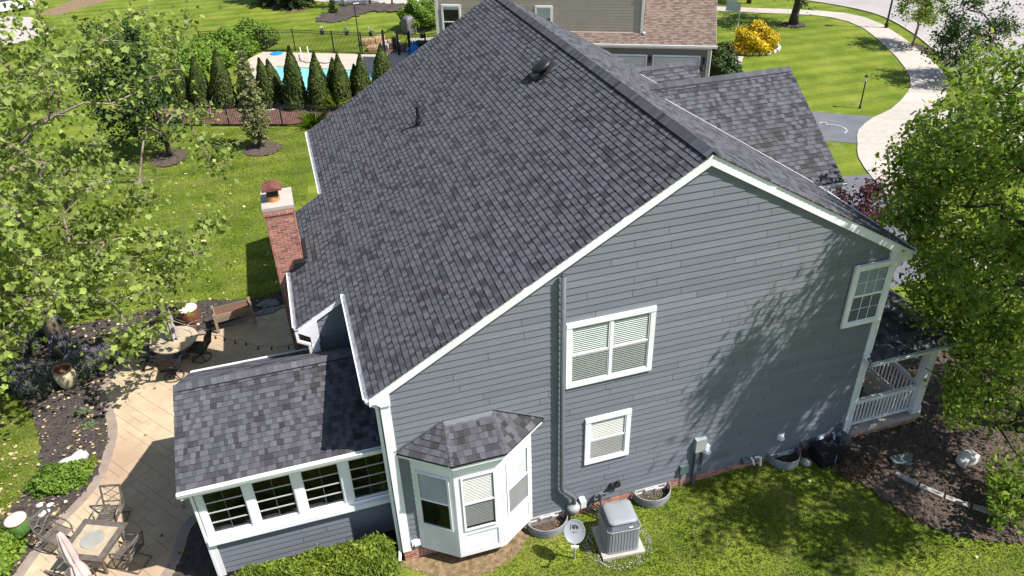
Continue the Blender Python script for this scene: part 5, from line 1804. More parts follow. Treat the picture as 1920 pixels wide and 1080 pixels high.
# dark box and small things at the corner
bp_ = Vector((11.45, -.48, gh(11.4, -.5)))
hb = thing('storage_box', 'black square box on the ground left of the gas meter', 'box', bp_, .03)
b = MB(); b.bb((-.31, -.27, 0), (.31, .27, .42)); b.build('body', M_BLACKP, hb, world=False)
b = MB(); b.bb((-.34, -.30, .42), (.34, .30, .46)); b.build('lid', M_BLACK, hb, world=False)
b = MB(); b.bb((.10, -.282, .05), (.115, -.27, .40)); b.build('cord', M_GREYBOX, hb, world=False)
c = G(1512, 872, 0); rock('garden_rock', 'rough brown rock on the soil between the third window well and the black box', 'rock', c + Vector((0, .05, .05)), (.13, .16, .10), M_STONE, 41)

# porch chair
pc_ = thing('porch_chair', 'dark rocking chair on the white railed porch', 'chair', (13.15, 1.05, .56), math.radians(-100))
b = MB(); b.bb((-.26, -.24, .40), (.26, .26, .44)); b.build('seat', M_BLACK, pc_, world=False)
b = MB()
for k in range(6):
    x = -.22 + k * .088
    b.beam((x, -.24, .44), (x * 1.05, -.42, 1.02), .06, .014, (0, 1, 0))
b.beam((-.27, -.42, 1.03), (.27, -.42, 1.03), .05, .06)
b.build('backrest', M_BLACK, pc_, world=False)
for s in (-1, 1):
    q = MB(); q.beam((s * .29, -.33, .66), (s * .29, .28, .66), .08, .025); q.build('armrest', M_BLACK, pc_, world=False)
    for y in (-.22, .24):
        q = MB(); q.beam((s * .28, y, .06), (s * .28, y, .65), .035, .035, (0, 1, 0)); q.build('leg', M_BLACK, pc_, world=False)
    q = MB(); q.tube([(s * .28, -.5, .10), (s * .28, -.25, .035), (s * .28, .05, .02), (s * .28, .38, .07)], .02, 6); q.build('rocker', M_BLACK, pc_, world=False)
MB().bb((12.75, .45, .561), (13.9, 1.9, .572)).build('porch_rug', M_RUSTGL)
tag(bpy.data.objects['porch_rug'], 'dark red rug under the porch rocking chair', 'rug')

# string of lights over the patio
sl_ = thing('string_lights', 'string of small bulbs hanging over the patio from the chimney', 'string lights', (-1.7, 6.9, 2.6))
anch = [Vector((-1.35, 7.6, 2.5)), G(560, 640, 1.9), G(497, 648, 1.7), G(452, 636, 1.7), G(412, 628, 1.8), G(380, 615, 2.0), Vector((TC.x + .05, TC.y, 2.25))]
b = MB()
pts = []
for i in range(len(anch) - 1):
    for k in range(6):
        t = k / 6
        p = anch[i].lerp(anch[i + 1], t)
        p.z -= .12 * 4 * t * (1 - t)
        pts.append(p)
pts.append(anch[-1])
b.tube(pts, .007, 4)
b.build('cable', M_BLACK, sl_)
for i in range(2, len(pts), 3):
    q = MB(); q.lathe([(0, .0), (.014, .0), (.016, -.05), (.03, -.07), (.034, -.10), (.02, -.13), (0, -.135)], pts[i], 8); q.build('bulb', M_BLACK, sl_)

# ------------------------------------------------------------------ the neighbour's house
NP0 = Vector((23.71, 27.18, 0))
NE1, NE2 = Vector((-.889, .457, 0)).normalized(), Vector((.457, .889, 0)).normalized()
nb = thing('neighbour_house', 'beige and taupe house with a brown roof and cream garage doors', 'house', NP0)
def NQ(s, d, z): return NP0 + NE1 * s + NE2 * d + Vector((0, 0, z))
RN = Matrix((NE1, NE2, Vector((0, 0, 1)))).transposed()
def nbox(s0, s1, d0, d1, z0, z1, name=None, m=None, mb=None, parent=None, tone=0.0):
    q = mb or MB()
    q.box(NQ((s0 + s1) / 2, (d0 + d1) / 2, (z0 + z1) / 2), (abs(s1 - s0), abs(d1 - d0), abs(z1 - z0)), RN, tone)
    if name: return q.build(name, m, parent or nb)
    return q
b = MB()
nbox(.5, 12.5, .37, 8, 0, 2.95, mb=b)
b.build('wall', M_TAUPE, nb)
b = MB(); nbox(4.46, 17.1, .87, 9, 0, 7.5, mb=b); b.build('wall', M_BEIGE, nb)
def nsiding(s0, s1, d, z0, z1, m, openings, expo=.165):
    z = z0
    r = random.Random(int(z0 * 10))
    while z < z1:
        segs = [(s0, s1)]
        for (a, c, q0, q1) in openings:
            if z + expo > q0 and z < q1:
                ns = []
                for (x, y) in segs:
                    if a > x and c < y: ns += [(x, a), (c, y)]
                    elif c <= x or a >= y: ns.append((x, y))
                    elif a <= x: ns.append((c, y))
                    else: ns.append((x, a))
                segs = [k for k in ns if k[1] - k[0] > .03]
        for (x, y) in segs:
            P0, P1 = NQ(x, d - .009, z), NQ(y, d - .009, z)
            P2, P3 = NQ(y, d - .005, min(z + expo, z1)), NQ(x, d - .005, min(z + expo, z1))
            P4, P5 = NQ(x, d - .001, z), NQ(y, d - .001, z)
            MB().add([P0, P1, P2, P3, P4, P5], [(0, 1, 2, 3), (4, 5, 1, 0)], r.gauss(0, .5)).build('siding_board', m, nb)
        z += expo
NW = [(9.88, 10.92, 3.30, 4.85), (15.52, 16.72, 3.05, 4.85)]
nsiding(4.62, 16.95, .87, 3.32, 6.4, M_BEIGE, NW)
nsiding(12.55, 16.95, .87, .3, 3.32, M_BEIGE, NW)
DR = [(4.08, 6.95, 0, 2.24), (.97, 3.77, 0, 2.24)]
nsiding(.62, 12.4, .37, .05, 2.9, M_TAUPE, DR)
nbox(16.94, 17.12, .82, 1.0, .2, 7.2, 'corner_board', M_CREAM)
nbox(4.44, 4.60, .80, 1.0, 3.25, 7.2, 'corner_board', M_CREAM)
nbox(4.60, 12.6, .835, .866, 3.28, 3.37, 'base_trim', M_CREAM)
nbox(.46, .60, .33, .5, 0.05, 2.9, 'corner_board', M_CREAM)
# brown roof of the garage, real shingle courses
NMS = .5
def nroof(s0, s1, d0, d1, name):
    MB().extr([NQ(s0, d0, 2.92 + NMS * d0), NQ(s1, d0, 2.92 + NMS * d0), NQ(s1, d1, 2.92 + NMS * d1), NQ(s0, d1, 2.92 + NMS * d1)], (0, 0, -.12)).build(name, M_FELT, nb)
nroof(.2, 4.43, 0, 5.6, 'roof_deck'); nroof(4.43, 12.6, 0, .86, 'roof_deck')
hN = math.hypot(1, NMS)
sN = shingles(NQ(0, 0, 2.92), NE1, NE2 + Vector((0, 0, NMS)), 0, .83 * hN, lambda v: [(.18, 12.6)], seed=61, wmin=.18, wmax=.45)
sN += shingles(NQ(0, 0, 2.92), NE1, NE2 + Vector((0, 0, NMS)), .83 * hN, 5.5 * hN, lambda v: [(.18, 4.42)], seed=62, wmin=.18, wmax=.45)
place_pieces('shingle', sN, M_SHINGB, nb, 300, 'shingle_field')
b = MB(); nbox(.1, 12.6, -.13, -.02, 2.80, 2.93, mb=b); b.build('gutter', M_CREAM, nb)
MB().extr([NQ(.17, 0, 2.90), NQ(.17, 5.6, 2.90 + NMS * 5.6), NQ(.17, 5.6, 2.72 + NMS * 5.6), NQ(.17, 0, 2.72)], NE1 * .03).build('rake_board', M_CREAM, nb)
nbox(.62, 12.4, -.02, .37, 2.70, 2.74, 'soffit', M_CREAM)
# upper roof out of frame, overhang depth set for the shade it casts
MB().extr([NQ(3.9, .745, 6.55), NQ(17.6, .745, 6.55), NQ(17.6, 5, 9.2), NQ(3.9, 5, 9.2)], (0, 0, -.15)).build('upper_roof', M_SHINGB, nb)
MB().extr([NQ(3.9, .70, 6.55), NQ(3.9, 5, 9.2), NQ(3.9, 9.6, 6.55)], NE1 * .2).build('rake_board', M_CREAM, nb)
for (a, c, z0, z1) in NW:
    f = MB()
    nbox(a, a + .11, .79, .866, z0, z1, mb=f); nbox(c - .11, c, .79, .866, z0, z1, mb=f)
    nbox(a + .11, c - .11, .785, .866, z1 - .12, z1, mb=f); nbox(a + .11, c - .11, .785, .866, z0, z0 + .1, mb=f)
    zm = (z0 + z1) / 2 - .12
    nbox(a + .11, c - .11, .81, .84, zm - .03, zm + .03, mb=f)
    wo = f.build('window', M_WHITE, nb)
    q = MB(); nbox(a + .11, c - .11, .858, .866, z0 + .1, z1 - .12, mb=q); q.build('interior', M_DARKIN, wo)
    q = MB(); nbox(a + .11, c - .11, .832, .836, z0 + .1, z1 - .12, mb=q); q.build('pane', M_GLASS, wo)
    q = MB(); nbox(a + .12, c - .12, .846, .850, z1 - (.42 if c < 12 else .30) - (.32 if c < 12 else 0), z1 - .125, mb=q); q.build('blind', M_BLINDG, wo)
for (a, c, z0, z1) in DR:
    f = MB()
    nbox(a, a + .10, .31, .366, 0, z1 - .1, mb=f); nbox(c - .10, c, .31, .366, 0, z1 - .1, mb=f); nbox(a, c, .305, .366, z1 - .1, z1, mb=f)
    f.build('door_frame', M_WHITE, nb)
    dd = MB(); nbox(a + .11, c - .11, .40, .46, 0, z1 - .1, mb=dd); do = dd.build('garage_door', M_DOORG, nb)
    for k in range(4):
        q = MB(); nbox(a + .12, c - .12, .36, .40, .03 + k * .52, .03 + k * .52 + .50, mb=q); q.build('door_panel', M_DOORG, do)
for s_, z_ in ((3.93, 1.92), (.78, 1.92)):
    q = MB()
    nbox(s_ - .05, s_ + .05, .27, .345, z_ + .16, z_ + .22, mb=q); nbox(s_ - .07, s_ + .07, .15, .29, z_ + .10, z_ + .16, mb=q); nbox(s_ - .05, s_ + .05, .17, .27, z_ - .12, z_ + .10, mb=q)
    q.build('wall_lantern', M_BLACK, nb)
q = MB()
q.tube([NQ(.42, .20, 2.80), NQ(.42, .24, 2.65), NQ(.42, .30, 2.5), NQ(.42, .30, .05)], .055, 4)
q.build('downspout', M_CREAM, nb)
q = MB(); nbox(4.3, 4.44, .62, .80, 3.34, 3.44, mb=q); q.build('gutter_outlet', M_WHITE, nb)
nbox(11.0, 11.08, .80, .86, 3.5, 3.58, 'wall_fitting', M_WHITE)
# hanging basket with purple flowers by the garage corner
hp_ = NQ(.86, .1, 1.55)
hb2 = thing('flower_basket', 'purple and white flower basket hanging on the garage wall', 'flower basket', hp_)
b = MB(); b.lathe([(0, -.14), (.10, -.12), (.14, 0), (.12, .02), (0, .02)], hp_, 12); b.build('basket', M_BLACK, hb2)
rr = np.random.default_rng(3)
Pn = np.array(hp_) + rr.normal(0, .10, (120, 3)) + np.array([0, 0, .06])
V, k, tn = leaf_arrays(Pn, .07, LEAF6, rr); np_mesh('flowers', V, k, M_REDLEAF, hb2, tn, 'stuff')
V, k, tn = leaf_arrays(Pn[:20] + .01, .05, LEAF6, rr); np_mesh('blossoms', V, k, M_FLOWER, hb2, tn, 'stuff')
b = MB(); b.tube([hp_ + Vector((0, 0, .02)), hp_ + Vector((0, 0, .3)), hp_ + NE2 * .24 + Vector((0, 0, .32))], .01, 5); b.build('bracket', M_BLACK, hb2)
sheet('planting_bed', [tuple(NQ(*q, 0)[:2]) for q in ((.4, .4), (-1.1, 1.0), (-1.0, 8.0), (.4, 9))], .018, M_MULCH, th=.04)

# ------------------------------------------------------------------ pool, fences
def Gd(u, v): return tuple(G(u, v)[:2])
deck = [(-2.6, 34.6), (7.2, 31.2), (13.0, 41.0), (8.4, 43.2), (5.3, 43.9), (-1.9, 47.6), (-3.0, 46.0)]
sheet('pool_deck', deck, .05, M_POOLDECK, th=.1)
pool = [(-2.2, 36.4), (5.6, 33.4), (6.1, 36.5), (5.5, 39.2), (4.3, 40.2), (-1.0, 43.4), (-2.3, 43.2)]
b = MB()
n = len(pool)
for i in range(n):
    p, q = Vector((*pool[i], .075)), Vector((*pool[(i + 1) % n], .075))
    b.beam(p, q, .3, .06)
o = b.build('pool_coping', M_POOLDECK); o['kind'] = 'structure'
o = sheet('pool_water', pool, .062, M_WATER, th=.02)
# low black fence in front of the arborvitae and the tall one behind the pool
def fence(label, pts, h, spacing, arch=None, pick=.105, r=.013):
    t = thing('metal_fence', label, 'fence', (*pts[0], 0))
    for i in range(len(pts) - 1):
        a, c = Vector((*pts[i], 0)), Vector((*pts[i + 1], 0))
        L = (c - a).length
        nseg = max(1, int(round(L / spacing)))
        for k in range(nseg + (1 if i == len(pts) - 2 else 0)):
            p = a.lerp(c, k / nseg)
            q = MB(); q.bb(p + Vector((-.035, -.035, 0)), p + Vector((.035, .035, h + .06))); q.bb(p + Vector((-.045, -.045, h + .06)), p + Vector((.045, .045, h + .09))); q.build('post', M_BLACK, t)
        for z in (h, h - .16, .12):
            q = MB(); q.beam(a + Vector((0, 0, z)), c + Vector((0, 0, z)), .03, .035); q.build('rail', M_BLACK, t)
        q = MB()
        for k in range(int(L / pick)):
            p = a + (c - a) * ((k + .5) * pick / L)
            q.bb(p + Vector((-r, -r, .05)), p + Vector((r, r, h)))
        q.build('pickets', M_BLACK, t, kind='stuff')
    return t
fl = [Gd(340, 236), Gd(430, 237), Gd(530, 237), Gd(640, 240)]
fence('low black metal fence in front of the arborvitae row', fl, 1.25, 2.4)
bed('arborvitae_bed', [(-8.5, 35.2), (-6.9, 33.9), (fl[1][0], fl[1][1] + .15), (fl[2][0], fl[2][1] + .15), (2.6, 30.3), (8, 28.5), (9, 31.2), (-2.6, 34.9), (-8.5, 38.3)], M_MULCHR, .02, .25, .06, 12)
fb = [(-2.6, 48.6), Gd(500, 97), Gd(554, 96), Gd(627, 100), Gd(680, 103), Gd(722, 103)]
fence('black metal pool fence with flower pots hung along its top', fb, 1.55, 2.35)
fence('black metal pool fence between the gate and the neighbour house', [Gd(770, 105), Gd(800, 105), (11.6, 42.3)], 1.5, 2.2)
fence('black metal pool fence end running behind the bright green hedge', [(-2.6, 48.6), (-6.2, 49.4)], 1.5, 2.2)
ga, gb = Vector((*Gd(722, 103), 0)), Vector((*Gd(770, 105), 0))
gt = thing('fence_gate', 'black arched double gate between two thick posts in the pool fence', 'gate', ga)
for p in (ga, gb, ga.lerp(gb, .55)):
    q = MB(); q.bb(p + Vector((-.08, -.08, 0)), p + Vector((.08, .08, 1.75))); q.build('gate_post', M_BLACK, gt)
q = MB(); q.tube([ga.lerp(gb, t / 8) + Vector((0, 0, 1.5 + .3 * math.sin(math.pi * t / 8))) for t in range(9)], .025, 6); q.build('arch_rail', M_BLACK, gt)
q = MB()
L = (gb - ga).length
for k in range(int(L / .105)):
    t = (k + .5) * .105 / L
    p = ga.lerp(gb, t); q.bb(p + Vector((-.011, -.011, .06)), p + Vector((.011, .011, 1.5 + .3 * math.sin(math.pi * t))))
q.build('pickets', M_BLACK, gt, kind='stuff')
for u, v, lab in ((610, 61, 'black pot with white flowers on the pool fence, leftmost of four'), (655, 62, 'black pot with white flowers on the pool fence, second from left'), (700, 64, 'black pot with white flowers on the pool fence, just left of the gate'), (795, 68, 'black pot with white flowers on the fence above the blue chair')):
    best = None
    base = G(u, v + 38)
    p = Vector(base); p.z = 1.5
    f = thing('flower_pot', lab, 'flower pot', p, 0, 'flower pots hung on the pool fence')
    b = MB(); b.lathe([(0, -.22), (.12, -.2), (.16, 0), (.14, .01), (0, .01)], p, 12); b.build('pot', M_BLACK, f)
    Pn = np.array(p) + rr.normal(0, .10, (90, 3)) + np.array([0, 0, .10])
    V, k, tn = leaf_arrays(Pn, .10, LEAF6, rr); np_mesh('foliage', V, k, M_LEAFD, f, tn, 'stuff')
    V, k, tn = leaf_arrays(Pn[:26] + np.array([0, 0, .06]), .08, LEAF6, rr); np_mesh('blossoms', V, k, M_FLOWER, f, tn, 'stuff')
p = G(676, 98); q = thing('light_pole', 'thin dark pole with a short arm at the pool fence', 'pole', p)
b = MB(); b.tube([p, p + Vector((0, 0, 3.4))], .035, 8); b.build('pole', M_BLACK, q)
b = MB(); b.beam(p + Vector((-.05, 0, 3.4)), p + Vector((.35, 0, 3.42)), .10, .05); b.build('lamp_arm', M_CREAM, q)
# blue chair
p = G(777, 108)
ad = thing('adirondack_chair', 'bright blue slatted chair on the pool deck', 'chair', (p.x, p.y, .06), math.radians(165))
for i in range(5):
    x = (i - 2) * .125
    hgt = 1.0 - .05 * abs(i - 2)
    q = MB(); q.beam((x * .85, -.20, .30), (x * 1.1, -.50, hgt), .11, .022, (0, 1, 0)); q.build('back_slat', M_BLUE, ad, world=False)
    q = MB(); q.bb((-.30, -.18 + i * .12, .36 - .0), (.30, -.075 + i * .12, .385)); q.build('seat_slat', M_BLUE, ad, world=False)
for s in (-1, 1):
    q = MB(); q.bb((s * .42 - .08, -.40, .56), (s * .42 + .08, .42, .585)); q.build('armrest', M_BLUE, ad, world=False)
    q = MB(); q.bb((s * .36 - .02, .30, 0), (s * .36 + .02, .39, .56)); q.build('leg', M_BLUE, ad, world=False)
    q = MB(); q.beam((s * .33, .38, .36), (s * .33, -.55, .06), .03, .10); q.build('rear_leg', M_BLUE, ad, world=False)
p = G(758, 120); pc2 = thing('skimmer_basket', 'pale blue plastic basket on the pool deck', 'basket', (p.x, p.y, .055))
b = MB(); b.lathe([(.17, 0), (.2, .25), (.22, .25), (.19, .0)], (0, 0, 0), 14); b.lathe([(0, .02), (.18, .02)], (0, 0, 0), 14); b.build('bucket', M_BLINDG, pc2, world=False)
b = MB(); b.tube([(-.2, 0, .25), (-.12, 0, .42), (.12, 0, .42), (.2, 0, .25)], .012, 5); b.build('handle', M_PVC, pc2, world=False)
p = G(519, 102); o = MB(); o.lathe([(0, .05), (.42, .05), (.46, .03), (.45, 0)], (0, 0, 0), 18); o = o.build('pool_float', M_BLUE, None); o.location = (p.x, p.y, .055); tag(o, 'flat round blue pool float on the deck by the hedge', 'pool float')
o = MB(); pts = [G(u, v) + Vector((0, 0, .09)) for u, v in ((561, 105), (563, 115), (575, 120), (590, 118), (610, 121), (625, 118))]
o.tube(pts, .03, 6); o = o.build('pool_hose', M_COVER); tag(o, 'grey vacuum hose curling over the pool deck', 'hose')
lad = thing('pool_ladder', 'white tubular handrail at the pool edge', 'handrail', tuple(G(566, 112)))
for dx in (0, .5):
    a = G(566, 112) + Vector((dx, 0, .05)); q = MB(); q.tube([a, a + Vector((0, 0, .7)), a + Vector((0, -.3, .9)), a + Vector((0, -.7, .75)), a + Vector((0, -.8, .05))], .03, 6); q.build('rail', M_PVC, lad)
# fire pit with sandstone blocks
p = G(733, 88)
fp = thing('fire_pit', 'round fire pit ringed with pale stones behind the pool fence', 'fire pit', (p.x, p.y, 0))
for k in range(12):
    a = 2 * math.pi * k / 12
    rock('ring_stone', None, None, (.62 * math.cos(a), .62 * math.sin(a), .20), (.17, .14, .20), M_STONEW if k % 3 else M_STONEO, 60 + k, True, rz=a, parent=fp)
b = MB(); b.lathe([(.5, .12), (0, .12)], (0, 0, 0), 16); b.build('ash_bed', M_BLACKP, fp, world=False)
for i, (u, v, d) in enumerate(((690, 84, (.5, .35, .3)), (700, 95, (.55, .3, .25)), (712, 80, (.5, .32, .34)))):
    c = G(u, v)
    rock('sandstone_block', ('orange sandstone block behind the pool fence, leftmost', 'orange sandstone block behind the pool fence, lowest', 'orange sandstone block behind the pool fence, next to the fire pit')[i], 'rock', c + Vector((0, 0, d[2] * .7)), d, M_STONEO, 80 + i, True, 'orange sandstone blocks by the fire pit', .3 * i)
bed('fire_pit_gravel', [Gd(722, 100), Gd(770, 103), Gd(768, 86), Gd(735, 82)], M_MULCHR, .015, .25, .03, 14)
p = G(755, 97); fc2 = thing('patio_chair', 'wooden chair facing the fire pit behind the gate', 'patio chair', (p.x, p.y, .03), math.radians(70))
b = MB(); b.bb((-.26, -.25, .38), (.26, .25, .42)); b.build('seat', M_RUST, fc2, world=False)
for i in range(5):
    x = (i - 2) * .1; q = MB(); q.beam((x, -.25, .42), (x, -.42, 1.0), .07, .02, (0, 1, 0)); q.build('back_slat', M_CEDAR, fc2, world=False)
for sx in (-1, 1):
    for y in (-.22, .22): q = MB(); q.bb((sx * .25 - .02, y - .02, 0), (sx * .25 + .02, y + .02, .6)); q.build('leg', M_RUST, fc2, world=False)
p = G(742, 92); bn = thing('waste_bin', 'dark green bin beside the fire pit chair', 'bin', (p.x, p.y, .02))
b = MB(); b.lathe([(.0, 0), (.18, 0), (.22, .8), (.0, .8)], (0, 0, 0), 12); b.build('body', M_BLACK, bn, world=False); b = MB(); b.lathe([(.23, .8), (.22, .86), (0, .9)], (0, 0, 0), 12); b.build('lid', M_LEAFD, bn, world=False)
# covered grill on a slab
p = G(768, 62)
gr = thing('covered_grill', 'barbecue grill under a faded grey cover in front of the round bush', 'grill', (p.x, p.y, .04), .4)
b = MB(); loft(b, [(0, rrect(.46, .1)), (.55, rrect(.46, .12)), (.95, rrect(.44, .15)), (1.15, rrect(.36, .18)), (1.28, rrect(.22, .18))]); b.build('cover', M_COVER, gr, world=False, smooth=True)
b = MB(); b.box((.62, 0, .8), (.35, .5, .05)); b.build('side_shelf', M_BLACK, gr, world=False)
sheet('side_patio', [Gd(768, 72), Gd(822, 70), Gd(826, 95), Gd(780, 96)], .02, M_CONC, th=.05)
p = G(800, 98)
st = thing('storage_box', 'long dark deck box against the fence behind the blue chair', 'box', (p.x, p.y, .05), -.5)
b = MB(); b.bb((-.75, -.35, 0), (.75, .35, .62)); b.build('body', M_BLACK, st, world=False); b = MB(); b.bb((-.79, -.39, .62), (.79, .39, .70)); b.build('lid', M_BLACKP, st, world=False)
# mulch island with a seedling, far top
isl = smooth_poly([Gd(593, 38), Gd(600, 30), Gd(622, 22), Gd(660, 10), Gd(700, 7), Gd(760, 8), Gd(800, 12), Gd(800, 20), Gd(755, 24), Gd(700, 23), Gd(668, 31), Gd(640, 41), Gd(610, 43)], True, 3)
bed('mulch_island', isl, M_MULCHD, .03, .4, .10, 15)

# ------------------------------------------------------------------ street side things
def lamp_post(label, base, h, lantern=True):
    t = thing('lamp_post', label, 'lamp post', base)
    b = MB(); b.lathe([(.075, 0), (.07, .12), (.04, .16), (.036, h - .45), (.05, h - .42), (.0, h - .41)], base, 12); b.build('post', M_BLACK, t)
    if lantern:
        b = MB(); b.lathe([(.05, 0), (.085, .03), (.11, .26), (.11, .27)], Vector(base) + Vector((0, 0, h - .42)), 6); b.build('lantern_glass', M_GLASS, t)
        b = MB(); b.lathe([(.135, 0), (.10, .06), (.03, .13), (.0, .15)], Vector(base) + Vector((0, 0, h - .15)), 6); b.build('lantern_roof', M_BLACK, t)
        b = MB(); b.lathe([(0, .0), (.03, .0), (.03, .12), (0, .16)], Vector(base) + Vector((0, 0, h - .40)), 8); b.build('lamp_bulb', M_WHITE, t)
    return t
lamp_post('black lantern post on the neighbour lawn beside the asphalt drive', G(1612, 203), 1.95)
p = G(1661, 53)
sp = thing('street_light', 'tall black street light pole at the kerb', 'street light', p)
b = MB(); b.lathe([(.14, 0), (.13, .35), (.075, .45), (.055, 5.2), (0, 5.2)], p, 12); b.build('pole', M_BLACK, sp)
b = MB(); b.lathe([(.08, 0), (.18, .05), (.24, .4), (.10, .55), (0, .6)], p + Vector((0, 0, 5.2)), 12); b.build('lamp_head', M_BLACK, sp)
sa, sb = G(1359, 43), G(1386, 49)
sg = thing('yard_sign', 'blank backed white sign panel on two posts in the front lawn', 'sign', sa)
dv = (sb - sa)
sb2 = sa + dv.normalized() * 1.25
for p in (sa, sb2):
    q = MB(); q.bb(p + Vector((-.03, -.03, -.05)), p + Vector((.03, .03, 1.75))); q.build('post', M_SIGN, sg)
q = MB(); q.beam(sa + Vector((0, 0, 1.36)), sb2 + Vector((0, 0, 1.36)), .03, .80); q.build('panel', M_SIGN, sg)
# ring of pale edging stones round the golden bush
yb = G(1414, 92)
er = thing('stone_edging', 'white stone edging ring around the golden bush', 'edging', yb)
for k in range(22):
    a = 2 * math.pi * k / 22
    c = yb + Vector((1.75 * math.cos(a), 1.45 * math.sin(a), .09))
    rock('edging_stone', None, None, c - yb, (.22, .12, .12), M_STONEW, 100 + k, True, rz=a + math.pi / 2, parent=er)
bed('planting_bed', [(yb.x + 1.7 * math.cos(a * .3), yb.y + 1.4 * math.sin(a * .3)) for a in range(21)], M_MULCHD, .03, .2, .05, 16)
# car at the far left
cp = G(16, 22)
car = thing('parked_car', 'white car with dark windows at the far left driveway', 'car', (cp.x, cp.y, .04), math.radians(35))
b = MB()
def csec(x, w, z0, z1): return [(x, -w, z0), (x, w, z0), (x, w * .98, z1), (x, -w * .98, z1)]
secs = [csec(-2.2, .78, .35, .70), csec(-2.1, .86, .25, .92), csec(-.9, .9, .25, 1.0), csec(.9, .9, .25, .98), csec(2.0, .86, .25, .85), csec(2.25, .72, .35, .65)]
V = [p for s_ in secs for p in s_]
F = [(0, 1, 2, 3), (20, 23, 22, 21)] + [(i * 4 + k, i * 4 + (k + 1) % 4, (i + 1) * 4 + (k + 1) % 4, (i + 1) * 4 + k) for i in range(5) for k in range(4)]
b.add(V, F); b.build('body', M_CARW, car, world=False)
b = MB(); b.add([(-1.7, -.78, .96), (-1.7, .78, .96), (1.1, .78, .96), (1.1, -.78, .96), (-1.1, -.62, 1.42), (-1.1, .62, 1.42), (.3, .62, 1.44), (.3, -.62, 1.44)], [(0, 1, 5, 4), (1, 2, 6, 5), (2, 3, 7, 6), (3, 0, 4, 7)]); b.build('window_band', M_BLACK, car, world=False)
b = MB(); b.add([(-1.1, -.62, 1.425), (-1.1, .62, 1.425), (.3, .62, 1.445), (.3, -.62, 1.445)], [(0, 1, 2, 3)]); b.build('roof', M_CARW, car, world=False)
for sx in (-1.35, 1.35):
    for sy in (-1, 1):
        q = MB(); q.lathe([(0, -.11), (.33, -.11), (.33, .11), (0, .11)], (sx, sy * .82, .33), 16, Matrix.Rotation(math.pi / 2, 3, 'X')); q.build('wheel', M_TYRE, car, world=False)
for sy in (-1, 1):
    q = MB(); q.bb((2.16, sy * .62 - .14, .58), (2.27, sy * .62 + .14, .72)); q.build('headlight', M_SIGN, car, world=False)

# ------------------------------------------------------------------ plants
def unit(v): return v / (np.linalg.norm(v, axis=-1, keepdims=True) + 1e-9)

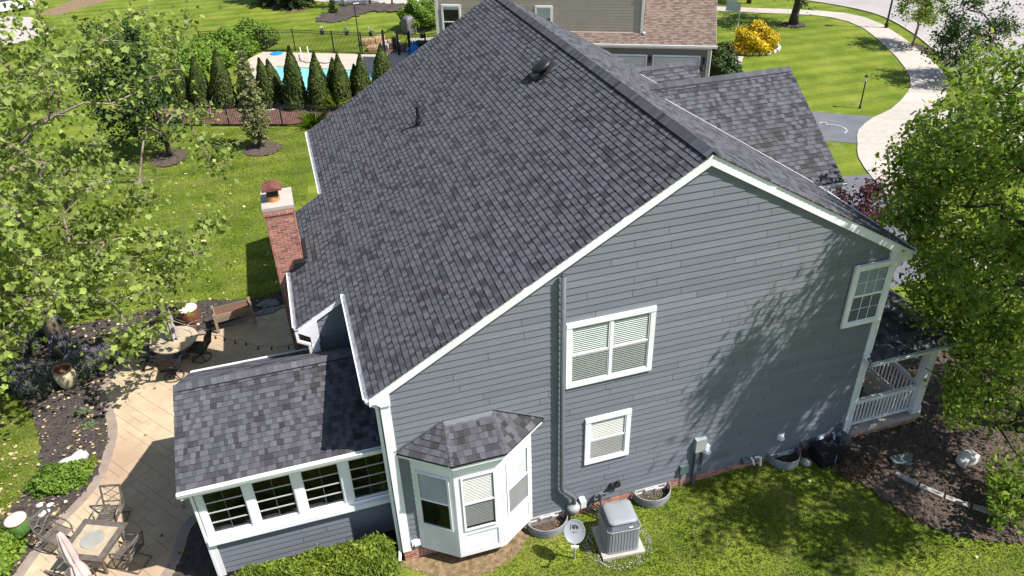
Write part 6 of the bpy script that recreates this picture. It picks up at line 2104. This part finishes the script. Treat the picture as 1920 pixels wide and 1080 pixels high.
def tree(name, label, base, clumps, trunk_top, tr, leaves, lsize, shape, lm, bm, sig=.5, seed=1, singles=0, cat='tree', group=None, twig=True, up=.7, leafname='leaf', trunk_pts=None, along=.45, keep=None, twigs=0):
    """trunk, limbs grown out to every leaf clump, and leaves scattered round the clumps"""
    r = np.random.default_rng(seed)
    base = Vector(base)
    t = thing(name, label, cat, base, 0, group)
    nodes = []          # (pos, parent)
    tp = trunk_pts or [base + (Vector(trunk_top) - base) * k / 6 + Vector((r.normal(0, .05), r.normal(0, .05), 0)) * (1 if 0 < k < 6 else 0) for k in range(7)]
    for i, p in enumerate(tp): nodes.append([np.array(p), i - 1])
    nt_ = len(nodes)
    order = np.argsort(np.linalg.norm(clumps - np.array(trunk_top), axis=1))
    ends = []
    for ci in order:
        c = clumps[ci]
        P_ = np.array([n[0] for n in nodes])
        d = np.linalg.norm(P_ - c, axis=1) + np.maximum(0, P_[:, 2] - c[2]) * .8
        d[:max(2, nt_ // 3)] += 2.5
        j = int(np.argmin(d))
        a = nodes[j][0]
        L = np.linalg.norm(c - a)
        k = max(1, int(L / .7))
        prev = j
        for q in range(1, k + 1):
            f = q / k
            p = a + (c - a) * f + r.normal(0, .05, 3) * min(1, L) * (1 - f) + np.array([0, 0, .10 * L * math.sin(math.pi * f)])
            nodes.append([p, prev]); prev = len(nodes) - 1
        ends.append(prev)
    load = np.zeros(len(nodes))
    for e_ in ends:
        j = e_
        while j >= 0:
            load[j] += 1; j = nodes[j][1]
    mx = max(1, load[0])
    rad = lambda j: max(.010, tr * (load[j] / mx) ** .5)
    tb, bb_ = MB(), MB()
    tb.tube([Vector(n[0]) for n in nodes[:nt_]], [rad(0) * (1.35 if i == 0 else 1) * (1 - .35 * i / nt_) for i in range(nt_)], 10)
    for j in range(nt_, len(nodes)):
        pj = nodes[j][1]
        bb_.tube([Vector(nodes[pj][0]), Vector(nodes[j][0])], [min(rad(pj), rad(0) * .6) if pj >= nt_ else rad(j) * 1.05, rad(j)], 5, cap=False)
    tb.build('trunk', bm, t, smooth=True)
    bb_.build('branches', bm, t, smooth=True)
    if twigs:
        tw = MB()
        for e_ in ends:
            c = Vector(nodes[e_][0])
            for q in range(twigs):
                d = Vector(r.normal(0, 1, 3)); d.z = d.z * .5 + .15; d.normalize()
                L = r.uniform(.35, .85)
                mid = c + d * L * .5 + Vector(r.normal(0, .05, 3))
                tw.tube([c, mid, c + d * L], [.010, .007, .004], 4, cap=False)
        tw.build('twigs', M_TWIG, t, kind='stuff')
    nc = len(clumps)
    ci = r.integers(0, nc, leaves)
    Pn = clumps[ci] + r.normal(0, 1, (leaves, 3)) * np.array([sig, sig, sig * .75])
    # a share of the leaves sits along the outer branches
    na = int(leaves * along)
    js = r.choice([j for j in range(nt_, len(nodes)) if load[j] <= 4], na)
    A = np.array([nodes[nodes[j][1]][0] for j in js]); B = np.array([nodes[j][0] for j in js])
    Pn[:na] = A + (B - A) * r.uniform(0, 1.15, (na, 1)) + r.normal(0, sig * .42, (na, 3))
    if keep is not None:
        D = (Pn - CAM) @ RC.T
        uu, vv = 960 + FPX * D[:, 0] / D[:, 2], 540 + FPX * D[:, 1] / D[:, 2]
        Pn = Pn[keep(uu, vv, r.random(len(Pn)))]
    ctr = clumps.mean(0)
    V, k, tn = leaf_arrays(Pn, lsize, shape, r, up=up, out=unit(Pn - ctr), outw=.35, sj=.5)
    crown = None
    if singles:
        dist = np.linalg.norm(Pn - CAM, axis=1)
        inv = np.array([on_frame(p) is not None for p in Pn])
        key = np.where(inv, dist, 1e6)
        sel = np.argsort(key)[:singles]
        V3 = V.reshape(-1, k, 3)
        off = np.array(base)
        for i in sel:
            me = bpy.data.meshes.new(leafname)
            c = V3[i].mean(0)
            me.from_pydata([tuple(p - c) for p in V3[i]], [], [tuple(range(k))])
            at = me.attributes.new('tone', 'FLOAT', 'FACE'); at.data.foreach_set('value', [float(tn[i])])
            me.materials.append(lm)
            o = bpy.data.objects.new(leafname, me)
            o.location = Vector(c - off)
            link(o, t)
        keep = np.ones(len(Pn), bool); keep[sel] = False
        V = V3[keep].reshape(-1, 3); tn = tn[keep]
    np_mesh('crown', V, k, lm, t, tn, 'stuff')
    return t

def ellip(n, c, rad, r, inner=.25, cut=None):
    out = []
    while len(out) < n:
        d = r.normal(0, 1, 3); d /= np.linalg.norm(d)
        q = (inner + (1 - inner) * r.random() ** .6)
        p = np.array(c) + d * q * np.array(rad) * (1 + .12 * r.normal())
        if cut is None or cut(p): out.append(p)
    return np.array(out)

# the big sycamore on the left
r = np.random.default_rng(101)
SB = G(110, 648)
cl = ellip(150, (SB.x + .1, SB.y - 1.0, 7.6), (6.5, 6.3, 5.0), r, .25, lambda p: (on_frame(p) is None or not (430 < on_frame(p)[0])) and p[2] > 2.0)
cl2 = ellip(34, (SB.x + 2.2, SB.y - 1.6, 4.6), (3.6, 3.4, 2.0), r, .4, lambda p: on_frame(p) is not None and on_frame(p)[0] < 400 and p[2] > 1.8 and on_frame(p)[1] < 730)
cl3 = ellip(44, (SB.x - .8, SB.y - 3.4, 3.6), (2.6, 2.4, 1.8), r, .4, lambda p: p[2] > 1.6 and (on_frame(p) is None or (on_frame(p)[0] < 250 and on_frame(p)[1] < 715)))
cl4 = []
for u, v, z in ((345, 210, 6.5), (395, 215, 6.3), (300, 250, 6.5), (375, 270, 5.5), (430, 275, 5.0), (405, 310, 5.0), (350, 40, 9), (310, 60, 9), (330, 85, 8.5), (400, 300, 5), (385, 420, 4), (345, 470, 3.6), (405, 415, 4.2), (320, 530, 3.4), (350, 610, 2.6), (320, 600, 2.8), (250, 630, 2.8), (270, 640, 2.5), (230, 655, 2.4)):
    cl4.append(np.array(G(u, v, z)))
cl = np.vstack([cl, cl2, cl3, np.array(cl4)])
tree('sycamore_tree', 'large open crowned tree with pale yellow green lobed leaves by the patio', SB, cl, SB + Vector((.15, -.1, 7.5)), .22, 23000, .145, SYCA, M_SYC, M_BARK, .44, 5, 300, up=.35, twigs=4,
     keep=lambda u, v, q: ~(((u > 318) & (v > 590)) | ((u > 268) & (v > 640)) | ((u > 40) & (v > 735)) | ((u > 445)) | ((u > 90) & (u < 185) & (v > 690))) & (q < np.where(v < 420, .72, .92)))

# the small leaved tree in front of the porch
r = np.random.default_rng(202)
RB = G(1917, 805)
def okr(p):
    f = on_frame(p)
    if f is None: return True
    u, v, d = f
    lim = 1640 + max(0, (300 - v)) * .85 if v < 300 else (1655 if v < 560 else 1700)
    if 620 < v < 700 and u < 1765: return False
    if v > 640: lim = max(lim, 1790)
    if v > 770: return u > 1850
    if v < 190: lim = 1770
    return u > lim + 25
RCN = (17.0, -.4, 7.0)
cl = ellip(150, RCN, (4.7, 4.4, 4.4), r, .35, okr)
ex = []
for u, v, z in ((1672, 522, 4.9), (1700, 345, 6.4), (1650, 400, 5.2), (1690, 300, 6.8), (1720, 560, 4.2), (1745, 600, 3.7), (1720, 640, 3.3), (1735, 690, 2.7), (1760, 480, 5), (1840, 700, 2.2), (1800, 760, 1.7), (1870, 760, 1.6), (1780, 750, 1.8), (1860, 900, .75), (1890, 930, .7), (1880, 880, .9), (1905, 960, .5), (1900, 900, .9), (1865, 790, 1.4)):
    ex.append(np.array(G(u, v, z)))
vis = ellip(150, (16.2, .6, 6.4), (4.2, 4.4, 4.6), r, .3, lambda p: okr(p) and on_frame(p) is not None)
shd2 = ellip(50, (15.0, -5.4, 8.4), (2.8, 1.7, 2.6), r, .2, lambda p: on_frame(p) is None)
shd = ellip(84, (15.2, -3.0, 10.6), (2.9, 1.9, 2.6), r, .2, lambda p: on_frame(p) is None)
low = np.array([np.array(G(u, v, z)) for u, v, z in zip(r.uniform(1785, 1925, 34), r.uniform(600, 795, 34), r.uniform(1.7, 3.6, 34))])
low2 = np.array([np.array(G(u, v, z)) for u, v, z in zip(r.uniform(1868, 1930, 10), r.uniform(860, 965, 10), r.uniform(.5, 1.0, 10))])
cl = np.vstack([cl, vis, shd, shd2, low, low2, np.array(ex)])
tree('shade_tree', 'leafy green tree with small leaves shading the porch corner', RB, cl, Vector((17.1, -.9, 6.6)), .20, 72000, .130, LEAF6, M_LEAFR, M_BARKD, .36, 6, 300, up=.5,
     keep=lambda u, v, q: ~(((u < 1768) & (v > 615) & (v < 815) & (q < .94)) | ((u < 1850) & (v >= 805) & (v < 1080)) | (u < 1635 + np.maximum(0, 300 - v) * .85) | ((u < 1700) & (v > 425) & (v < 700) & (q < .7))))

# street and far trees
def ball_tree(name, label, base, h0, h1, rad, n, leaves, ls, lm, bm, seed, tr=.12, group=None, sig=.35, shape=LEAF6, shift=0.0):
    r = np.random.default_rng(seed)
    base = Vector(base)
    c = (base.x + shift, base.y, (h0 + h1) / 2)
    cl = ellip(n, c, (rad, rad, (h1 - h0) / 2), r, .35)
    return tree(name, label, base, cl, base + Vector((0, 0, h0 + (h1 - h0) * .45)), tr, leaves, ls, shape, lm, bm, sig, seed, 0, group=group)
ball_tree('ornamental_tree', 'dense dark green tree standing in a mulch ring behind the sycamore', G(318, 294), .6, 7.4, 2.05, 90, 13000, .16, M_LEAFD, M_BARKD, 11, .13, sig=.40, shift=-1.0)
ball_tree('street_tree', 'round dark tree with a thick trunk between the lawn and the walk', G(1487, 46), 2.2, 7.5, 2.6, 60, 6000, .18, M_LEAFD, M_BARKD, 12, .30, sig=.45)
ball_tree('street_tree', 'small airy tree with yellowish leaves on the strip beside the street', G(1710, 88), 1.5, 4.4, 1.75, 50, 4200, .15, M_LEAFR, M_BARK, 13, .09, sig=.30)
t_ = ball_tree('blossom_tree', 'dark multi stemmed tree with cream blossoms by the drive apron', G(1795, 152), .7, 4.9, 2.3, 60, 7000, .15, M_LEAFD, M_BARKD, 14, .12, sig=.36)
bb0 = G(1795, 152)
rr2 = np.random.default_rng(5)
Pn = np.array([bb0.x, bb0.y, 2.3]) + unit(rr2.normal(0, 1, (46, 3)) + np.array([-.4, -1.0, .2])) * np.array([2.2, 2.2, 1.7])
Pn = (Pn[:, None, :] + rr2.normal(0, .10, (46, 9, 3))).reshape(-1, 3)
V, k, tn = leaf_arrays(Pn, .13, LEAF6, rr2); np_mesh('blossoms', V, k, M_BLOSSOM, t_, tn, 'stuff')
ball_tree('ornamental_tree', 'small purple red leaved tree beside the driveway', (20.3, 9.5, 0), .5, 2.6, 1.3, 30, 2600, .13, M_REDLEAF, M_BARKD, 15, .06, sig=.3)
ball_tree('street_tree', 'far tree by the street, only its trunk foot in view left of the dark tree', G(1372, 6), 2.6, 6.5, 1.8, 30, 2200, .2, M_LEAFM, M_BARKD, 16, .14)
ball_tree('street_tree', 'far tree by the street, only its trunk foot in view right above the sign', G(1404, 6), 2.6, 6.5, 1.8, 30, 2200, .2, M_LEAFM, M_BARKD, 17, .16)
for i, (u, v) in enumerate(((645, 14), (694, 8), (735, 8))):
    ball_tree('street_tree', ('young tree with a pale trunk rising from the mulch island, leftmost', 'young tree at the back edge of the mulch island, middle one', 'young tree at the back edge of the mulch island, rightmost')[i], G(u, v), 2.4, 5.5, 1.2, 18, 900, .2, M_LEAFM, M_BARK, 18 + i, .07, 'young trees at the mulch island')

# conifers
def conifer(label, base, h, r0, m, seed, skirt=.25, n=5200, droop=.25, ls=.22, group=None, name='spruce_tree', levels=14, slim=False):
    r = np.random.default_rng(seed)
    base = Vector(base)
    t = thing(name, label, 'tree', base, 0, group)
    MB().tube([base, base + Vector((0, 0, h * .97))], [.05 + h * .012, .012], 8).build('trunk', M_BARKD, t)
    bm = MB()
    Pl, Ax = [], []
    for lv in range(levels):
        f = lv / (levels - 1)
        z = skirt + (h - skirt) * f
        R_ = r0 * ((min(1, f * 3 + .45) * (1 - f) ** .6) if slim else (1 - f) ** .8) * (1 + .12 * r.normal()) + .06
        nb_ = int(9 - 4 * f)
        for k_ in range(nb_):
            a = 2 * math.pi * (k_ + r.random() * .6) / nb_ + lv
            L = R_ * r.uniform(.8, 1.12)
            d = np.array([math.cos(a), math.sin(a), 0])
            p0 = np.array([base.x, base.y, base.z + z])
            p1 = p0 + d * L + np.array([0, 0, -droop * L + .05])
            bm.tube([Vector(p0), Vector(p1)], [.02, .006], 4, cap=False)
            q = max(4, int(n * L / (levels * 7 * r0 * .55)))
            s = r.random(q) ** .7
            side = np.array([-d[1], d[0], 0])
            wv = (1 - s) * .28 * L + .05
            P_ = p0 + (p1 - p0) * s[:, None] + side * (r.uniform(-1, 1, q) * wv)[:, None] + r.normal(0, .035, (q, 3))
            Pl.append(P_); Ax.append(np.repeat(d[None, :], q, 0))
    bm.build('branches', M_BARKD, t, kind='stuff')
    Pl = np.vstack(Pl); Ax = np.vstack(Ax)
    V, k, tn = leaf_arrays(Pl, ls, NEEDLE * np.array([1.5, 1]), r, up=.8, axis=Ax, axw=.5)
    np_mesh('crown', V, k, m, t, tn, 'stuff')
    return t
SPB = G(489, 277)
conifer('thin young spruce with pale tips in a grey mulch ring', SPB, 5.4, .92, M_SPRUCE, 31, .55, 4200, .22, .19, levels=17, slim=True)
def ring(c, rx, ry, m, seed, name='mulch_ring'):
    bed(name, [(c.x + rx * math.cos(a * .2618), c.y + ry * math.sin(a * .2618)) for a in range(24)], m, .02, .14, .06, seed)
ring(G(492, 280), .95, 1.05, M_MULCH, 41)
ring(G(318, 297), .9, 1.2, M_MULCH, 42)
ring(G(1710, 90), .95, .95, M_MULCHD, 43)
ring(G(1487, 47), .9, .9, M_MULCHD, 44)
for i, (u, v, hh, rr_) in enumerate(((510, 6, 7, 2.4), (552, 14, 6, 1.9))):
    conifer(('large dark spruce at the top edge, left of the pair', 'dark spruce with pale lower boughs at the top edge, right of the pair')[i], G(u, v), hh, rr_, M_LEAFD, 33 + i, .3, 5200, .25, .35, 'dark spruces at the top edge')
bed('mulch_ring', smooth_poly([Gd(480, 5), Gd(500, 12), Gd(545, 22), Gd(568, 20), Gd(575, 13), Gd(545, 2), Gd(500, -6)], True, 3), M_MULCHR, .02, .4, .06, 45)
conifer('tiny dark conifer seedling in the mulch island', G(625, 25), 1.5, .35, M_LEAFD, 36, .1, 700, .0, .2, name='conifer_seedling', levels=8)

# arborvitae row
def arb_mesh(seed, n=3600):
    r = np.random.default_rng(seed)
    f = r.random(n) ** 1.25
    a = r.uniform(0, 2 * math.pi, n)
    R_ = .78 * (1 - f ** 1.55) * (1 + .10 * np.sin(a * 3 + f * 7) + .08 * np.sin(a * 5 - f * 11)) * r.uniform(.86, 1.06, n) + .03
    Pn = np.column_stack([R_ * np.cos(a), R_ * np.sin(a), .10 + f * 3.35])
    out = np.column_stack([np.cos(a), np.sin(a), np.full(n, .15)])
    ax = np.column_stack([np.cos(a) * .25, np.sin(a) * .25, np.ones(n)])
    return leaf_arrays(Pn, .17, LEAF4, r, up=.1, out=unit(out), outw=1.6, axis=unit(ax), axw=.75)
arbs = []
def arborvitae(label, base, h, wd, proto=None, seed=1):
    if proto is None:
        t = thing('arborvitae', label, 'evergreen shrub', base, 0, 'arborvitae in a row along the pool')
        V, k, tn = arb_mesh(seed)
        np_mesh('foliage', V, k, M_ARB, t, tn, 'stuff', world=False)
        b = MB(); b.lathe([(.55, .12), (.64, .5), (.60, 1.2), (.47, 2.1), (.25, 2.9), (.02, 3.35)], (0, 0, 0), 10); b.build('inner_foliage', M_ARB, t, world=False)
        b = MB(); b.tube([(0, 0, 0), (0, 0, .3)], .06, 6); b.build('stem', M_BARKD, t, world=False)
        arbs.append(t)
    else:
        t = copy_tree(proto, base, random.uniform(0, 6), label=label)
    t.scale = (wd * .97, wd * random.uniform(.88, 1.05), h / 3.45)
    t.rotation_euler = (random.uniform(-.05, .05), random.uniform(-.05, .05), t.rotation_euler[2])
    return t
ARB = [(336, 205, 96), (350, 206, 100), (385, 207, 106), (423, 207, 92), (470, 206, 100), (507, 206, 108), (521, 203, 110), (557, 210, 86), (601, 211, 98), (632, 203, 108), (645, 207, 100), (672, 200, 120), (684, 203, 100), (722, 172, 85)]
AL = ['tall narrow one at the far left end', 'second from the left end', 'third from the left end, beside the hedge', 'left of the thin spruce', 'just behind the thin spruce', 'right of the thin spruce, paired behind', 'right of the thin spruce, paired in front', 'tallest of all, middle of the row', 'broad one right of the tallest', 'slender one of the pair before the water', 'broad one of the pair before the water', 'short slender one right of the pool pair', 'tall one right of the pool pair', 'last one at the roof edge, right end']
for i, (u, v, vt) in enumerate(ARB):
    p = G(u, v - 8)
    d = RC @ (np.array([p.x, p.y, 0]) - CAM)
    top = W(u - 14 if u < 600 else u - 8, vt, p.y)
    hh = max(2.2, min(5.2, top.z))
    arborvitae('dark green arborvitae, ' + AL[i], p, hh, random.uniform(.88, 1.02) * (.8 if 'slender' in AL[i] else 1), None if i < 3 else arbs[i % 3], seed=50 + i)

# shrubs
def shrub(label, c, rad, lm, n, ls, seed, name='shrub', cat='shrub', group=None, shape=LEAF6, core=.80, up=.5, lump=.12, boxy=1.0, flowers=None):
    r = np.random.default_rng(seed)
    c = Vector(c)
    t = thing(name, label, cat, c, 0, group)
    d = unit(r.normal(0, 1, (n, 3)))
    d[:, 2] = np.abs(d[:, 2]) * 1.0 - .12
    d = unit(d)
    if boxy > 1: d = d / (np.abs(d) ** boxy).sum(1, keepdims=True) ** (1 / boxy)
    ph = r.uniform(0, 6.28, 6)
    lum = 1 + lump * (np.sin(d[:, 0] * 5 + ph[0]) * np.sin(d[:, 1] * 5 + ph[1]) + np.sin(d[:, 2] * 7 + d[:, 0] * 6 + ph[2]))
    q = r.uniform(.80, 1.05, n)
    Pn = np.array([c.x, c.y, c.z]) + d * (lum * q)[:, None] * np.array(rad)
    Pn[:, 2] = np.maximum(Pn[:, 2], gh(c.x, c.y) + .03)
    V, k, tn = leaf_arrays(Pn, ls, shape, r, up=up, out=unit(d), outw=.8)
    np_mesh('foliage', V, k, lm, t, tn, 'stuff')
    b = MB()
    seg = 14
    VV, FF = [], []
    for i in range(8):
        el = -.1 + (math.pi / 2 + .1) * i / 7
        for kk in range(seg):
            a = 2 * math.pi * kk / seg
            dd = np.array([math.cos(el) * math.cos(a), math.cos(el) * math.sin(a), math.sin(el)])
            if boxy > 1: dd = dd / (np.abs(dd) ** boxy).sum() ** (1 / boxy)
            l_ = 1 + lump * (math.sin(dd[0] * 5 + ph[0]) * math.sin(dd[1] * 5 + ph[1]) + math.sin(dd[2] * 7 + dd[0] * 6 + ph[2]))
            VV.append(tuple(np.array(c) + dd * core * l_ * np.array(rad)))
    for i in range(7):
        for kk in range(seg): FF.append((i * seg + kk, i * seg + (kk + 1) % seg, (i + 1) * seg + (kk + 1) % seg, (i + 1) * seg + kk))
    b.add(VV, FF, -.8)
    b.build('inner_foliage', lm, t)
    if flowers is not None:
        sel = (d[:, 2] > .1) & (r.random(n) < .5)
        V, k, tn = leaf_arrays(Pn[sel] + np.array([0, 0, .07]), ls * 1.3, NEEDLE, r, up=.1, axis=np.tile(np.array([[0, 0, 1.0]]), (sel.sum(), 1)), axw=.8)
        np_mesh('flower_spikes', V, k, flowers, t, tn, 'stuff')
    return t
# clipped yew hedge under the sunroom windows
hr = np.random.default_rng(71)
hd = thing('yew_hedge', 'clipped yellow green yew hedge under the sunroom windows', 'hedge', (-2.2, -.35, 0))
HX0, HX1, HY0, HY1, HZ1 = -3.95, -.28, -.95, .22, 1.02
n = 15000
side = hr.integers(0, 6, n)
u_, v_ = hr.random(n), hr.random(n)
x = HX0 + (HX1 - HX0) * u_; y = HY0 + (HY1 - HY0) * v_; z = HZ1 + np.zeros(n)
s1 = side == 4; y[s1] = HY0; z[s1] = HZ1 * v_[s1]
s2 = side == 5; xx_ = np.where(u_ < .5, HX0, HX1); x[s2] = xx_[s2]; z[s2] = HZ1 * hr.random(n)[s2]
# rounded corners and lumps
dx = np.minimum(x - HX0, HX1 - x); dy = np.minimum(y - HY0, HY1 - y)
z = z - .22 * np.clip(1 - dx / .35, 0, 1) ** 2 * (z > .6) - .18 * np.clip(1 - dy / .3, 0, 1) ** 2 * (z > .6)
z += (.05 * np.sin(x * 4.1) * np.sin(y * 5.0 + x) + .035 * np.sin(x * 9 + y * 7)) * (z > .5)
Pn = np.column_stack([x, y, z]) + hr.normal(0, .035, (n, 3))
outd = np.column_stack([np.zeros(n), np.where(s1, -1.0, 0), np.where(s1 | s2, .3, 1.0)])
V, k, tn = leaf_arrays(Pn, .105, NEEDLE * np.array([1.7, 1]), hr, up=.3, axis=unit(outd + hr.normal(0, .5, (n, 3))), axw=.6)
np_mesh('foliage', V, k, M_YEW, hd, tn, 'stuff')
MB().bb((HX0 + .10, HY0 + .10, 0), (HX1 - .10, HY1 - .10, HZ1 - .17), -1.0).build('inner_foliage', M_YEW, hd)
MB().tube([(-2.2, -.35, 0), (-2.2, -.35, .4)], .05, 6).build('stem', M_BARKD, hd)

shrub('mid green leafy shrub on the curve of the patio border', G(120, 905) + Vector((0, 0, .12)), (.78, .52, .42), M_LEAFM, 3000, .085, 72)
shrub('bright yellow green shrub at the left edge below the drum stool', G(8, 1050) + Vector((-.25, 0, .15)), (.62, .75, .55), M_LEAFM, 2600, .12, 73)
shrub('low yellow green moss cushion against the patio border', G(173, 868) + Vector((0, 0, .0)), (.20, .34, .09), M_YEW, 1200, .035, 74, name='moss_cushion', cat='moss', lump=.05)
for i, (u, v, rr_, hh) in enumerate(((160, 690, .62, .62), (100, 620, .5, .5), (45, 650, .6, .55), (125, 655, .5, .5), (80, 715, .7, .5), (205, 668, .42, .42), (40, 705, .6, .5))):
    shrub(('lavender bush right behind the cream urn', 'lavender bush under the sycamore trunk, farthest back', 'lavender bush at the left edge, upper one', 'lavender bush between trunk and urn', 'lavender bush left of the cream urn', 'small green lavender bush at the patio edge', 'lavender bush at the left edge, lower one')[i],
          G(u, v + 8) + Vector((0, 0, .15)), (rr_, rr_, hh), M_LAVL, 1500, .10, 75 + i, 'lavender_bush', 'lavender', 'lavender bushes under the sycamore', NEEDLE * np.array([1.4, 1]), .78, .3, .10, 1.0, M_LAV)
for i, (u, v) in enumerate(((153, 774), (167, 800))):
    shrub(('small grey green tuft in the mulch, upper of two', 'small grey green tuft in the mulch, lower of two')[i], G(u, v), (.24, .2, .14), M_LAVL, 420, .07, 85 + i, 'groundcover_tuft', 'plant', 'grey green tufts in the left mulch bed')
shrub('golden yellow round bush ringed by white stones', G(1412, 96) + Vector((0, 0, .35)), (1.45, 1.25, 1.45), M_YELLOW, 4200, .17, 87)
shrub('dark green bush at the corner of the garage', NQ(-.6, 2.2, .3), (.95, 1.2, 1.6), M_LEAFD, 3800, .15, 88)
shrub('dark leafy bush beside the neighbour entry walk', NQ(-.7, 5.4, .3), (.8, 1.1, 1.3), M_ARB, 2600, .15, 89)
shrub('large round bright green bush beside the beige wall', G(790, 56) + Vector((0, .3, .7)), (1.5, 1.4, 1.55), M_LEAFM, 5200, .17, 90)
shrub('dark shrub squeezed between round bush and beige wall', G(822, 50) + Vector((0, .8, .4)), (.7, .9, 1.6), M_LEAFD, 2200, .16, 91)
for i, (u, v, a, b_, hh) in enumerate(((470, 92, 1.9, 1.7, 1.5), (430, 110, 1.9, 1.8, 1.5), (385, 128, 2.0, 1.9, 1.5), (345, 150, 2.0, 2.0, 1.5), (322, 190, 1.4, 1.6, 1.3))):
    shrub(('bright green hedge shrub nearest the pool fence corner', 'bright green hedge shrub, second from the fence corner', 'bright green hedge shrub in the middle of the hedge', 'bright green hedge shrub, second from the near end', 'bright green hedge shrub at the near end, beside the dark tree')[i],
          G(u, v) + Vector((0, .5, .35)), (a, b_, hh), M_LEAFM, 3600, .20, 92 + i, 'hedge_shrub', 'shrub', 'bright green hedge shrubs beyond the arborvitae')
def tuft(label, c, n, L, m, seed, group=None):
    r = np.random.default_rng(seed); c = Vector(c)
    t = thing('ornamental_grass', label, 'plant', c, 0, group)
    a = r.uniform(0, 6.283, n); el = r.uniform(.5, 1.4, n); l_ = L * r.uniform(.6, 1.1, n)
    d = np.column_stack([np.cos(a) * np.cos(el), np.sin(a) * np.cos(el), np.sin(el)])
    s_ = np.column_stack([-np.sin(a), np.cos(a), np.zeros(n)]) * .022
    p0 = np.array(c) + r.normal(0, .07, (n, 3)) * np.array([1, 1, 0])
    p1 = p0 + d * l_[:, None] * .6; p2 = p0 + d * l_[:, None] + np.column_stack([np.cos(a), np.sin(a), -np.ones(n) * .6]) * (l_ * .22)[:, None]
    V = np.stack([p0 - s_, p0 + s_, p1 + s_, p2, p1 - s_], 1).reshape(-1, 3)
    np_mesh('blades', V, 5, m, t, np.clip(r.normal(0, .5, n), -1, 1), 'stuff')
    return t
tuft('pale strap leaved plant at the far roof corner, before the fence', G(596, 238), 130, 1.1, M_LEAFM, 97)
tuft('pale arching plant at the roof edge beside the arborvitae', G(632, 205), 130, 1.3, M_SYC, 98)
tuft('small plant against the far gutter of the house', Vector((-1.0, 14.6, 0)), 90, .8, M_LEAFM, 99)
shrub('brown dried groundcover beside the black box', G(1606, 878) + Vector((0, 0, .02)), (.55, .42, .16), M_BROWNLEAF, 1500, .06, 100, 'dry_groundcover', 'plant', lump=.2)

# ------------------------------------------------------------------ grass blades near the house
def blades(name, poly, n, L, seed, dens=None):
    r = np.random.default_rng(seed)
    lo = np.array(poly).min(0); hi = np.array(poly).max(0)
    P_ = r.uniform(lo, hi, (int(n * 2.2), 2))
    P_ = P_[inpoly(P_[:, 0], P_[:, 1], poly)]
    nb_ = inpoly(P_[:, 0], P_[:, 1], BED_B) & (r.random(len(P_)) < .75)
    P_ = P_[~nb_]
    for ex_ in (BED_R, BED_L, BED_S, OUT):
        P_ = P_[~inpoly(P_[:, 0], P_[:, 1], ex_)]
    P_ = P_[(P_[:, 1] < -.05) | (P_[:, 0] < -.1) | (P_[:, 0] > 14.8) | (P_[:, 1] > 15.6)]
    if dens is not None: P_ = P_[r.random(len(P_)) < dens(P_)]
    P_ = P_[:n]
    n = len(P_)
    zz = np.array([gh(p[0], p[1]) for p in P_])
    a = r.uniform(0, 6.283, n)
    l_ = L * r.uniform(.5, 1.3, n)
    s_ = np.column_stack([np.cos(a), np.sin(a), np.zeros(n)]) * (.010 + L * .06)
    tip = np.column_stack([r.normal(0, .5, n), r.normal(0, .5, n), np.ones(n)]) * l_[:, None]
    p0 = np.column_stack([P_, zz])
    V = np.stack([p0 - s_, p0 + s_, p0 + tip], 1).reshape(-1, 3)
    tn = np.clip(r.normal(0, .4, n) + .25 * np.sin(P_[:, 0] * 2.3 + np.sin(P_[:, 1] * 3)) * np.sin(P_[:, 1] * 2.9 + P_[:, 0]), -1.2, 1.2)
    np_mesh(name, V, 3, M_BLADE, None, tn, 'stuff')
blades('lawn_grass', [(2.2, -.05), (12.0, -.1), (14, -4.2), (17, -6.5), (12, -9), (1.0, -9), (.3, -1.2)], 90000, .055, 301)
blades('lawn_grass', [(-13.5, 1), (-10, 1), (-9, 6), (-11, 12), (-14, 13)], 30000, .06, 302)
blades('lawn_grass', [(-14, 13.5), (-1.2, 13.2), (-.5, 24), (2.5, 29.8), (-6.5, 33), (-14, 31)], 90000, .06, 303)
blades('lawn_grass', [(-9, .1), (-4.8, -.7), (.3, -1.3), (1.1, -9), (-9, -9)], 45000, .055, 304)
